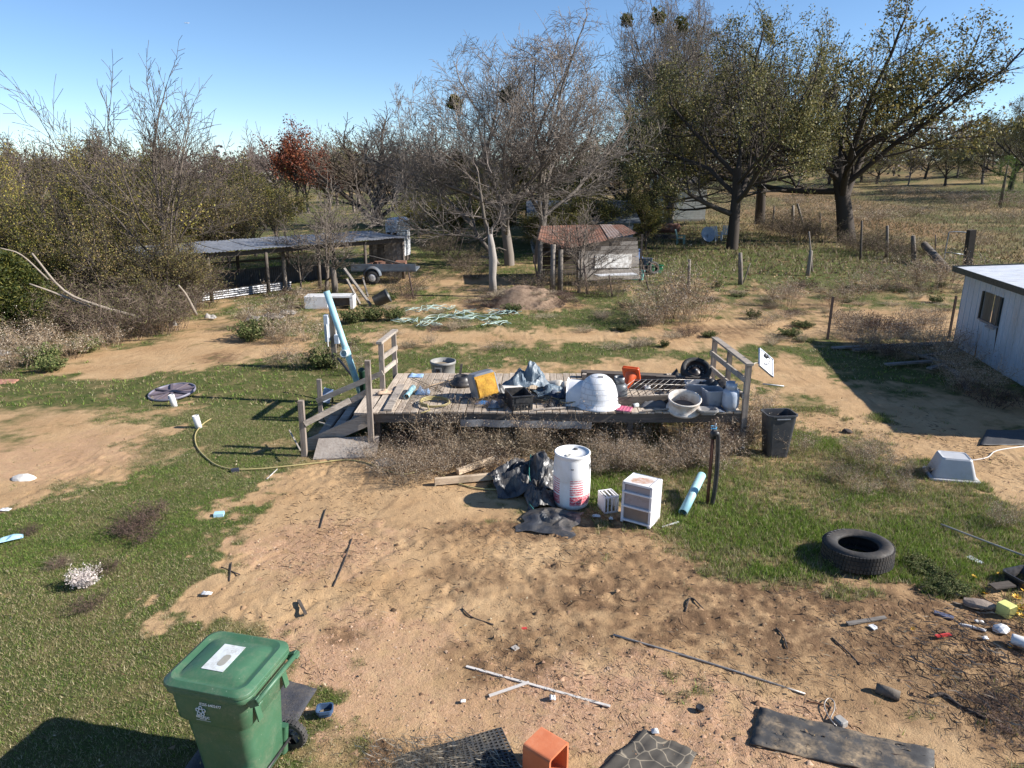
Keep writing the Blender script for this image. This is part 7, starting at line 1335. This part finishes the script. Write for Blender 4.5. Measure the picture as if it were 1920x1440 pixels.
for pts, lab in (([(625, 1100), (643, 1060), (660, 1010)], 'long dark stick pointing at the weeds'), ([(415, 1064), (450, 1079)], 'dark stick crossing another on the sand'), ([(430, 1090), (434, 1058)], 'dark stick under the crossed one'), ([(866, 1138), (885, 1155), (925, 1168)], 'forked dark twig in the sand channel'), ([(1455, 1178), (1468, 1195), (1476, 1215)], 'bent twig stuck in brown soil'), ([(1560, 1195), (1595, 1225), (1612, 1245)], 'long twig across churned soil'), ([(1285, 1145), (1295, 1122), (1318, 1140)], 'v-shaped twig on brown soil'), ([(600, 990), (610, 955)], 'thin stalk standing in sand'), ([(1745, 1305), (1770, 1300), (1800, 1320), (1850, 1345)], 'curving thick root lying on the soil'), ([(1540, 950), (1590, 930)], 'pale stick lying in the grass')): rod('stick', lab, pts, (.009 if 'thick' not in lab else .02), STK_, 'stick', .01, 5)
strip('pvc_strip', 'short white strip on soil by the turquoise pipe', (1242, 989), (1272, 980), .025, WC); scrap('foil_scrap', 'crumpled white scrap between the boxes', 'scrap', gp(1118, 970, .02), .12, .06, .06, WC, 4); scrap('foil_scrap', 'second tiny white scrap by the slatted box', 'scrap', gp(1145, 975, .02), .06, .06, .06, WC, 5)
scrap('foil_scrap', 'torn white scrap on the pink gravel', 'scrap', gp(1036, 1310, .02), .06, .07, .05, WC, 6); scrap('foil_scrap', 'small white fleck beside the long strip', 'scrap', gp(868, 1313, .02), .05, .04, .03, WC, 7); scrap('bag_scrap', 'white plastic knot by the curled doormat', 'scrap', gp(1228, 1376, .02), .07, .05, .06, WC, 8)
# garden rubbish with yellow flowers
YEL = mat('yellow_petal', (0.8, 0.5, 0.02), (0.75, 0.38, 0.02), .6, 20)
def flower(px, py, s, lab='yellow artificial flower in the rubbish'):
    p = gp(px, py, .03); o = thing('artificial_flower', lab, 'flower', p, 'yellow artificial flowers'); m = MB(TR(p, random.random() * 6, random.uniform(-.4, .4), random.uniform(-.4, .4)))
    for k in range(9): a = R(40 * k); m.sheet([[(.2 * s * math.cos(a), .2 * s * math.sin(a), 0), (s * math.cos(a - .3) * .6, s * math.sin(a - .3) * .6, .25 * s)], [(s * .65 * math.cos(a + .3), s * .65 * math.sin(a + .3), .25 * s), (s * math.cos(a), s * math.sin(a), .4 * s)]])
    m.build('petals', YEL, o); MB(TR(p)).lathe([(0, .35 * s), (.2 * s, .3 * s), (.25 * s, .1 * s), (0, 0)], 10).build('heart', mat('flower_heart', (0.5, 0.2, 0.02), None, .8), o)
for px, py, s in ((1825, 1087, .04), (1848, 1118, .045), (1868, 1106, .035), (1712, 1183, .03), (1893, 1217, .03), (1898, 1150, .07), (1915, 1145, .06), (1905, 1125, .06), (1920, 1115, .06), (1890, 1105, .035), (1873, 1080, .035), (1915, 1160, .05)): flower(px, py, s)
p = gp(1884, 1152); o = thing('foam_brick', 'yellow-green block of floral foam', 'block', p); MB(TR(p, R(25))).box((0, 0, .075), (.15, .15, .15), ch=.008).build('block', mat('floral_foam', (0.62, 0.62, 0.22), (0.5, 0.5, 0.15), .9, 20, bump=.4), o); m = MB(TR(p, R(25)))
for i in range(6): m.box((-.06 + i * .025, -.0765, .075), (.006, .006, .13))
m.build('groove', mat('foam_groove', (0.4, 0.36, 0.12), None, .9), o)
p = gp(1836, 1140, .05); rock(p, .2, 'flat brown stone slab casting a shadow by the foam block', mat('brown_stone', (0.3, 0.24, 0.19), (0.2, 0.15, 0.12), .9, 6, bump=.5), 'flat_stone', 'stone', 5, (1.0, .45, .35)).rotation_euler = (0, 0, -.35)
tub('broken_tray', 'broken dark planter tray among the flowers', 'tray', gp(1918, 1095), .2, .16, .14, BLACK, .85, .01, .3); plank(1858, 1112, .08, 1895, 1108, .1, .12, .02, 'dark rotten board among the flowers', DARKWD)
tile_piece('phone_case', 'narrow dark blue plastic piece with pale edge', 1769, 1156, .2, .07, mat('slate_blue', (0.12, 0.13, 0.2), None, .4), R(-38), .02); rod('spoon', 'white plastic bar lying in the mulch', [(1797, 1171), (1820, 1178), (1848, 1186)], .017, WC, 'bar')
p = gp(1876, 1183, .02); rock(p, .085, 'rounded white plastic shell in the mulch', WC, 'white_shell', 'scrap', 8, (1.1, .9, .8)); scrap('plastic_shard', 'white shard near the rounded shell', 'scrap', gp(1846, 1199, .02), .07, .05, .03, WC, 9); scrap('plastic_shard', 'pale shard above the white bar', 'scrap', gp(1835, 1168, .02), .1, .04, .03, WC, 10)
p = gp(1918, 1215, .02); o = thing('white_bottle', 'white plastic bottle lying in the mulch', 'bottle', p); MB(TR(p + Vector((0, 0, .06)), .9, R(90))).lathe([(0, -.12), (.055, -.12), (.06, -.1), (.06, .06), (.02, .1), (.02, .14), (0, .14)], 16).build('bottle', WC, o)
p = gp(1768, 1198, .04); o = thing('red_comb', 'red plastic comb lying in the mulch', 'comb', p); T_ = TR(p, R(12)); MB(T_).box((0, .02, 0), (.19, .018, .012)).build('spine', REDP, o); m = MB(T_)
for i in range(12): m.box((-.088 + i * .016, 0, 0), (.007, .035, .01))
m.build('teeth', REDP, o)
for px, py, s_ in ((1870, 1330, .5), (1905, 1350, .55), (1840, 1300, .45), (1890, 1290, .4), (1915, 1380, .5)): weed(DARKW[random.randint(0, 1)], px, py, s_, 'grey tangle of dead roots on the soil', 'root tangles on the soil', 'root_tangle', sz=s_ * .35, cat='roots')
# lawn litter
tile_piece('blue_box', 'pale blue plastic lid lying on the lawn', 411, 966, .14, .11, BLW, .2, .05); scrap('blue_cloth', 'pale blue cloth scrap on the lawn edge', 'cloth', gp(20, 1015, .03), .3, .13, .08, BLW, 12, rz=.5)
rock(gp(45, 897), .2, 'flat white rock on the gravel strip', mat('white_rock', (0.7, 0.66, 0.6), None, .9, 8, bump=.5), 'white_rock', 'stone', 14, (1.1, .6, .4)); scrap('white_scrap', 'white scrap at the gravel edge', 'scrap', gp(10, 955, .02), .16, .1, .05, WC, 15); scrap('white_scrap', 'shiny bag scrap on the sand by the lawn', 'scrap', gp(388, 1116, .02), .13, .06, .05, WC, 16)
tile_piece('dark_object', 'small dark blue shoe-like object beside the hose', 441, 883, .13, .07, mat('navy', (0.04, 0.045, 0.07), None, .6), .3, .05)
WPV = mat('white_pvc', (0.74, 0.74, 0.73), None, .4, dirt=(.4, .33, .25), dirt_amt=.2)
for px, py, ty, lab in ((328, 762, 740, 'white pipe stub standing in the lawn by the round disc'), (374, 804, 779, 'white pipe stub standing beside the hose end')):
    a = gp(px, py); b = Vector((a.x - .05, a.y, hgt(px, ty, a.y))); pipe('pipe_stub', lab, [a - Vector((0, 0, .05)), b], .065, WPV)
p = gp(324, 742, .05); o = thing('round_disc', 'round mauve-grey lattice disc lying on the lawn', 'disc', p); T_ = TR(p, .2, R(5), R(-4)); MV = mat('mauve', (0.2, 0.16, 0.2), (0.13, 0.10, 0.12), .6, 6, dirt=(.3, .25, .2)); rr_ = .52
MB(T_).lathe([(rr_ - .03, 0), (rr_, 0), (rr_, .05), (rr_ - .03, .05), (rr_ - .03, 0)], 36).build('rim', mat('lilac', (0.2, 0.19, 0.24), None, .5), o); MB(T_).lathe([(0, .02), (rr_ - .03, .02)], 36).build('panel', MV, o)
for k in range(4): a = R(45 * k + 12); MB(T_).bar((-rr_ * .95 * math.cos(a), -rr_ * .95 * math.sin(a), .045), (rr_ * .95 * math.cos(a), rr_ * .95 * math.sin(a), .045 + .003 * k), .06, .02).build('spoke', mat('lilac_dark', (0.16, 0.13, 0.15), None, .5), o)
# ---------------------------------------------------------------- leaning pipe and meter post behind the steps
b0 = Vector((atx(683, 745, 15.3), 15.3, 0.0)); b0 = G(684, 760, 0.0); t0 = Vector((atx(612, 546, b0.y + .3), b0.y + .3, hgt(612, 546, b0.y + .3))); o, MP, LP = pipe('sewer_pipe', 'tall turquoise pipe with a side fitting leaning behind the steps', [b0, t0], .07, PVC, .008, 18)
dv = (t0 - b0).normalized(); te = b0 + dv * LP * .46; MB(Matrix.Translation(te) @ Vector((-.25, -1, .25)).normalized().to_track_quat('Z', 'Y').to_matrix().to_4x4()).lathe([(.05, .0), (.068, .0), (.07, .12), (.085, .12), (.085, .19), (.065, .19), (.063, .08), (0, .08)], 18).build('tee', mat('tee_white', (0.62, 0.7, 0.7), None, .4), o); MB(MP).lathe([(.071, LP * .44), (.08, LP * .44), (.08, LP * .52), (.071, LP * .52)], 18).build('collar', PVC, o)
pm = gp(628, 690); o = thing('meter_post', 'wooden post carrying pale electric boxes', 'post', pm); ym = pm.y; zt = hgt(622, 575, ym); MB().bar(pm - Vector((0, 0, .1)), Vector((atx(622, 575, ym), ym, zt)), .12, .1, up=(0, 1, 0)).build('timber_post', POSTW, o)
PGB = mat('box_grey', (0.5, 0.54, 0.6), (0.42, 0.46, 0.52), .4); 
def bx_(px0, py0, px1, py1, d, dy, name, m_): a = Vector((atx(px0, py0, ym + dy), ym + dy, hgt(px0, py0, ym + dy))); b = Vector((atx(px1, py1, ym + dy), ym + dy, hgt(px1, py1, ym + dy))); return MB().box((a + b) / 2, (abs(b.x - a.x), d, abs(a.z - b.z)), ch=.01).build(name, m_, o)
bx_(607, 590, 619, 640, .16, -.1, 'meter_box', PGB); bx_(627, 627, 637, 644, .14, -.12, 'switch_box', PGB); bx_(618, 556, 622, 592, .06, -.1, 'conduit', WPV); bx_(612, 608, 616, 650, .05, -.2, 'conduit', WPV); bx_(628, 600, 631, 628, .04, -.1, 'conduit', WPV)
p = Vector((atx(680, 720, 14.9), 14.9, 0)); zt = hgt(680, 692, 14.9); o = MB(TR(p)).lathe([(0, -.05), (.07, -.05), (.07, zt - .08), (.085, zt - .06), (.08, zt), (.03, zt + .03), (0, zt + .03)], 14).build('green_riser', mat('dark_green', (0.015, 0.05, 0.03), None, .5), None, origin=p); tag(o, 'dark green standpipe behind the corner post', 'standpipe')
p = G(612, 770, .0); o = thing('blue_sign', 'small blue and white folded sign behind the steps', 'sign', p); T_ = TR(p + Vector((0, 0, .25)), .3, 0, R(20)); MB(T_).box((0, 0, .1), (.2, .02, .32)).build('board', mat('sign_blue', (0.05, 0.16, 0.42), (0.6, 0.65, 0.7), .4, 6), o); MB(T_).bar((.1, .0, .2), (.22, .02, -.3), .03, .03).build('strut', BLACK, o)
a, b = V3(634, 672, 15.9), V3(662, 707, 15.4); o = MB().tube([a, b, Vector((b.x + .35, 15.2, .05))], .03, 6).build('black_bar', BLACK, None, origin=b); tag(o, 'black bar leaning against the tall turquoise pipe', 'bar')
# ---------------------------------------------------------------- mound, netting, far litter
pmn = gp(985, 572); n = 30; g_ = []
for i in range(n):
    row = []
    for j in range(n):
        u, w = (i / (n - 1) - .5) * 2, (j / (n - 1) - .5) * 2; e = max(0, 1 - u * u - w * w); row.append((u * 1.6 + .3 * w, w * 1.2, -.05 + .75 * e * (.55 + .9 * float(fbm(u * 2 + 4, w * 2, 5, 4)))))
    g_.append(row)
o = MB(TR(pmn)).sheet(g_).build('compost_mound', mat('mound', (0.3, 0.215, 0.15), (0.15, 0.10, 0.07), .95, 9, bump=.9, bscale=16, spec=.1), None, origin=pmn); tag(o, 'heap of reddish-brown dead brush before the snag', 'mound')
for i in range(40): a = random.uniform(-2.3, 2.1); b = random.uniform(-.9, .9); w = weed(random.choice(TANW + DARKW), 985, 572, random.uniform(.5, .9), 'dead stalks matted on the brown mound', 'stalks on the mound'); w.location = pmn + Vector((a, b, max(0, .55 * (1 - (a / 2.3) ** 2 - (b / 1.5) ** 2)))); w.scale.z *= .5
NET = mat('netting', (0.34, 0.5, 0.44), (0.5, 0.57, 0.53), .7, 8); random.seed(33)
for k, (px, py, ln_) in enumerate(((790, 585, 60), (840, 600, 90), (760, 605, 50), (900, 600, 70), (930, 612, 50), (870, 590, 40), (945, 590, 60), (805, 612, 40), (825, 580, 50))):
    m = MB()
    for s_ in range(5): P_ = [gp(px + (q / 5 - .5) * ln_ + random.uniform(-6, 6), py + random.uniform(-5, 5), .05 + random.random() * .1) for q in range(6)]; m.tube(bez(P_, 3), .01, 4)
    o = m.build('net_scrap', NET, None, origin=gp(px, py)); tag(o, 'tangled pale green netting strewn in the grass', 'netting', 'netting strewn before the mound')
for k, (px, py, s_) in enumerate(((510, 600, .5), (475, 604, .35), (540, 592, .4), (395, 600, .25), (205, 618, .4), (325, 615, .2))): scrap('white_debris', 'dirty white debris half hidden in weeds', 'debris', gp(px, py, .05), s_ * 1.5, s_ * .8, .35, mat('dirty_white', (0.42, 0.4, 0.37), (0.25, 0.22, 0.19), .8, 5), 20 + k, 8); COL.objects[-1]['group'] = 'white debris in the weeds'
flat_mat('wire_grille', 'dark wire grille lying on the dirt near the shed', [(1835, 838), (1960, 835), (1960, 806), (1850, 808)], mat('grille', (0.06, 0.06, 0.062), None, .6, 20), .01); rod('cable', 'pale cable looping from the grille', [(1920, 838), (1868, 848), (1850, 862), (1815, 868)], .012, PALE, 'cable')
rock(gp(1588, 810, .02), .1, 'small dark clod on the sandy track', STK_, 'clod', 'clod', 18); rod('pvc_stick', 'white stick lying on dirt behind the trash can', [(1430, 722), (1470, 725)], .015, WC, 'stick'); rod('stick', 'grey stick on sand by the grass', [(500, 898), (520, 880)], .01, PALE, 'stick')
flat_mat('brick_patch', 'small faded red patch of bricks on the lawn edge', [(-20, 722), (28, 718), (36, 712), (-10, 712)], mat('old_brick', (0.42, 0.2, 0.14), None, .9, 9), .04)
p = gp(-2, 665); rock(p, .25, 'white rounded bucket lying by the weeds', WC, 'white_bucket', 'bucket', 22)
